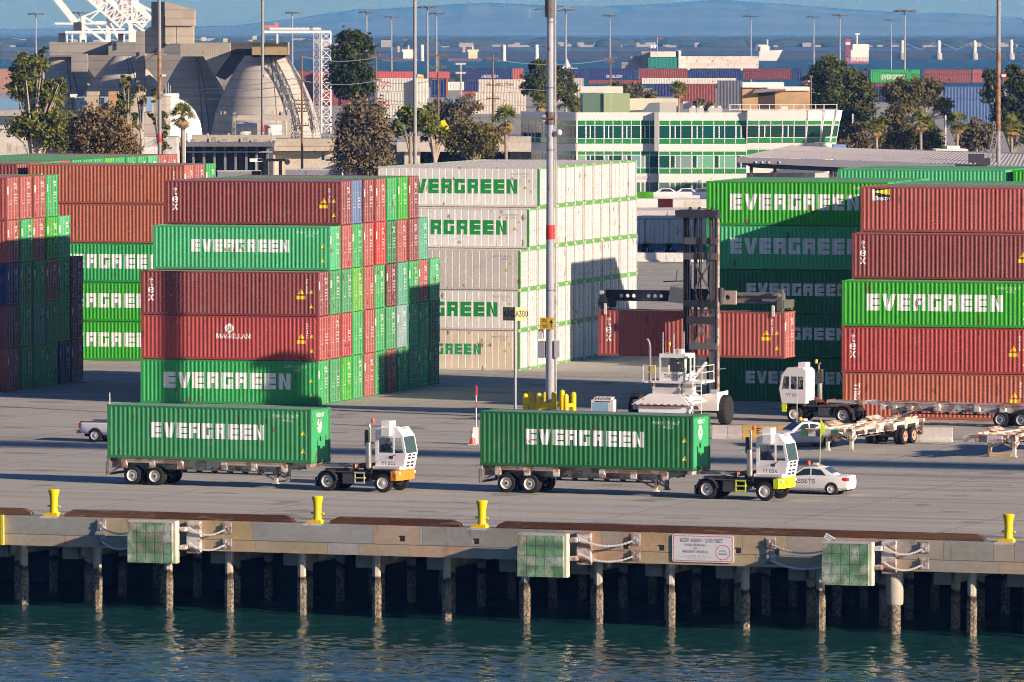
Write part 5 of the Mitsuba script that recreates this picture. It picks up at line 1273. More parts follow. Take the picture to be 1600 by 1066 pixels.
part(t, 'conduit', cyl((0.42, -0.1, 0.5), (0.36, -0.1, 27), 0.04, n=8), (0.55, 0.52, 0.48))
part(t, 'sign_board', bx(-0.55, 0.36, -0.42, -0.38, 5.65, 6.4), (0.72, 0.50, 0.03), label='yellow direction board')
writing(t, 'DDC', 0.22, -0.42, 6.10, 0.36, y=-0.424); writing(t, 'YARD', 0.22, -0.45, 5.75, 0.42, y=-0.424)
part(t, 'arrow', side(Polygon([(0.17, 5.78), (0.23, 5.78), (0.23, 6.05), (0.32, 6.05), (0.2, 6.3), (0.08, 6.05), (0.17, 6.05)]), -0.43, -0.418), (0.03, 0.03, 0.03))
part(t, 'cabinet', bx(0.36, 0.72, -0.3, 0.05, 3.9, 4.95), (0.62, 0.60, 0.62)); part(t, 'cabinet', bx(-0.75, -0.3, -0.3, 0.1, 3.85, 4.9), (0.36, 0.37, 0.40)); part(t, 'cabinet', bx(-0.72, -0.45, -0.28, 0.0, 5.05, 5.65), (0.75, 0.75, 0.75))
part(t, 'camera', J(bx(0.25, 0.75, -0.2, -0.1, 18.05, 18.15), ball(0.62, -0.15, 18.0, 0.20)), (0.7, 0.7, 0.7), 'paint', 40)
part(t, 'camera', J(bx(-0.42, -0.2, -0.3, -0.1, 18.7, 19.1), bx(-0.7, -0.4, -0.2, 0, 18.7, 18.75)), (0.72, 0.72, 0.72))
part(t, 'clamp', J(lathe([(0.34, 18.5), (0.34, 19.3)], 12), bx(-0.5, 0.4, -0.4, 0.2, 18.85, 18.95), lathe([(0.36, 25.2), (0.36, 26.4)], 12)), (0.16, 0.16, 0.165), 'rusty')
part(t, 'arm', J(bar((-1.4, 0, 25.7), (0, 0, 25.75), 0.05), bar((-1.4, 0, 25.2), (-1.4, 0, 25.7), 0.05), bar((0.2, 0, 25.6), (1.2, 0, 25.9), 0.05)), (0.6, 0.6, 0.6))
part(t, 'crown', J(lathe([(1.5, 34), (1.5, 34.15)], 16), *[cb(1.6 * math.cos(a), 1.6 * math.sin(a), 33.7, 0.5, 0.5, 0.5) for a in np.arange(8) * math.pi / 4]), (0.25, 0.25, 0.26))
t = thing('guard_cage', 'yellow guard posts and rails round the big light mast', 'guard posts', PB)
for k, (x, y) in enumerate(((-1.35, -0.9), (-0.3, -1.3), (0.7, -1.3), (1.25, -0.6), (1.4, 0.4), (0.4, 1.1), (-0.75, 1.1), (-1.45, 0.4))):
    h = 1.5 + 0.08 * (k % 3)
    part(t, 'post', lathe([(0.17, 0), (0.17, h), (0.13, h + 0.10), (0.0, h + 0.15)], 12, x, y), YELLOW, 'paint', 40)
part(t, 'rail', J(bx(-0.3, 0.7, -1.42, -1.3, 0.72, 1.12)), YELLOW)
part(t, 'rail', J(bar((-1.35, -0.95, 0.72), (-0.3, -1.36, 0.72), 0.1, 0.75)), (0.80, 0.55, 0.01))
part(t, 'rail', J(bar((0.4, 1.1, 0.95), (-0.75, 1.1, 0.95), 0.1, 0.25)), YELLOW); part(t, 'rail', J(bar((1.25, -0.6, 0.9), (1.4, 0.4, 0.9), 0.1, 0.22)), YELLOW)
writing(t, 'H5', 0.2, -1.05, 0.68, y=-1.16, c=(0.2, 0.15, 0.02))

t = thing('aisle_sign', 'thin grey post carrying two aisle number boards', 'sign', frame(ground(805, 652), 0))
part(t, 'post', tube([(0, 0, 0), (0, 0, 7.0)], 0.085, 12), (0.45, 0.46, 0.48), 'worn', 40)
for s_, c_, tx in ((1, (0.78, 0.68, 0.34), 'A300'), (-1, (0.30, 0.27, 0.16), 'A301')):
    pl = frame((0, 0, 0), -12 if s_ > 0 else 30)
    pts = bx(0.0, 0.78, -0.02, 0.02, 6.1, 6.95)
    if s_ > 0:
        k = part(t, 'board', tf(mv(pts, -0.08, -0.1, 0), pl), c_)
        p = affinity.translate(affinity.scale(word(tx, 0.36), 0.62, 1, origin=(0, 0)), 0.0, 6.36)
        part(t, 'lettering', tf(mv(side(p, -0.03, -0.02), -0.02, -0.1, 0), pl), (0.04, 0.04, 0.04))
    else:
        part(t, 'board', tf(mv(pts, -0.82, -0.1, 0), pl), c_)
        p = affinity.translate(affinity.scale(word(tx, 0.36), 0.62, 1, origin=(0, 0)), -0.76, 6.36)
        part(t, 'lettering', tf(mv(side(p, -0.03, -0.02), 0, -0.1, 0), pl), (0.02, 0.02, 0.02))

t = thing('tank_unit', 'small white louvred cabinet with blue front beside the handler', 'cabinet', frame(ground(941, 656), 16))
part(t, 'body', J(bx(-0.72, 0.72, 0, 0.9, 0.1, 1.25), bx(-0.66, -0.5, 0.05, 0.85, 0, 0.1), bx(0.5, 0.66, 0.05, 0.85, 0, 0.1)), (0.74, 0.74, 0.72)); part(t, 'front', bx(-0.66, 0.40, -0.02, 0.0, 0.2, 1.08), (0.28, 0.46, 0.68))
for k in range(7):
    part(t, 'louvre', hull([(-0.6 + 0.18 * k + a, y, z) for a, z in ((0, 1.25), (0.06, 1.25), (0.14, 1.42), (0.09, 1.42)) for y in (0.02, 0.85)]), (0.72, 0.71, 0.68))
part(t, 'label_strip', bx(-0.5, 0.5, -0.025, 0.0, 1.1, 1.17), (0.06, 0.06, 0.06))

t = thing('traffic_cone', 'orange and white traffic cone left of the middle trailer', 'traffic cone', frame(ground(738.5, 695), 0))
part(t, 'body', lathe([(0.20, 0.03), (0.15, 0.25), (0.12, 0.42)], 14), (0.85, 0.12, 0.05), 'paint', 40); part(t, 'collar', lathe([(0.125, 0.42), (0.085, 0.66)], 14), (0.8, 0.8, 0.8), 'paint', 40); part(t, 'tip', lathe([(0.085, 0.66), (0.035, 0.92)], 14), (0.85, 0.25, 0.18), 'paint', 40); part(t, 'foot', bx(-0.26, 0.26, -0.26, 0.26, 0, 0.035), (0.8, 0.5, 0.42))
t = thing('marker_pole', 'red and white marker pole beside the traffic cone', 'marker pole', frame(ground(743.5, 694), 0))
part(t, 'base', J(bx(-0.16, 0.16, -0.1, 0.1, 0, 1.0)), (0.76, 0.75, 0.72)); 
for k in range(6):
    part(t, 'band', cyl((0.03, 0, 1.0 + 0.38 * k), (0.02, 0, 1.38 + 0.38 * k), 0.035, n=8), (0.78, 0.77, 0.75) if k % 2 == 0 or k < 3 else (0.60, 0.03, 0.07), 'paint', 40)
part(t, 'pennant', hull([(-0.02, -0.03, 2.7), (0.1, -0.03, 2.7), (0.1, 0.03, 3.4), (0.0, 0.03, 3.5)]), (0.60, 0.03, 0.09))
single('marker_rod', 'thin pale rod standing behind the left trailer', 'rod', cyl((0, 0, 0), (0, 0, 2.6), 0.03, n=8), (0.65, 0.65, 0.62), m=frame(ground(171.5, 681), 0))

# concrete barriers
def krail(x0, x1, y, label, colors, turn, h=0.82):
    s = (y - HORIZON) / CAM_H
    L = (x1 - x0) / s / math.cos(math.radians(turn))
    t = thing('concrete_barrier', label, 'barrier', frame(ground(x0, y), turn))
    n = len(colors)
    for k, c in enumerate(colors):
        part(t, 'length', front([(0, 0), (0.6, 0), (0.6, 0.12), (0.42, 0.3), (0.38, h), (0.22, h), (0.18, 0.3), (0, 0.12)], L * k / n + 0.01, L * (k + 1) / n - 0.01), c, 'concrete')
    return t
YB = (0.66, 0.44, 0.12)
t = krail(1112, 1254, 686, 'long low barrier painted yellow and white behind the middle tractor', [(0.62, 0.60, 0.58), (0.55, 0.52, 0.5), YB, YB, YB, YB], 13)
writing(t, 'EXIT', 0.32, 2.7, 0.36, 1.0, c=(0.08, 0.05, 0.03), y=0.17)
krail(1398, 1486, 690, 'white stained concrete barrier between the two parked chassis', [(0.66, 0.64, 0.60)], 12, 0.86)

# a sawn joint across the yard paving
a, b = ground(-30, 633.5), ground(665, 670.5)
setting('pavement_joint', bar((a[0], a[1], -0.06), (b[0], b[1], -0.06), 0.34, 0.13), (0.10, 0.095, 0.09), 'concrete')

# tall mast and crane beam outside the frame on the right: their shadows cross the quay
c0 = ground(800, 712)
d_ = 235.0
top = math.tan(SUN_EL) * d_
bp = c0 + np.array([math.cos(SUN_AZ) * d_, -math.sin(SUN_AZ) * d_, 0])
t = thing('crane_boom', 'lowered crane boom outside the frame on the right', 'crane', frame(bp, WHARF))
part(t, 'boom', bx(-70, 150, -1.1, 1.1, top - 2.0, top + 2.0), (0.6, 0.6, 0.6)); part(t, 'mast', bx(148, 150, -1, 1, WATER, top - 1.0), (0.6, 0.6, 0.6))
# ------------------------------------------------------------------ beyond the yard: helpers that place things by distance
def at(x, d, z=0.0, turn=0.0):
    return frame(far(x, d, z), turn)
def sc(d):
    return FOC / d                                   # pixels per metre at this distance

# ---- cement plant: four domes in a row, the headhouse gallery over them, a stair tower, a white gantry
CON, SHD = (0.47, 0.445, 0.39), (0.36, 0.345, 0.31)
def dome(label, x, d, rtop, rbase, ytop):
    zt = up(ytop, d)
    t = thing('silo_dome', label, 'storage dome', at(x, d))
    prof = [(rbase, -0.2)]
    for k in range(13):
        s = k / 12
        prof.append((rbase - (rbase - rtop) * s ** 2.3, zt * (0.18 + 0.82 * s) if k else zt * 0.18))
    prof += [(rtop * 0.98, zt + 0.1)]
    part(t, 'shell', lathe(prof, 48), CON, 'board', smooth=40)
    for a in (-1.32, -1.16):
        pts = [((r + 0.05) * math.cos(a), (r + 0.05) * math.sin(a), z) for r, z in prof[1:-1]]
        part(t, 'pipe', tube(pts, 0.09, 6), (0.16, 0.14, 0.12))
    return t
dome('beige concrete dome, rightmost and fully sunlit of the plant', 415.5, 1000, 3.2, 8.6, 88)
dome('blue-shadowed concrete dome left of the sunlit dome', 303, 1010, 1.7, 6.8, 89)
dome('shadowed concrete dome behind the olive tree, left of the stair tower', 195, 1022, 1.8, 9.0, 89)
dome('dark concrete dome at the far left of the plant', 100, 1034, 2.2, 9.0, 90)
def pbox(t, name, x0, x1, y0, y1, d, depth, c, mat='board', turn=0):
    """A block that fills these columns and rows of the photograph at distance d."""
    X0, X1 = (x0 - 800) / FOC * d, (x1 - 800) / FOC * d
    return part(t, name, bx(X0, X1, d, d + depth, up(y1, d), up(y0, d)), c, mat)
t = thing('silo_gallery', 'long grey gallery house running over the tops of the concrete domes', 'gallery')
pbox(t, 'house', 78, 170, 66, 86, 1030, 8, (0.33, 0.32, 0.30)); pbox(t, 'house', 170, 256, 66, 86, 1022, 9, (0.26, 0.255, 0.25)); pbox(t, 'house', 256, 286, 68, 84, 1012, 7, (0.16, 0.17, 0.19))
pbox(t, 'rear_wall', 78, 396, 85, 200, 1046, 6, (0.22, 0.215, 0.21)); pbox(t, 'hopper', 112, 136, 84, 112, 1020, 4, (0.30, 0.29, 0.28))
def ribs(t, x0, x1, y0, y1, d, depth, c, n):
    pbox(t, 'panel', x0, x1, y0, y1, d, depth, c, 'worn')
    for k in range(n):
        xx = (x0 + (x1 - x0) * (k + 0.5) / n - 800) / FOC * d
        part(t, 'rib', bx(xx - 0.08, xx + 0.08, d - 0.12, d, up(y1, d), up(y0, d)), tuple(v * 0.9 for v in c), 'worn')
ribs(t, 282, 360, 67, 88, 1001, 6, (0.36, 0.34, 0.29), 22)
part(t, 'chute', mv(side([((x - 800) / FOC * 1000, up(y, 1000)) for x, y in ((318, 88), (358, 88), (336, 119))], 0, 2), 0, 1000.2, 0), (0.34, 0.32, 0.28), 'worn')
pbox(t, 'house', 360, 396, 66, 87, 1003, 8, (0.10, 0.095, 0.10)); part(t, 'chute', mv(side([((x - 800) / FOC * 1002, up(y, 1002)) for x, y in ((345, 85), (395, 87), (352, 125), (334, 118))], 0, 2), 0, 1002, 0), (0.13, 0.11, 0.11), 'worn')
ribs(t, 394, 450, 66, 86, 993, 8, (0.40, 0.32, 0.17), 20)
pbox(t, 'base_slab', 394, 446, 86, 89, 994, 8, (0.08, 0.07, 0.06))
for x, y in ((262, 63), (285, 64), (300, 62), (318, 58), (352, 60), (398, 56)):
    pbox(t, 'roof_unit', x - 3, x + 3, y, y + 6, 1003, 1.5, (0.5, 0.48, 0.45), 'paint')
t = thing('stair_tower', 'tall concrete tower with slanted roof rising over the domes', 'tower')
d = 990
def tow(pts, y, c, depth):
    part(t, 'wall', mv(side([((x - 800) / FOC * d, up(yy, d)) for x, yy in pts], 0, depth), 0, y, 0), c, 'board')
tow([(258.5, 3), (304, 15), (304, 40), (258.5, 40)], d, (0.46, 0.41, 0.33), 5)
tow([(258.5, 40.5), (302, 40.5), (302, 68), (258.5, 68)], d + 0.6, (0.47, 0.42, 0.34), 4)
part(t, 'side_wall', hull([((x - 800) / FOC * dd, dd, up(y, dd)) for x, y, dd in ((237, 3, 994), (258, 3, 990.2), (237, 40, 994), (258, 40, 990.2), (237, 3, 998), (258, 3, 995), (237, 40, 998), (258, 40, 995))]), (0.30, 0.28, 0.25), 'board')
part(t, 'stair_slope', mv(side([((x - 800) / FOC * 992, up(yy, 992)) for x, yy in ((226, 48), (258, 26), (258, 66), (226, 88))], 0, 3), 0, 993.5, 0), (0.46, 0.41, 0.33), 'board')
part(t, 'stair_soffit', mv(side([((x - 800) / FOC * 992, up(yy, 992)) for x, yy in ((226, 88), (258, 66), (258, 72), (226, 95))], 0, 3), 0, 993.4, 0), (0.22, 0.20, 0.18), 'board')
pbox(t, 'leg', 213, 226, 49, 135, 1008, 3, (0.30, 0.29, 0.27)); pbox(t, 'window', 242, 246, 20, 30, 989.7, 0.5, (0.03, 0.03, 0.04), 'paint'); pbox(t, 'window', 252, 256, 20, 32, 989.7, 0.5, (0.03, 0.03, 0.04), 'paint')
part(t, 'joint', bx((276 - 800) / FOC * d - 0.05, (276 - 800) / FOC * d + 0.05, d + 0.5, d + 0.62, up(68, d), up(41, d)), (0.12, 0.11, 0.1))
WG = (0.80, 0.80, 0.79)
def lattice(t, name, p0, p1, w, n, c, r=0.09, k=0.6):
    """A square lattice boom between two points."""
    p0, p1 = np.asarray(p0, float), np.asarray(p1, float)
    dd = (p1 - p0) / np.linalg.norm(p1 - p0)
    ref = np.array([0, 1.0, 0])
    a = np.cross(dd, ref); a /= np.linalg.norm(a)
    o = [(sa * a + sb * ref) * w / 2 for sa, sb in ((-1, -1), (1, -1), (1, 1), (-1, 1))]
    ms = [bar(p0 + q_, p1 + q_, r * 2) for q_ in o]
    for i in range(n):
        s0, s1 = p0 + (p1 - p0) * i / n, p0 + (p1 - p0) * (i + 1) / n
        for j in range(4):
            b0, b1 = (o[j], o[(j + 1) % 4]) if i % 2 else (o[(j + 1) % 4], o[j])
            ms += [bar(s0 + b0, s1 + b1, r * 2 * k), bar(s1 + o[j], s1 + o[(j + 1) % 4], r * 2 * k)]
    part(t, name, J(ms), c)
P3 = lambda x, y, d: np.array([(x - 800) / FOC * d, d, up(y, d)])
t = thing('conveyor_gantry', 'white steel conveyor gantry with lattice leg right of the sunlit dome', 'gantry')
part(t, 'beam', J(bx(*[P3(x, 0, 990)[0] for x in (410, 517)], 989, 990.5, up(52, 990), up(48, 990)), bx(*[P3(x, 0, 990)[0] for x in (422, 502)], 989, 990, up(46.5, 990), up(43.5, 990))), WG)
lattice(t, 'lattice_leg', P3(510, 208, 990), P3(510, 50, 990), 1.35, 12, WG, 0.085)
lattice(t, 'rear_leg', P3(495, 205, 996), P3(495, 51, 996), 0.9, 14, (0.42, 0.43, 0.47), 0.07)
for x in (412, 434):
    part(t, 'post', bx(P3(x, 0, 990)[0] - 0.12, P3(x, 0, 990)[0] + 0.12, 989.4, 989.7, up(68, 990), up(51, 990)), WG)
part(t, 'motor', J(cb(*P3(420, 42, 990), 1.6, 0.8, 0.5), cb(*P3(432, 40, 990), 0.6, 0.6, 1.0)), (0.5, 0.2, 0.17))
pbox(t, 'drive_box', 484, 489, 42, 47, 989, 1, (0.03, 0.04, 0.03), 'paint')
t = thing('conveyor_gantry', 'white conveyor beam standing on the gallery over the left domes', 'gantry')
part(t, 'beam', J(bx(*[P3(x, 0, 1020)[0] for x in (103, 213)], 1019, 1020.5, up(52.5, 1020), up(48.5, 1020)), bx(*[P3(x, 0, 1020)[0] for x in (134, 195)], 1019, 1020, up(47, 1020), up(44.5, 1020))), WG)
for x in (106, 114, 127, 135, 167, 195, 212):
    part(t, 'post', bx(P3(x, 0, 1020)[0] - 0.11, P3(x, 0, 1020)[0] + 0.11, 1019.4, 1019.7, up(66, 1020), up(52, 1020)), WG)
part(t, 'motor', J(cb(*P3(122, 42, 1020), 1.2, 1, 1.4), cb(*P3(97, 59, 1020), 1.0, 1, 1.4), cb(*P3(190, 57, 1020), 0.9, 1, 1.2)), (0.05, 0.05, 0.055))

# white spherical tank and the loading wall in front of the domes
t = thing('dome_tank', 'white round storage dome behind the fan palm', 'storage dome', at(263, 905))
part(t, 'shell', lathe([(4.6, 0.0), (4.65, up(215, 905)), (4.6, up(205, 905)), (4.35, up(190, 905)), (3.7, up(174, 905)), (2.9, up(163, 905)), (1.9, up(156, 905)), (0, up(153, 905))], 40), (0.78, 0.78, 0.77), 'paint', smooth=40)
part(t, 'roof_deck', lathe([(1.5, up(155, 905)), (1.5, up(146, 905))], 16), (0.66, 0.66, 0.66), 'paint', 40)
part(t, 'antenna', J(*[cyl((x, 0, up(152, 905)), (x, 0, up(y, 905)), 0.05, n=6) for x, y in ((-0.3, 131), (0.0, 129), (0.3, 133))]), (0.6, 0.6, 0.62), kind='stuff')
t = thing('loading_hall', 'long plant hall with dark truck loading bays and beige upper wall', 'industrial building')
pbox(t, 'bay_wall', 274, 426, 226, 285, 840, 8, (0.10, 0.115, 0.14)); pbox(t, 'canopy', 272, 428, 223, 229, 836, 6, (0.13, 0.14, 0.16), 'worn')
pbox(t, 'rail_beam', 276, 425, 236, 238.5, 838, 0.6, (0.28, 0.30, 0.33), 'worn')
for k in range(9):
    x = 284 + 16.5 * k
    pbox(t, 'pilaster', x, x + 3.5, 229, 285, 838.6, 1.2, (0.17, 0.18, 0.20), 'worn')
    pbox(t, 'roof_machine', x - 4, x + 3, 215 + 3 * (k % 3), 224, 840, 2, (0.26, 0.25, 0.25), 'worn')
    pbox(t, 'roof_machine', x + 6, x + 9, 208 + 4 * (k % 2), 224, 841, 1, (0.36, 0.34, 0.31), 'worn')
pbox(t, 'parapet', 300, 420, 211, 223, 846, 3, (0.52, 0.47, 0.38), 'concrete')
pbox(t, 'upper_wall', 430, 527, 217, 228, 845, 10, (0.50, 0.46, 0.38), 'concrete'); pbox(t, 'ledge', 428, 528, 229, 236, 842, 12, (0.56, 0.50, 0.40), 'concrete'); pbox(t, 'lower_wall', 430, 560, 237, 300, 844, 10, (0.58, 0.54, 0.45), 'concrete'); pbox(t, 'corner_post', 424, 430, 222, 290, 843, 2, (0.62, 0.60, 0.55), 'concrete')
for k in range(14):
    pbox(t, 'fence_post', 430 + 7 * k, 430.8 + 7 * k, 205, 217, 846, 0.1, (0.4, 0.4, 0.38), 'paint')
pbox(t, 'fence_rail', 430, 527, 205, 206, 846, 0.1, (0.4, 0.4, 0.38), 'paint'); pbox(t, 'fence_rail', 430, 527, 211, 211.8, 846, 0.1, (0.4, 0.4, 0.38), 'paint')
t = thing('pump_house', 'beige open concrete frame with white tank in front of the sunlit dome', 'industrial building')
for x in (336, 363, 402, 440, 449):
    pbox(t, 'pillar', x, x + 5, 175, 218, 920, 1.0, CON, 'board')
pbox(t, 'lintel', 336, 452, 180, 188, 920, 1.5, CON); pbox(t, 'floor_beam', 336, 452, 212, 218, 920, 2, CON)
for x in (338, 344, 350, 424, 436, 447):
    pbox(t, 'crenel', x, x + 3, 174, 180, 921, 1, CON)
part(t, 'tank', tf(lathe([(2.0, -3), (2.0, 0.2), (1.6, 0.8), (0, 1.1)], 20), at(385, 925, up(202, 925))), (0.70, 0.69, 0.68), 'paint', 40); part(t, 'tank', tf(lathe([(1.7, -3), (1.7, 0.2), (1.3, 0.7), (0, 0.9)], 20), at(425, 925, up(203, 925))), (0.70, 0.69, 0.68), 'paint', 40)
# smaller plant buildings at the left
t = thing('plant_building', 'low plant building with blue glass and square beige chimneys at left', 'industrial building')
pbox(t, 'wall', 118, 260, 152, 240, 890, 12, (0.45, 0.42, 0.37)); 
for a, b in ((121, 134), (154, 168), (224, 238)):
    pbox(t, 'window', a, b, 153, 174, 889.6, 0.5, (0.20, 0.38, 0.62), 'glazing')
for a, b, c in ((136, 154, (0.50, 0.43, 0.33)), (170, 185, (0.50, 0.32, 0.17)), (212, 226, (0.52, 0.45, 0.35))):
    pbox(t, 'chimney', a, b, 143, 175, 885, 3, c)
pbox(t, 'roof_unit', 110, 120, 147, 152, 886, 2, (0.7, 0.7, 0.7), 'paint')
t = thing('plant_building', 'pale building with blue clerestory and railing at the left edge', 'industrial building')
pbox(t, 'wall', -30, 62, 172, 250, 880, 10, (0.42, 0.40, 0.36), 'concrete'); pbox(t, 'clerestory', -30, 25, 153, 173, 884, 6, (0.16, 0.30, 0.48), 'glazing'); pbox(t, 'lower_wall', -30, 62, 203, 252, 868, 8, (0.60, 0.58, 0.53), 'concrete'); pbox(t, 'awning', -30, 48, 182, 197, 870, 6, (0.06, 0.08, 0.12), 'worn')
for k in range(10):
    pbox(t, 'rail_post', -20 + 9 * k, -19.2 + 9 * k, 196, 203, 867.5, 0.1, (0.66, 0.66, 0.64), 'paint')
pbox(t, 'rail', -30, 72, 196, 197, 867.5, 0.1, (0.66, 0.66, 0.64), 'paint'); pbox(t, 'rail', -30, 72, 199, 200, 867.5, 0.1, (0.66, 0.66, 0.64), 'paint')
t = thing('white_shed', 'small white shed below the white dome', 'shed')
pbox(t, 'wall', 206, 247, 229, 262, 800, 5, (0.76, 0.75, 0.72), 'concrete'); pbox(t, 'wall', 226, 276, 214, 262, 830, 8, (0.60, 0.59, 0.56), 'concrete')
t = thing('bridge_wall', 'beige concrete viaduct with dark openings behind the white stack', 'viaduct')
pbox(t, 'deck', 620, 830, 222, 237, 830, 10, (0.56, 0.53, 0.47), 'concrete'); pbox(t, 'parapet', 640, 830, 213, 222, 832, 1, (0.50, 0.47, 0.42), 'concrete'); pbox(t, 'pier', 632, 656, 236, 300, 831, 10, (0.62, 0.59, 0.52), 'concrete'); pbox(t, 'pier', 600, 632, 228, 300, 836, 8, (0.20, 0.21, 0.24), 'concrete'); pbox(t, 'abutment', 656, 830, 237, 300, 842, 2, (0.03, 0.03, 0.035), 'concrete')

# ship-to-shore cranes at the top left, booms raised
t = thing('quay_crane', 'white quay cranes with raised lattice booms at the top left', 'crane')
labels[t]['label'] = 'white quay crane with single raised boom at the top left'
D_ = 1850
part(t, 'boom', J(bar(P3(88, 0, D_) + [-6, 0, 8], P3(118, 34, D_), 1.7), bar(P3(88, 0, D_ + 8) + [-6, 0, 8], P3(118, 34, D_ + 8), 1.0)), WG)
part(t, 'girder', J(bx(P3(87, 0, D_)[0], P3(175, 0, D_)[0], D_ - 1, D_ + 1, up(38.5, D_), up(35.5, D_))), WG)
part(t, 'frame', J(bar(P3(130, 62, D_), P3(131, 26, D_), 1.2), bar(P3(131, 26, D_), P3(118, 35, D_), 0.5), bar(P3(131, 26, D_), P3(150, 37, D_), 0.6), bar(P3(131, 26, D_), P3(160, 14, D_), 0.4), bar(P3(142, 30, D_), P3(165, 10, D_), 0.4), bar(P3(131, 40, D_), P3(165, 66, D_), 0.7), bar(P3(150, 37, D_), P3(172, 60, D_), 0.5)), WG)
for i, (x0, lab) in enumerate(((150, 'white quay crane with thick boom leaning out of the top of the picture'), (185, 'white lattice quay crane in front of the stair tower'))):
    t = thing('quay_crane', lab, 'crane')
    dd = 1800 + 60 * i
    lattice(t, 'boom', P3(x0 - 10, -12, dd), P3(x0 + 45, 36, dd), 3.2, 9, WG, 0.32, 0.55)
    if i == 0:
        part(t, 'boom_girder', J(bar(P3(145, -6, dd), P3(165, 12, dd), 2.6), bar(P3(165, -8, dd), P3(205, 36, dd), 1.6)), WG)
    part(t, 'girder', J(bx(P3(150, 0, dd)[0], P3(228, 0, dd)[0], dd - 1, dd + 1, up(36, dd), up(33, dd))), WG)
    for x in (170, 205 + 6 * i):
        part(t, 'leg', bar(P3(x, 66, dd), P3(x, 14 if x < 180 else -14, dd), 1.1), WG)
    lattice(t, 'mast', P3(200 + 8 * i, 30, dd), P3(200 + 8 * i, -16, dd), 2.6, 7, WG, 0.26, 0.5)
    for a, b in (((170, 34), (200, -4)), ((206, 2), (238, 18)), ((208, 8), (232, 30)), ((170, 36), (186, 62)), ((208, 36), (226, 50)), ((178, 20), (198, 30)), ((206, -4), (240, 34)), ((172, 18), (192, 34))):
        part(t, 'stay', bar(P3(a[0] + 3 * i, a[1], dd), P3(b[0] + 3 * i, b[1], dd), 0.42), WG)

# ---- office building with green window bands
GB, GD, TEAL, SEA = (0.03, 0.26, 0.075), (0.015, 0.10, 0.05), (0.012, 0.075, 0.075), (0.20, 0.42, 0.33)
WL = (0.80, 0.79, 0.76)
OD = 868.0
oz = lambda y: up(y, OD)
t = thing('office_building', 'long white office building with green window bands and rounded right wing', 'office building')
ox = lambda x: (x - 800) / FOC * OD
LV = [(175.5, 187.5, 'w'), (188, 195.5, 'g'), (196, 216, 'p'), (216.5, 224, 'g'), (224.5, 235.5, 'w'), (236, 242, 'g'), (242.5, 262, 'p'), (262.5, 270.5, 'g'), (271, 284, 'w'), (284.5, 304, 'p')]
def bands(m, L, n, seed, slant=0.0, shade=1.0, glass=None, rows=LV):
    """One straight front of length L: solid bands, glazed bands with panes and mullions."""
    r = random.Random(seed)
    def add(name, mesh, c, mat='paint'):
        part(t, name, tf(mesh, m), c, mat)
    for y0, y1, k in rows:
        z0, z1 = oz(y1), oz(y0)
        o0, o1 = slant * (oz(238) - z0), slant * (oz(238) - z1)
        def q_(x0, x1, y_, c, name, mat='paint', th=0.3):
            v = bx(x0, x1, y_, y_ + th, z0, z1)
            w_ = v[0].copy()
            w_[:4, 1] += o0; w_[4:, 1] += o1
            add(name, (w_, v[1]), c, mat)
        if k == 'w':
            q_(0, L, -0.12, WL, 'band', 'paint', 0.5)
            continue
        for i in range(n):
            x0, x1 = L * i / n, L * (i + 1) / n
            if k == 'g':
                q_(x0 + 0.05, x1 - 0.05, 0.0, tuple(v * r.uniform(0.9, 1.1) for v in GB), 'spandrel', 'glazing')
            else:
                sp = x0 + (x1 - x0) * 0.5 if i % 2 else x1
                for a, b in ((x0, sp), (sp, x1)) if i % 2 else ((x0, x1),):
                    c = TEAL if (y0 < 230 or r.random() < 0.25) else SEA
                    if glass: c = glass
                    if y0 > 280: c = (0.10, 0.20, 0.16)
                    q_(a + 0.05, b - 0.05, 0.04, tuple(v * r.uniform(0.75, 1.25) for v in c), 'pane', 'glazing')
                if i % 2:
                    q_(sp - 0.07, sp + 0.07, -0.05, WL, 'sash'); q_(x0 + 0.0, x0 + 0.12, -0.05, WL, 'sash')
        for i in range(n + 1):
            x0 = L * i / n
            q_(x0 - 0.05, x0 + 0.05, -0.03, WL, 'mullion', 'paint', 0.2)
        q_2 = bx(0, L, -0.03, 0.17, z1 - 0.03, z1 + 0.06)
        w_ = q_2[0].copy(); w_[:, 1] += o1
        add('transom', (w_, q_2[1]), WL)
A_ = ox(1029) - ox(901)
bands(frame((ox(901), OD, 0), 0), A_, 9, 1)
bands(frame((ox(1029), OD - 1.2, 0), 0), ox(1166) - ox(1029), 8, 2)
part(t, 'return_wall', bx(ox(1022), ox(1029), OD - 1.25, OD + 2, oz(236), oz(175)), (0.4, 0.4, 0.4))
lf = frame((ox(901) - 14.4 * math.cos(math.radians(60)), OD + 14.4 * math.sin(math.radians(60)), 0), 60)
bands(lf, 14.4, 8, 3, glass=(0.006, 0.03, 0.03))
part(t, 'core', hull([(x, y, z) for x, y in ((ox(903), OD + 0.5), (ox(1164), OD + 0.5), (ox(1160), OD + 22), (ox(820), OD + 22), (ox(818), OD + 13)) for z in (0, oz(181))]), (0.45, 0.44, 0.42), 'concrete')
part(t, 'balcony', J(bx(ox(782), ox(818), OD + 11, OD + 14, oz(236), oz(224)), bx(ox(782), ox(784), OD + 11, OD + 14, oz(224), oz(210)), bx(ox(782), ox(818), OD + 11, OD + 11.1, oz(214), oz(212))), (0.6, 0.6, 0.62))
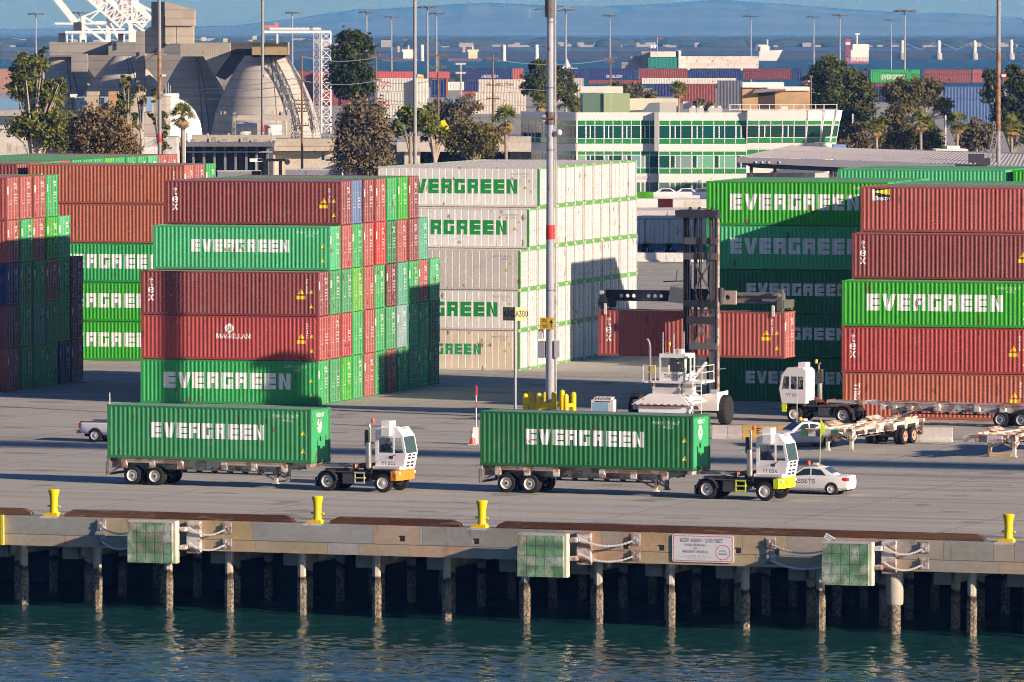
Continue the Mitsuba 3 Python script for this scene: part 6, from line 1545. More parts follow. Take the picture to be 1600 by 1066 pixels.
# right wing: leans outwards, turns away at its right end
RV = [(172, 187.5, 'w'), (188, 194.5, 'g'), (195.5, 214, 'p'), (214.5, 222.5, 'g'), (223, 232, 'w'), (233, 242, 'g'), (242.5, 270, 'w')]
x0 = ox(1166)
for k, (xa, xb, tn) in enumerate(((1166, 1258, -3), (1258, 1280, -15), (1280, 1295, -32), (1295, 1304, -52))):
    L = (ox(xb) - ox(xa)) / math.cos(math.radians(tn))
    org = np.array([ox(xa), OD - 1.0 + sum((ox(b) - ox(a)) * math.tan(math.radians(g)) for a, b, g in ((1166, 1258, 3), (1258, 1280, 15), (1280, 1295, 32))[:k]), 0])
    bands(frame(org, tn), L, (5, 1, 1, 1)[k], 20 + k, slant=0.22, glass=(0.010, 0.06, 0.05), rows=RV)
part(t, 'wing_core', hull([(x, y, z) for x, y in ((ox(1167), OD + 1), (ox(1258), OD + 1.5), (ox(1298), OD + 6), (ox(1298), OD + 20), (ox(1167), OD + 20)) for z in (0, oz(176))]), (0.45, 0.44, 0.42), 'concrete')
for a, b, zz in ((1140, 1308, 163.5), (1140, 1308, 171)):
    part(t, 'roof_rail', bx(ox(a), ox(b), OD - 0.6, OD - 0.52, oz(zz), oz(zz - 0.9)), WL)
for x in (1140, 1156, 1172, 1186, 1202, 1220, 1240, 1256, 1274, 1287, 1307):
    part(t, 'rail_post', bx(ox(x) - 0.05, ox(x) + 0.05, OD - 0.6, OD - 0.5, oz(173), oz(163)), WL)
part(t, 'penthouse', bx(ox(1161), ox(1267), OD + 3, OD + 10, oz(173), oz(137)), (0.52, 0.36, 0.20), 'concrete', label='tan stone penthouse')
part(t, 'penthouse_roof', J(bx(ox(1161), ox(1226), OD + 2.5, OD + 10, oz(137), oz(129)), bx(ox(1200), ox(1266), OD + 2.6, OD + 10, oz(142), oz(136))), WL)
part(t, 'porch', hull([(ox(x), OD + yy, oz(y)) for x, y, yy in ((1176, 146, 1.5), (1228, 141, 1.5), (1182, 138, 3), (1228, 138, 3), (1180, 144, 3), (1228, 143, 3))]), (0.25, 0.22, 0.18)); part(t, 'door_recess', bx(ox(1186), ox(1212), OD + 2.9, OD + 3.1, oz(172), oz(144)), (0.06, 0.045, 0.035)); part(t, 'roof_box', bx(ox(1222), ox(1231), OD + 1, OD + 2, oz(172), oz(166)), (0.75, 0.75, 0.74))
part(t, 'roof_box', bx(ox(911), ox(943), OD + 5, OD + 9, oz(177), oz(146)), (0.12, 0.20, 0.15)); part(t, 'roof_box', bx(ox(944), ox(985), OD + 4.6, OD + 9, oz(177), oz(146.5)), (0.33, 0.42, 0.24), label='sage green roof plant box')
part(t, 'roof_box', bx(ox(908), ox(975), OD + 9.2, OD + 12, oz(177), oz(136)), (0.66, 0.64, 0.58)); part(t, 'roof_box', bx(ox(985), ox(1062), OD + 9.5, OD + 12, oz(177), oz(155)), (0.66, 0.63, 0.52)); part(t, 'roof_duct', hull([(ox(x), OD + yy, oz(y)) for x, y in ((1003, 176), (1031, 176), (1031, 161), (1016, 162)) for yy in (5, 7.5)]), (0.16, 0.20, 0.24)); part(t, 'roof_box', bx(ox(1032), ox(1058), OD + 5, OD + 7.5, oz(177), oz(161)), (0.50, 0.50, 0.47)); part(t, 'roof_box', bx(ox(1070), ox(1083), OD + 9, OD + 10, oz(172), oz(160)), (0.72, 0.71, 0.68))
for a in (1078, 1090, 1108, 1119):
    part(t, 'roof_fan', J(bx(ox(a), ox(a + 11), OD + 4, OD + 6, oz(177), oz(169)), tf(lathe([(0.35, 0), (0.35, 0.25)], 12), frame((ox(a + 5.5), OD + 5, oz(169)), 0))), (0.55, 0.55, 0.53))
part(t, 'ladder', J(*[bx(ox(952), ox(958), OD + 4.5, OD + 4.6, oz(y), oz(y - 0.8)) for y in range(150, 176, 3)]), (0.5, 0.52, 0.40))
writing(t, 'LABS HERE', 0.42, ox(988), oz(280.5), 2.3, c=(0.35, 0.33, 0.3), y=OD - 0.16)
# ---- the wide canopy at the right and what stands under and before it
t = thing('canopy', 'wide low canopy with grey corrugated roof at the right', 'canopy')
cd = 690.0
cx = lambda x, dd: (x - 800) / FOC * dd
V = []
n_ = 150
for k in range(n_ + 1):
    s = k / n_
    xa, xb = 1152 + (1640 - 1152) * s, 1232 + (1640 - 1232) * s
    zf, zb_ = up(245 + 16 * s, cd), up(236 + 9 * s, cd + 45)
    h = 0.05 * (k % 2)
    V += [(cx(xa, cd), cd, zf + h), (cx(xb, cd + 45), cd + 45, zf + h + 0.35)]
part(t, 'roof', (np.array(V), np.vstack([[[2 * k, 2 * k + 2, 2 * k + 1], [2 * k + 1, 2 * k + 2, 2 * k + 3]] for k in range(n_)])), (0.40, 0.38, 0.37), 'worn')
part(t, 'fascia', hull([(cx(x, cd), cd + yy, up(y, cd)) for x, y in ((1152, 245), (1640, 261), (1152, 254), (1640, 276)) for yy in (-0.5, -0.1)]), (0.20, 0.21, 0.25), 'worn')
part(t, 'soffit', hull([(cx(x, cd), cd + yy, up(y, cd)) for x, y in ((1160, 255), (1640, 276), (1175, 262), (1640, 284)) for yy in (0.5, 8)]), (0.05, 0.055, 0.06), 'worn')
part(t, 'back_fascia', hull([(cx(x, cd + 46), cd + 46 + yy, up(y, cd + 46)) for x, y in ((1232, 229), (1640, 240), (1232, 238), (1640, 249)) for yy in (0, 0.6)]), (0.11, 0.15, 0.16), 'worn')
for x in (1175, 1212, 1300, 1420, 1540):
    part(t, 'column', bx(cx(x - 3, cd), cx(x + 2, cd), cd + 1, cd + 1.5, 0, up(258, cd)), (0.06, 0.07, 0.07))
for x in (1181, 1191, 1201, 1218):
    part(t, 'lamp', cb(cx(x, cd), cd - 0.7, up(253, cd), 0.12, 0.1, 0.2), (0.8, 0.8, 0.78))
t = thing('roof_truss', 'old steel truss frame standing on the canopy beside the right mast', 'frame', None)
lattice(t, 'truss', (cx(1545, 700), 700, up(262, 700)), (cx(1556, 700), 700, up(206, 700)), 0.5, 6, (0.25, 0.24, 0.25), 0.06)
part(t, 'machine', J(cb(cx(1524, 690), 689, up(247, 690), 1.6, 1, 0.9), cb(cx(1535, 690), 689, up(252, 690), 1.4, 1, 0.7), *[bar((cx(x, 690), 688.8, up(242, 690)), (cx(x + 6, 690), 688.8, up(256, 690)), 0.15) for x in (1514, 1520, 1530)]), (0.05, 0.05, 0.055))
# ------------------------------------------------------------------ middle distance between the stacks
def mbox(name, label, cat, x0, x1, y0, y1, d, depth, c, mat='worn', extra=()):
    t = thing(name, label, cat)
    pbox(t, 'body', x0, x1, y0, y1, d, depth, c, mat)
    for n_, a, b, e, f, cc in extra:
        pbox(t, n_, a, b, e, f, d - 0.05, 0.2, cc, mat)
    return t
# white refrigerated boxes on trailers seen from behind, side by side
for k, (x, lab) in enumerate(((972, 'white refrigerated trailer just right of the white stack'), (1010, 'white refrigerated trailer behind the mast, left one'), (1047, 'white refrigerated trailer seen through the mast'), (1082, 'white refrigerated trailer right of the mast'))):
    d = 10400 * 24.5 / (399 - 45)
    t = thing('reefer_trailer', lab, 'trailer', at(x, d, 0, 12))
    part(t, 'body', bx(-0.1, 2.35, 0.05, 12, 1.25, 4.0), (0.66, 0.66, 0.63), 'worn')
    for y0 in (0.05, 1.15):
        part(t, 'door', bx(y0, y0 + 1.05, -0.02, 0.05, 1.4, 3.85), (0.64, 0.64, 0.61), 'worn')
    part(t, 'rod', J(*[bx(x_, x_ + 0.05, -0.06, -0.02, 1.35, 3.9) for x_ in (0.4, 0.85, 1.4, 1.9)]), (0.30, 0.31, 0.28), kind='stuff')
    part(t, 'rail', J(bx(-0.1, 2.35, -0.03, 0.05, 1.25, 1.4), bx(-0.1, 2.35, -0.03, 0.05, 3.86, 4.02)), (0.28, 0.38, 0.28), 'worn')
    part(t, 'chassis', J(bx(0.2, 2.05, 0.3, 11, 0.7, 1.2), bx(0.3, 1.9, 0.2, 0.3, 0.5, 1.2)), (0.10, 0.14, 0.22), 'worn')
    for x_ in (0.15, 2.05):
        part(t, 'wheel', tube([(x_ - 0.2, 1.5, 0.5), (x_ + 0.2, 1.5, 0.5)], 0.5, 14), (0.03, 0.03, 0.03), 'rubber', True)
    if k == 2:
        writing(t, 'D20', 0.5, 1.55, 2.0, 0.6, c=(0.08, 0.08, 0.08), y=-0.03)
krail(985, 1098, 409, 'white concrete barrier in front of the refrigerated trailers', [(0.78, 0.77, 0.75)] * 3, 6, 0.95)
mbox('shed_roof', 'grey flat shed roof above the refrigerated trailers', 'shed', 970, 1100, 329, 350, 790, 14, (0.52, 0.51, 0.48))
mbox('shed_roof', 'low shed with pale green fascia behind the mast head', 'shed', 985, 1104, 330, 336, 812, 10, (0.60, 0.62, 0.54))
mbox('box_trailer', 'white box trailer left of the small red container', 'trailer', 985, 1028, 311, 327, 830, 4, (0.74, 0.73, 0.71))
mbox('box_trailer', 'white box trailer above the mast head', 'trailer', 1052, 1104, 312, 325, 832, 4, (0.62, 0.63, 0.60), extra=(('door', 1068, 1096, 313, 324, (0.55, 0.54, 0.47)),))
container(at(1030, 850, 0, 8), 'k', None, 'small dark red container on the ground before the office building')
container(at(1056, 856, 0.6, 8), 'o', None, 'faded red container on the ground before the office building')
mbox('hedge', 'bright green hedge at the foot of the office building', 'hedge', 986, 1021, 300, 310, 846, 2, (0.09, 0.36, 0.03), 'leaf')
for k, (x, lab) in enumerate(((1036, 'white car roof by the office wall, left one'), (1068, 'white car roof by the office wall, middle one'), (1092, 'dark car roof by the office wall, right one'))):
    m = at(x + 8, 848, up(303, 848), 0)
    t = thing('parked_car', lab, 'car', m)
    c = (0.74, 0.74, 0.75) if k < 2 else (0.10, 0.14, 0.24)
    part(t, 'body', loft([(-2.2, 0.7, -0.55, 0.1, 0.2, 0.6), (-1.5, 0.88, -0.6, 0.15, 0.3, 0.75), (1.4, 0.88, -0.6, 0.12, 0.25, 0.75), (2.2, 0.7, -0.5, 0.0, 0.1, 0.6)]), c, 'gloss', 35); part(t, 'roof', loft([(-1.6, 0.66, 0.2, 0.25, 0.27, 0.6), (-0.9, 0.68, 0.2, 0.3, 0.72, 0.55), (0.3, 0.68, 0.2, 0.3, 0.74, 0.55), (1.1, 0.66, 0.18, 0.22, 0.25, 0.6)]), c, 'gloss', 35)
    part(t, 'window', hull([(x_, -0.70 + 0.12 * (z - 0.3), z) for x_, z in ((-1.1, 0.3), (0.7, 0.3), (0.25, 0.64), (-0.8, 0.64))] + [(0, -0.5, 0.45)]), (0.03, 0.04, 0.05), 'glazing')
# second handler far back, only its head shows over the stacks
t = thing('container_handler', 'black mast head of a second handler behind the left stack', 'container handler', at(430, 640, 0, 0))
z_ = lambda y: up(y, 640)
part(t, 'mast_channel', bx(-1.05, -0.7, 0, 0.4, 0, z_(249)), BLACK, 'worn'); part(t, 'mast_channel', bx(0.35, 0.65, 0, 0.4, 0, z_(249)), BLACK, 'worn'); part(t, 'mast_head', bx(-1.7, 1.0, -0.1, 0.5, z_(252), z_(248)), BLACK, 'worn'); part(t, 'sheave', tube([(1.15, 0, z_(253)), (1.15, 0.4, z_(253))], 0.28, 12), (0.04, 0.04, 0.04)); part(t, 'cab', bx(-2.3, -1.4, 1, 3, z_(285), z_(268)), BLACK)
t = thing('yard_board', 'small white board on a post beside the second handler', 'sign', at(400, 645))
part(t, 'post', bx(-0.04, 0.04, 0, 0.08, 0, z_(252)), (0.6, 0.6, 0.6)); part(t, 'board', bx(-0.6, 0.6, -0.05, 0, up(253, 645), up(247.5, 645)), (0.82, 0.82, 0.8))
for x0, x1, y, d, lab in ((340, 405, 268, 760, 'dark bus roof behind the left stack'), (446, 540, 266, 770, 'dark blue-grey truck roof behind the mixed stack')):
    t = thing('box_truck', lab, 'truck')
    pbox(t, 'body', x0, x1, y, y + 34, d, 3, (0.20, 0.23, 0.27), 'worn'); pbox(t, 'roof', x0 - 1, x1 + 1, y - 1.5, y, d - 0.1, 3.2, (0.42, 0.44, 0.47), 'worn')

# ------------------------------------------------------------------ far container yard
def far_box(x0, x1, y0, y1, d, c, label, group='containers of the far yard', word_=None, end=None, mat='worn'):
    t = thing('far_container', label, 'shipping container', None, group)
    X0, X1 = (x0 - 800) / FOC * d, (x1 - 800) / FOC * d
    z0, z1 = up(y1, d), up(y0, d)
    n = max(6, int((X1 - X0) / 0.30))
    xs = np.linspace(X0, X1, 2 * n)
    dd = np.where(np.arange(2 * n) // 2 % 2 == 0, 0.03, 0.09)
    s_ = sheet(xs, dd + d, z0 + 0.12, z1 - 0.1)
    part(t, 'shell', J(s_, bx(X0, X1, d + 0.13, d + 2.44, z0, z1), bx(X0, X1, d - 0.02, d + 0.14, z1 - 0.12, z1)), COL[c] if isinstance(c, str) else c, mat)
    if end:
        part(t, 'end', bx(X1 + 0.02, X1 + 0.35, d + 0.1, d + 2.4, z0, z1), end, mat)
    if word_:
        tx, h, xo, zo, wc_, col = word_
        writing(t, tx, h, X0 + xo, z0 + zo, wc_, c=col, y=d - 0.03)
NV, RD = (0.018, 0.05, 0.15), (0.19, 0.055, 0.055)
FR = [(724, 800, 'n', 'navy container with two white words above the cream stack'), (801, 818, 'o', 'orange red container end beside the navy one at far centre'), (872, 914, 'n', 'navy container just right of the light mast, far row'), (918, 992, 'n', 'navy container with white lettering left of the far red one'), (998, 1074, 'R', 'red container in the far row under the port offices'), (1078, 1157, 'n', 'navy container in the far row right of the red one'), (1161, 1236, 'm', 'maroon container in the far row above the penthouse'), (1239, 1254, 'n', 'sliver of navy container beside the maroon one'),
      (1322, 1340, 'o', 'orange container half behind the big tree, far right'), (1342, 1358, 'n', 'dark navy container left of the far green one'), (1360, 1437, 'g', 'green lettered container in the far row at right'), (1443, 1516, 'R', 'red container right of the far green one'), (1519, 1536, 'r', 'red container end left of the right mast, far row'), (1566, 1640, 'R', 'red container at the right edge of the far row')]
for x0, x1, c, lab in FR:
    w_ = ('EVERGREEN', 1.2, 3.0, 0.9, 6.2, (0.75, 0.75, 0.73)) if c == 'g' else ('UNIGLORY', 0.8, 5.0, 0.4, 4.5, (0.6, 0.62, 0.66)) if x0 in (724, 918) else None
    far_box(x0, x1, 107 + (2 if x0 > 1300 else 0), 124 + (5 if x0 > 1300 else 0), 1810, c, lab, word_=w_)
for x0, x1, y0, y1, d, c, lab in ((722, 748, 127, 143, 1700, 'n', 'navy container left of the cream stack, lower row'), (723, 745, 143, 152, 1690, 'o', 'rusty orange container below the navy one left of the cream stack'), (920, 1002, 125, 131, 1650, 'R', 'dark red container roof line left of the palm, second row'), (1003, 1150, 122, 131, 1600, 'x', 'long grey container roofs behind the far palm'), (1020, 1052, 131, 151, 1420, 'n', 'navy container left of the palm behind the office'), (1062, 1118, 131, 161, 1400, 'R', 'red container right of the palm behind the office'), (1121, 1160, 126, 170, 1300, (0.10, 0.11, 0.14), 'dark slate container wall left of the penthouse'),
                                  (1250, 1262, 124, 134, 1650, 'n', 'navy container right of the penthouse'), (1355, 1390, 130, 136, 1650, 'R', 'red container under the far green one'), (1366, 1388, 136, 160, 1500, 'n', 'dark navy container between the trees at right'), (1476, 1550, 135, 200, 1300, (0.07, 0.13, 0.30), 'tall blue container wall between the trees at right'), (575, 590, 135, 180, 1500, 'n', 'dark navy container behind the tall dark tree'), (673, 697, 122, 152, 1480, 'n', 'navy container end right of the grey lettered stack'), (697, 700, 122, 150, 1480, 'o', 'orange container edge by the utility pole'),
                                  (690, 735, 153, 166, 1460, 's', 'steel blue container behind the yellow sign'), (700, 725, 128, 141, 1500, (0.72, 0.71, 0.68), 'small white container left of the cream stack')):
    far_box(x0, x1, y0, y1, d, c, lab)
for k, (y0, y1, x0) in enumerate(((122, 142.5, 584), (143, 163, 586), (163.5, 184, 600))):
    far_box(x0, 649, y0, y1, 1440, (0.52, 0.52, 0.48), ('grey container with red lettering on top of the grey stack', 'grey container in the middle of the grey stack with red lettering', 'grey container at the bottom of the grey lettered stack')[k], word_=('OOCL', 1.1, 1.2 if k == 0 else 0.6, 1.0 if k == 0 else -0.3, 2.7, (0.50, 0.04, 0.04)) if k < 2 else None)
    far_box(650, 669, y0 + 1, y1 + 1, 1438, (0.66, 0.65, 0.58), ('white door end right of the top grey container', 'white door end right of the middle grey container', 'white door end right of the bottom grey container')[k])
for k, (y0, y1, x0, x1) in enumerate(((124, 144, 748, 822), (144.5, 164, 743, 822), (164.5, 178, 738, 822))):
    far_box(x0, x1, y0, y1, 1430, (0.56, 0.51, 0.44), ('cream container with dark lettering, top of the cream stack', 'cream container with scattered patches, middle of the cream stack', 'cream container at the bottom of the cream stack')[k], word_=('RTA COSM', 0.62, 4.0, 1.3, 3.4, (0.06, 0.06, 0.07)) if k == 0 else None)
far_box(872, 912, 122, 160, 1500, (0.42, 0.41, 0.37), 'pale grey container stack behind the round dark tree')
for x0, x1, lab in ((588, 645, 'long red container roofs left of the mast, far yard'), (671, 703, 'red container roofs right of the mast, far yard')):
    far_box(x0, x1, 112, 122, 2100, (0.46, 0.09, 0.08), lab)
far_box(651, 662, 117, 123, 1700, (0.62, 0.38, 0.05), 'yellow container roof beside the pale mast')
# red and dark low port area far left, a wooded point, all past the yard
r3 = random.Random(11)
rows_ = []
for k in range(90):
    x, d = r3.uniform(430, 600), r3.uniform(2120, 2240)
    X = (x - 800) / FOC * d
    rows_.append(bx(X, X + r3.uniform(6, 14), d, d + 2.5, 0, r3.choice((2.6, 5.2, 7.8, 10.4))))
single('far_container_rows', 'mass of red and dark stacked containers far behind the plant', 'containers', J(rows_), (0.25, 0.075, 0.07), 'worn', kind='stuff')
r4 = random.Random(12)
rows_ = [bx((x - 800) / FOC * 2600, (x - 800) / FOC * 2600 + r4.uniform(6, 16), 2600, 2604, WATER, r4.uniform(2, 9)) for x in [r4.uniform(-30, 100) for k in range(60)]]
single('far_port_sheds', 'far reddish port sheds behind the trees at the left edge', 'sheds', J(rows_), (0.36, 0.20, 0.15), 'worn', kind='stuff')
pts = [ball((x - 800) / FOC * 2900, 2900 + r4.uniform(-30, 30), WATER + 1, r4.uniform(8, 18), 10, r4.uniform(4, 9), 1) for x in [r4.uniform(590, 750) for k in range(70)]]
single('wooded_point', 'dark wooded point reaching into the bay left of centre', 'trees', J(pts), (0.05, 0.06, 0.045), 'leaf', kind='stuff')

# port offices on the water side
t = thing('port_office', 'white port building with teal glass front before the bay', 'building')
pd = 2050
for a in ((1040, 1185, 88, 110, (0.76, 0.70, 0.64), 'wall'), (971, 1003, 97, 110, (0.30, 0.31, 0.35), 'annex'), (984, 1004, 88, 110, (0.28, 0.29, 0.33), 'annex'), (1002, 1062, 80, 110, (0.33, 0.34, 0.37), 'wall')):
    pbox(t, a[5], a[0], a[1], a[2], a[3], pd + (2 if a[5] == 'annex' else 0), 12, a[4], 'concrete')
pbox(t, 'fascia', 1016, 1056, 81, 89, pd - 3, 3, (0.78, 0.75, 0.70), 'concrete'); pbox(t, 'glass_front', 1013, 1059, 89.5, 108, pd - 3, 3, (0.03, 0.22, 0.17), 'glazing'); pbox(t, 'fin', 1060, 1064, 79, 108, pd - 3.5, 4, (0.80, 0.77, 0.72), 'concrete')
for k in range(8):
    pbox(t, 'mullion', 1013 + 6 * k, 1013.6 + 6 * k, 90, 106, pd - 3.2, 0.2, (0.10, 0.36, 0.28), 'paint')
pbox(t, 'ledge', 1040, 1185, 99.4, 100.2, pd - 0.3, 0.4, (0.6, 0.55, 0.5), 'concrete')
for x in (1017, 1022):
    part(t, 'dish', ball(*P3(x, 73, pd), 0.6), (0.8, 0.8, 0.8), 'paint', True)
for k in range(4):
    pbox(t, 'vent', 1064 + 24 * k, 1066 + 24 * k, 94, 96, pd - 0.3, 0.4, (0.25, 0.23, 0.22), 'paint')
t = thing('flag', 'dark red flag streaming above the port building', 'flag', at(1027, 2052))
part(t, 'pole', cyl((0, 0, 0), (0, 0, up(57, 2052)), 0.08, n=6), (0.6, 0.6, 0.6)); part(t, 'cloth', hull([(0, 0, up(63, 2052)), (0, 0.1, up(59.5, 2052)), (1.7, 0.3, up(58, 2052)), (1.6, 0.3, up(61, 2052)), (0.8, -0.2, up(62.5, 2052))]), (0.24, 0.07, 0.08))

# ships at anchor and towers on the breakwater
def ship(label, x0, x1, ybot, d, kind):
    t = thing('ship', label, 'ship')
    w = (x1 - x0) / sc(d)
    c = P3((x0 + x1) / 2, ybot, d)
    c[2] = WATER
    m = frame(c, 0)
    s = 1 / sc(d)
    def B(name, a, b, y0, y1, col, dep=6, off=0):
        part(t, name, tf(bx((a - (x0 + x1) / 2) * s, (b - (x0 + x1) / 2) * s, off, off + dep, up(y1, d) - WATER, up(y0, d) - WATER), m), col, 'paint')
    if kind == 'tanker':
        part(t, 'hull', tf(hull([((a - (x0 + x1) / 2) * s, yy, up(y, d) - WATER) for a, y in ((x0, 80), (x1, 78), (x1 - 10, 95), (x0, 95)) for yy in (0, 9)]), m), (0.72, 0.70, 0.68)); B('house', x0 + 2, x0 + 16, 72, 80, (0.78, 0.77, 0.75)); B('bridge', x0 - 2, x0 + 14, 70, 73, (0.78, 0.77, 0.75)); B('mast', x0 + 12, x0 + 14, 62, 72, (0.75, 0.75, 0.75), 1); B('funnel', x0 - 6, x0 - 2, 69, 80, (0.10, 0.12, 0.14))
    elif kind == 'cargo':
        B('hull', x0, x1, 90, 99, (0.30, 0.10, 0.09), 8); B('house', x0 + 9, x1, 78, 96, (0.80, 0.79, 0.77)); B('bridge', x0 + 12, x1 + 0.5, 69, 78, (0.80, 0.79, 0.77)); B('funnel', x0 + 1, x0 + 8, 71, 88, (0.25, 0.05, 0.07)); B('funnel_band', x0 + 1, x0 + 8, 66, 70, (0.78, 0.76, 0.74)); B('funnel_top', x0 + 1, x0 + 8, 60.5, 66, (0.45, 0.05, 0.06)); B('mast', x0 + 18, x0 + 20, 54, 69, (0.8, 0.8, 0.8), 1); B('yard', x0 + 16, x0 + 23, 52, 54.5, (0.8, 0.8, 0.8), 1)
    else:
        col = (0.78, 0.77, 0.74) if kind == 'white' else (0.78, 0.66, 0.38)
        B('house', x0 + 2, x1 - 2, 81, 92, col); B('bridge', x0, x1, 77.5, 81, col); B('mast', (x0 + x1) / 2 - 1, (x0 + x1) / 2 + 1, 71, 78, col, 1); B('hull', x0 - 30, x1 + 5, 91, 96, (0.12, 0.10, 0.12), 8); B('funnel', x0 - 7, x0 - 3, 72, 82, (0.45, 0.38, 0.30))
ship('white tanker stern at the right of the port building', 1186, 1223, 95, 5600, 'tanker')
ship('white ship superstructure with red and white funnel', 1320, 1357, 97, 5600, 'cargo')
ship('white ship bridge left of the pale mast', 628, 649, 93, 5200, 'white')
ship('cream ship bridge anchored in the bay left of centre', 730, 748, 93, 5200, 'cream')
for k, (x, y) in enumerate(((1409, 63), (1466, 63), (1522, 63), (1579, 62))):
    t = thing('breakwater_tower', ('leftmost', 'second', 'third', 'rightmost')[k] + ' of the four white towers on the breakwater', 'tower', at(x, 6290))
    part(t, 'shaft', lathe([(2.0, 0), (1.9, 8), (2.3, 9), (1.9, 12), (1.4, up(y, 6290))], 12), (0.62, 0.60, 0.57), 'concrete', 40); part(t, 'base', lathe([(3.5, -5), (3.2, 1.5)], 12), (0.4, 0.38, 0.35), 'concrete', 40)
    if k < 3:
        part(t, 'cable', tube([(0, 0, up(y, 6290) - 1), (17, 0, up(y, 6290) - 9), (34, 0, up(y, 6290) - 1)], 0.22, 5), (0.35, 0.36, 0.38))
for x, lab in ((787, 'left pale harbour tower on the far water'), (838, 'right pale harbour tower on the far water'), (659, 'pale tower beside the white ship bridge')):
    single('harbour_tower', lab, 'tower', lathe([(2.2, WATER), (2.0, 10), (1.6, up(74, 6000)), (0.5, up(72, 6000))], 10), (0.68, 0.66, 0.62), 'concrete', 40, m=at(x, 6000))
for x, y, d, lab in ((883, 95, 4700, 'white sailing boat right of the light mast'), (898, 101, 4400, 'small motor boat in the bay right of the light mast'), (1272, 103, 3600, 'small white work boat left of the big tree')):
    t = thing('boat', lab, 'boat', at(x, d, WATER))
    part(t, 'hull', hull([(-5, -1, 0.3), (5, -1, 0.3), (-5.4, -1, 1.4), (6.5, 0, 1.6), (-5.4, 1, 1.4), (5, 1, 0.3), (-5, 1, 0.3)]), (0.74, 0.74, 0.74)); part(t, 'cabin', bx(-2, 2, -0.8, 0.8, 1.4, 3.2), (0.78, 0.78, 0.78))
    if 'sail' in lab:
        part(t, 'sail', hull([(0, -0.05, 2), (0, 0.05, 2), (4.0, 0, 2.2), (0.1, 0, 11)]), (0.8, 0.8, 0.8))

# ------------------------------------------------------------------ masts, poles and wires
def hi_mast(x, ytop, ybot, h, label, wpx, c=(0.30, 0.32, 0.34)):
    d = (h - CAM_H) * FOC / (HORIZON - ytop)
    t = thing('flood_mast', label, 'light mast', at(x, d))
    part(t, 'shaft', tube([(0, 0, 0), (0, 0, h)], [0.42, 0.22], 10), c, 'worn', True)
    R = wpx / 2 / sc(d)
    part(t, 'crown', lathe([(R * 0.75, h - 0.3), (R * 0.75, h - 0.1)], 14), (0.16, 0.16, 0.17))
    for a in np.arange(8) * math.pi / 4 + 0.2:
        part(t, 'lamp', cb(R * 0.85 * math.cos(a), R * 0.85 * math.sin(a), h - 0.45, 1.0, 1.0, 0.55), (0.14, 0.145, 0.15))
for k, (x, y, h, w_, lab) in enumerate(((57, 20, 30, 26, 'flood mast at the far left above the eucalyptus'), (125, 18, 30, 24, 'flood mast behind the raised crane boom'), (457, 18, 30, 22, 'flood mast right of the sunlit dome'), (573, 17, 30, 24, 'flood mast above the tall dark tree'), (612, 25, 30, 26, 'flood mast between the dark tree and the pale mast'), (668, 9, 31, 30, 'flood mast just right of the pale mast'), (682, 19, 30, 26, 'second flood mast right of the pale mast'), (884, 13, 30, 28, 'flood mast right of the big light mast'), (953, 23, 30, 24, 'flood mast left of the port building'), (1173, 24, 30, 27, 'flood mast right of the port building'), (1271, 25, 30, 24, 'flood mast left of the funnel ship'), (1312, 22, 30, 28, 'flood mast beside the funnel ship'), (1392, 30, 29, 26, 'shorter flood mast above the far green container'), (1413, 15, 30, 36, 'flood mast with the widest crown at right'))):
    hi_mast(x, y, 120, h, lab, w_)
def band_mast(x, d, lab, c, band=None, wpx=5.0, rust=None):
    r = wpx / 2 / sc(d)
    t = thing('light_mast', lab, 'light mast', at(x, d))
    part(t, 'shaft', tube([(0, 0, 0), (0, 0, 20), (0, 0, 36)], [r * 1.08, r, r * 0.86], 14), c, 'worn', True)
    if rust:
        part(t, 'rust_length', tube([(0, 0, rust[0]), (0, 0, rust[1])], [r * 1.03, r * 1.0], 14), (0.36, 0.22, 0.13), 'rusty', True, label='rusty length of the mast')
    if band:
        part(t, 'band', tube([(0, 0, up(band[1], d)), (0, 0, up(band[0], d))], r * 1.12, 14), (0.58, 0.05, 0.06), 'paint', True, label='red painted band')
    part(t, 'camera', J(cb(r + 0.3, -0.2, up(118, d), 0.5, 0.3, 0.25)), (0.7, 0.7, 0.7))
    part(t, 'crown', lathe([(1.3, 35.6), (1.3, 35.9)], 14), (0.2, 0.2, 0.2))
band_mast(249.5, 790, 'rust-streaked light mast in front of the stair tower', (0.27, 0.27, 0.28), (209, 222), 6.0, (up(155, 790), up(80, 790)))
band_mast(410.5, 850, 'light mast before the sunlit dome', (0.26, 0.27, 0.28), (195, 206), 5.0)
band_mast(648.5, 740, 'pale grey light mast behind the white stack', (0.30, 0.31, 0.32), None, 6.0)
band_mast(1559.5, 700, 'light mast with rusty middle at the right edge', (0.28, 0.28, 0.28), None, 7.0, (up(205, 700), up(80, 700)))

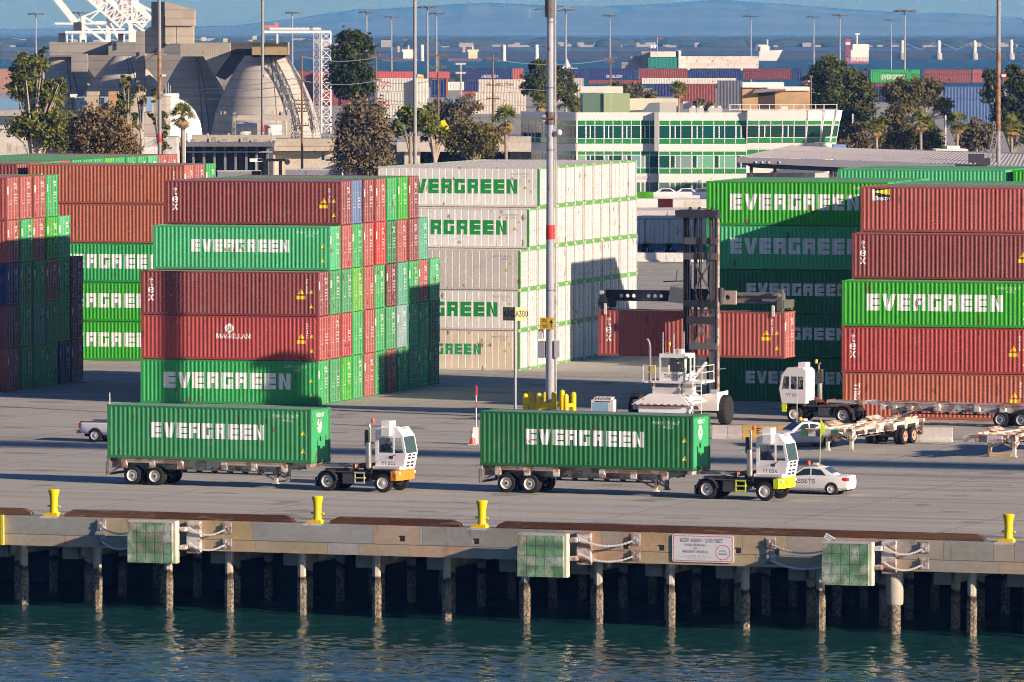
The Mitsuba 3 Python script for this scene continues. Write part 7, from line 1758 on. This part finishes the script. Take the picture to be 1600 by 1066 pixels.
def upole(x, d, ytop, arms, lab, c=(0.20, 0.14, 0.10), armc=None):
    h = up(ytop, d)
    t = thing('utility_pole', lab, 'utility pole', at(x, d))
    part(t, 'pole', tube([(0, 0, 0), (0, 0, h)], [0.17, 0.12], 8), c, 'timber', True)
    for y, w in arms:
        z = up(y, d)
        part(t, 'cross_arm', bx(-w / 2 / sc(d), w / 2 / sc(d), -0.2, -0.08, z - 0.08, z + 0.08), armc or tuple(v * 0.8 for v in c), 'timber')
        part(t, 'insulator', J(*[cb(f_ * w / sc(d), -0.14, z + 0.18, 0.1, 0.1, 0.22) for f_ in (-0.45, -0.25, 0.25, 0.45)]), (0.2, 0.18, 0.16), kind='stuff')
UP = [(472, 800, 87, ((126, 12), (157, 24), (163, 18), (169, 22), (174, 16), (196, 22)), 'wooden utility pole with many cross-arms before the sunlit dome'), (588, 900, 88, ((88, 26), (125, 16), (154, 20)), 'wooden utility pole at the edge of the tall dark tree'), (685, 850, 86, ((87, 26), (106, 26), (124, 20)), 'dark utility pole between the two masts'), (770.5, 840, 85, ((93, 18), (133, 22), (154, 20)), 'wooden utility pole in front of the cream stack'), (954, 1000, 90, ((92, 20), (98, 14)), 'utility pole left of the port building'), (1298, 960, 88, ((90, 12), (104, 26), (121, 26)), 'utility pole in front of the big tree'), (1267, 900, 120, ((121, 4),), 'short pole beside the penthouse')]
for a in UP:
    upole(*a)
upole(720, 980, 98, ((100, 16), (114, 16), (167, 12)), 'pale pole with white cross-arms left of the cream stack', (0.42, 0.42, 0.42), (0.75, 0.75, 0.75))
t = thing('overhead_wires', 'power and telephone wires strung between the utility poles', 'wires')
for k, (pa, pb, sag) in enumerate((((472, 88, 800), (588, 89, 900), 1.2), ((472, 126, 800), (588, 126, 900), 1.0), ((588, 89, 900), (685, 87, 850), 1.0), ((588, 126, 900), (685, 124, 850), 1.0), ((588, 154, 900), (770, 154, 840), 1.2), ((685, 106, 850), (770, 107, 840), 0.6), ((770, 93, 840), (954, 92, 1000), 1.5), ((770, 133, 840), (954, 133, 1000), 1.5), ((770, 154, 840), (954, 152, 1000), 1.5), ((954, 98, 1000), (1298, 104, 960), 2.0), ((1298, 104, 960), (1640, 108, 900), 2.0), ((1298, 121, 960), (1640, 128, 900), 2.0), ((1267, 145, 900), (1298, 139, 960), 0.1), ((1298, 139, 960), (1640, 152, 900), 1.5), ((265, 139, 880), (472, 120, 800), 1.0), ((265, 144, 880), (472, 130, 800), 1.0), ((265, 151, 880), (472, 146, 800), 1.0))):
    a, b = P3(*pa), P3(*pb)
    s = np.linspace(0, 1, 12)[:, None]
    part(t, 'wire', tube(a + (b - a) * s + np.array([0, 0, -4 * sag * 0.5]) * s * (1 - s), 0.03, 4, False), (0.30, 0.30, 0.29))
t = thing('traffic_light', 'traffic signal on a curved arm before the beige wall', 'traffic light', at(535, 760))
part(t, 'post', tube([(0, 0, 0), (0, 0, up(228, 760))], 0.1, 8), (0.5, 0.5, 0.5)); part(t, 'arm', tube([(0, 0, up(262, 760)), (-0.6, 0, up(256, 760)), (-1.3, 0, up(246, 760)), (-2.2, 0, up(243.5, 760))], 0.06, 8), (0.45, 0.45, 0.45)); part(t, 'signal', cb(-2.2, 0, up(243, 760), 0.35, 0.3, 1.0), (0.02, 0.03, 0.02)); part(t, 'street_sign', bx(-1.9, -1.3, -0.05, 0, up(251.5, 760), up(248, 760)), (0.07, 0.07, 0.22))
t = thing('yellow_sign', 'tilted yellow panel hanging by the utility pole', 'sign', at(694.5, 845))
part(t, 'panel', rot(bx(-0.45, 0.45, -0.03, 0.03, -0.75, 0.75), (0, 1, 0), -30)if False else tf(rot(bx(-0.42, 0.42, -0.03, 0.03, -0.8, 0.8), (0, 1, 0), -28), shift(0, 0, up(197, 845))), (0.85, 0.68, 0.01)); part(t, 'post', bx(-0.75, -0.65, 0, 0.1, 0, up(188, 845)), (0.55, 0.55, 0.55))
for x, d, y, lab in ((289, 800, 168, 'slim pale pole in front of the palm'), (1093 + 384, 880, 180, 'slim pale pole between the palms at right'), (1332, 900, 178, 'slim pale pole left of the first right palm')):
    single('slim_pole', lab, 'pole', tube([(0, 0, 0), (0, 0, up(y, d))], 0.11, 8), (0.58, 0.58, 0.58), 'paint', True, m=at(x, d))

# ------------------------------------------------------------------ trees
def leaves(pts, size, r, flat=0.5):
    """Small folded leaf clumps at the points."""
    n = len(pts)
    a = np.random.default_rng(r.randrange(1 << 30))
    u = a.normal(size=(n, 3)); u /= np.linalg.norm(u, axis=1, keepdims=True)
    v = np.cross(u, a.normal(size=(n, 3))); v /= np.linalg.norm(v, axis=1, keepdims=True)
    s = size * a.uniform(0.6, 1.35, (n, 1))
    V = np.stack([pts - u * s, pts + v * s * 0.55, pts + u * s, pts - v * s * 0.55], 1).reshape(-1, 3)
    i = np.arange(n) * 4
    return V, np.vstack([np.stack([i, i + 1, i + 2], 1), np.stack([i, i + 2, i + 3], 1)])
def tree(label, d, clumps, color, trunk_x, size=0.21, dens=1.0, bark=(0.30, 0.25, 0.20), weep=0.0, seed=0, base=0.0, name='tree'):
    """clumps: (column, row, half width, half height) in the photograph at distance d."""
    r = random.Random(seed + int(d) + int(trunk_x))
    a = np.random.default_rng(r.randrange(1 << 30))
    s = 1 / sc(d)
    tx = (trunk_x - 800) * s
    t = thing(name, label, 'tree', frame((tx, d, base), 0))
    P, limbs = [], []
    low = min(up(c[1] + c[3], d) for c in clumps)
    for x, y, rx, ry in clumps:
        c = np.array([(x - 800) * s - tx, r.uniform(-0.8, 0.8), up(y, d)])
        R = np.array([rx * s, rx * s * 0.85, ry * s])
        nb = max(5, int(0.9 * rx * ry / 17 * dens))
        for _ in range(nb):
            b = a.normal(size=3); b /= np.linalg.norm(b)
            cc = c + b * R * a.uniform(0.30, 0.98) ** 0.6
            n = int(58 * dens)
            q_ = a.normal(size=(n, 3)) * np.array([1, 1, 0.7 + weep]) * 0.22 * min(R[0], 2.4) * a.uniform(0.55, 1.2)
            if weep:
                q_[:, 2] -= np.abs(a.normal(size=n)) * weep
            P.append(cc + q_)
            if _ < 4:
                limbs.append(cc)
    P = np.vstack(P)
    part(t, 'crown', leaves(P, size, r), color, 'leaf')
    trunk = [tube([(0, 0, -0.2), (r.uniform(-0.15, 0.15), 0, low * 0.5), (0.1, 0, low + 0.3)], [0.32, 0.25, 0.2], 8)]
    for c in limbs:
        trunk.append(tube([(0.1, 0, low * r.uniform(0.75, 1.0)), (c[0] * 0.45, c[1] * 0.5, low + (c[2] - low) * 0.45), tuple(c)], [0.16, 0.10, 0.04], 6))
    part(t, 'trunk', J(trunk), bark, 'timber', True)
    return t
GT, OLIVE, BROWN, LT, DKG, GRY = (0.105, 0.125, 0.042), (0.155, 0.145, 0.062), (0.190, 0.150, 0.085), (0.150, 0.175, 0.050), (0.060, 0.082, 0.034), (0.165, 0.145, 0.098)
tree('tall loose eucalyptus at the left edge', 705, [(45, 105, 26, 20), (38, 135, 24, 22), (70, 150, 30, 22), (95, 130, 10, 16), (75, 185, 36, 26), (45, 200, 28, 20), (85, 215, 26, 22), (28, 112, 14, 14)], LT, 52, bark=(0.45, 0.40, 0.34), seed=1)
tree('small dark conifer behind the left eucalyptus', 930, [(67, 80, 9, 8), (67, 92, 12, 10)], DKG, 67, seed=2)
tree('wide brown-olive tree behind the left containers', 690, [(140, 200, 32, 26), (175, 205, 32, 28), (150, 228, 44, 20), (190, 230, 28, 20), (160, 185, 26, 18)], BROWN, 160, dens=1.15, weep=0.3, seed=3)
tree('slim cypress-like tree before the stair tower', 760, [(196, 128, 10, 12), (196, 150, 12, 16), (190, 170, 14, 14), (204, 180, 10, 20)], GT, 200, size=0.22, seed=4)
tree('second slim tree beside the cypress', 770, [(219, 140, 8, 10), (222, 160, 9, 10), (215, 195, 8, 8)], OLIVE, 221, size=0.2, seed=5, bark=(0.4, 0.38, 0.34))
tree('narrow dark tree behind the rust-streaked mast', 820, [(243, 150, 7, 18), (241, 185, 10, 12), (255, 190, 10, 18), (250, 215, 10, 12)], GT, 248, size=0.22, seed=6)
tree('tall dense dark green tree right of the gantry', 905, [(545, 62, 20, 16), (566, 68, 16, 14), (538, 82, 20, 14), (575, 78, 9, 12), (550, 105, 30, 22), (545, 130, 28, 20), (568, 130, 18, 22), (555, 145, 26, 12)], DKG, 552, size=0.24, dens=1.5, seed=7)
tree('grey-brown weeping tree at the right of the beige wall', 740, [(568, 175, 34, 20), (555, 200, 28, 26), (585, 205, 26, 30), (565, 235, 42, 26), (590, 245, 24, 22), (535, 225, 14, 14)], GRY, 568, dens=1.3, weep=0.45, bark=(0.42, 0.36, 0.30), seed=8)
tree('bright green round tree left of the pale mast', 790, [(638, 180, 20, 12), (655, 190, 22, 14), (625, 200, 16, 10), (668, 175, 14, 10)], (0.14, 0.18, 0.04), 640, size=0.24, dens=1.2, seed=9)
tree('light green forked tree right of the pale mast', 770, [(668, 195, 18, 16), (685, 205, 18, 14), (700, 215, 12, 10), (675, 215, 14, 8)], (0.17, 0.20, 0.045), 678, size=0.22, seed=10, bark=(0.42, 0.34, 0.28))
tree('grey-brown bush-like tree behind the forked tree', 870, [(690, 170, 22, 16), (715, 170, 22, 14), (735, 165, 20, 16), (710, 190, 26, 14)], GRY, 705, dens=1.1, seed=11)
tree('olive tree in front of the cream stack', 760, [(735, 205, 30, 16), (755, 215, 24, 20), (720, 220, 22, 18), (745, 232, 32, 12)], OLIVE, 740, dens=1.25, seed=12, bark=(0.4, 0.36, 0.3))
tree('round dark tree behind the light mast', 930, [(845, 105, 20, 12), (840, 122, 24, 14), (872, 120, 22, 14), (855, 140, 34, 14), (820, 140, 12, 10), (885, 140, 16, 16), (890, 160, 14, 12)], (0.095, 0.115, 0.045), 855, dens=1.3, seed=13)
tree('large dark green tree behind the penthouse', 915, [(1300, 100, 20, 12), (1290, 120, 34, 16), (1325, 125, 26, 18), (1345, 145, 22, 18), (1300, 150, 38, 20), (1335, 172, 30, 22), (1280, 165, 22, 24), (1310, 195, 30, 22)], (0.095, 0.12, 0.045), 1306, size=0.24, dens=1.3, seed=14)
tree('grey-green tree left of the large dark tree', 935, [(1262, 125, 12, 10), (1258, 145, 10, 12)], GRY, 1260, seed=15)
tree('loose eucalyptus in front of the blue container wall', 905, [(1420, 130, 26, 14), (1450, 140, 26, 16), (1400, 145, 22, 18), (1435, 160, 34, 14), (1470, 165, 18, 14), (1485, 175, 14, 12)], OLIVE, 1440, dens=1.1, seed=16, bark=(0.5, 0.46, 0.42))
tree('brown-green tree between the right palms', 860, [(1395, 185, 22, 20), (1410, 210, 26, 22), (1385, 220, 22, 16)], OLIVE, 1400, dens=1.2, seed=17)
tree('low olive tree left of the first right palm', 850, [(1345, 205, 20, 18), (1335, 222, 22, 14), (1362, 222, 16, 12)], (0.145, 0.125, 0.068), 1345, dens=1.1, seed=18)
tree('mid-green bush tree right of the second palm', 855, [(1455, 205, 20, 18), (1462, 225, 20, 12), (1445, 220, 18, 14)], GT, 1455, dens=1.2, seed=19)
tree('brown weeping tree left of the right mast', 850, [(1520, 195, 18, 12), (1535, 205, 20, 18), (1515, 220, 24, 16), (1545, 215, 14, 18)], GRY, 1525, dens=1.2, weep=0.35, seed=20)
tree('dark tall tree behind the right mast', 900, [(1548, 120, 14, 14), (1550, 145, 18, 18), (1585, 120, 18, 16), (1595, 150, 22, 24), (1575, 175, 26, 20), (1600, 200, 20, 24)], DKG, 1580, size=0.24, dens=1.2, seed=21)
tree('low bushes behind the sage roof box', 1250, [(985, 140, 22, 8), (1000, 148, 26, 6), (965, 134, 12, 6)], OLIVE, 985, seed=22, size=0.35, name='bush')
tree('small dark bush behind the roof fans', 1200, [(1090, 162, 14, 6), (1105, 165, 10, 5)], OLIVE, 1095, seed=23, size=0.32, name='bush')
tree('green shrubs under the white dome', 820, [(255, 228, 10, 6)], OLIVE, 255, seed=24, size=0.2, name='bush')
def palm(label, x, y, d, R, seed, skirt=1.0):
    r = random.Random(seed)
    h = up(y, d)
    t = thing('fan_palm', label, 'palm tree', at(x, d))
    part(t, 'trunk', tube([(0, 0, -0.2), (0.1, 0, h * 0.5), (0, 0, h)], [0.26, 0.2, 0.2], 8), (0.30, 0.25, 0.19), 'timber', True)
    for nm, n, lo, hi, c in (('frond', 30, -0.35, 1.35, (0.17, 0.20, 0.045)), ('dry_frond', int(22 * skirt), -1.5, -0.6, (0.34, 0.26, 0.12))):
        ms = []
        for k in range(n):
            a, e = k * 2.399 + r.uniform(-0.2, 0.2), r.uniform(lo, hi)
            L = R * r.uniform(0.8, 1.1) * (0.75 if nm == 'dry_frond' else 1)
            dirv = np.array([math.cos(a) * math.cos(e), math.sin(a) * math.cos(e), math.sin(e)])
            sd = np.array([-math.sin(a), math.cos(a), 0])
            stem_ = L * 0.5
            b0 = np.array([0, 0, h])
            b1 = b0 + dirv * stem_
            ms.append(bar(b0, b1, 0.05))
            upv = np.cross(dirv, sd)
            for j in range(9):
                w_ = (j - 4) / 4
                tip = b1 + (dirv * math.cos(w_ * 1.35) + sd * math.sin(w_ * 1.35)) * L * 0.55 + np.array([0, 0, -0.22 * L * abs(w_) - 0.12 * L])
                mid = (b1 + tip) / 2 + upv * 0.02
                q_ = np.cross(tip - b1, upv); q_ /= np.linalg.norm(q_) + 1e-9
                ms.append((np.array([b1, mid + q_ * 0.09, tip, mid - q_ * 0.09]), np.array([[0, 1, 2], [0, 2, 3]])))
        part(t, nm, J(ms), c, 'leaf', kind='stuff')
palm('fan palm in front of the white dome', 285, 180, 780, 2.0, 1)
palm('large fan palm left of the office building', 790, 186, 800, 2.2, 2)
palm('small fan palm half behind the light mast', 845, 160, 900, 1.6, 3, 0.5)
palm('small fan palm behind the left office wing', 899, 168, 890, 1.3, 4, 0.5)
palm('fan palm behind the roof boxes of the office', 1060, 140, 1100, 2.0, 5, 0.6)
palm('first fan palm right of the office building', 1369, 197, 840, 1.6, 6)
palm('second fan palm right of the office building', 1438, 188, 840, 2.0, 7)
palm('third fan palm right of the office building', 1495, 190, 840, 1.9, 8)
palm('fan palm right of the right-edge mast', 1580, 196, 840, 1.9, 9)
t = thing('small_boat_shed', 'white low roofs at the foot of the right palms', 'shed')
pbox(t, 'roof', 1462, 1512, 233, 240, 800, 6, (0.74, 0.73, 0.70), 'paint'); pbox(t, 'box', 1480, 1500, 228, 234, 802, 4, (0.76, 0.75, 0.73), 'paint')
pbox(t, 'tarpaulin', 1302, 1322, 226, 232, 803, 4, (0.20, 0.32, 0.58), 'paint')
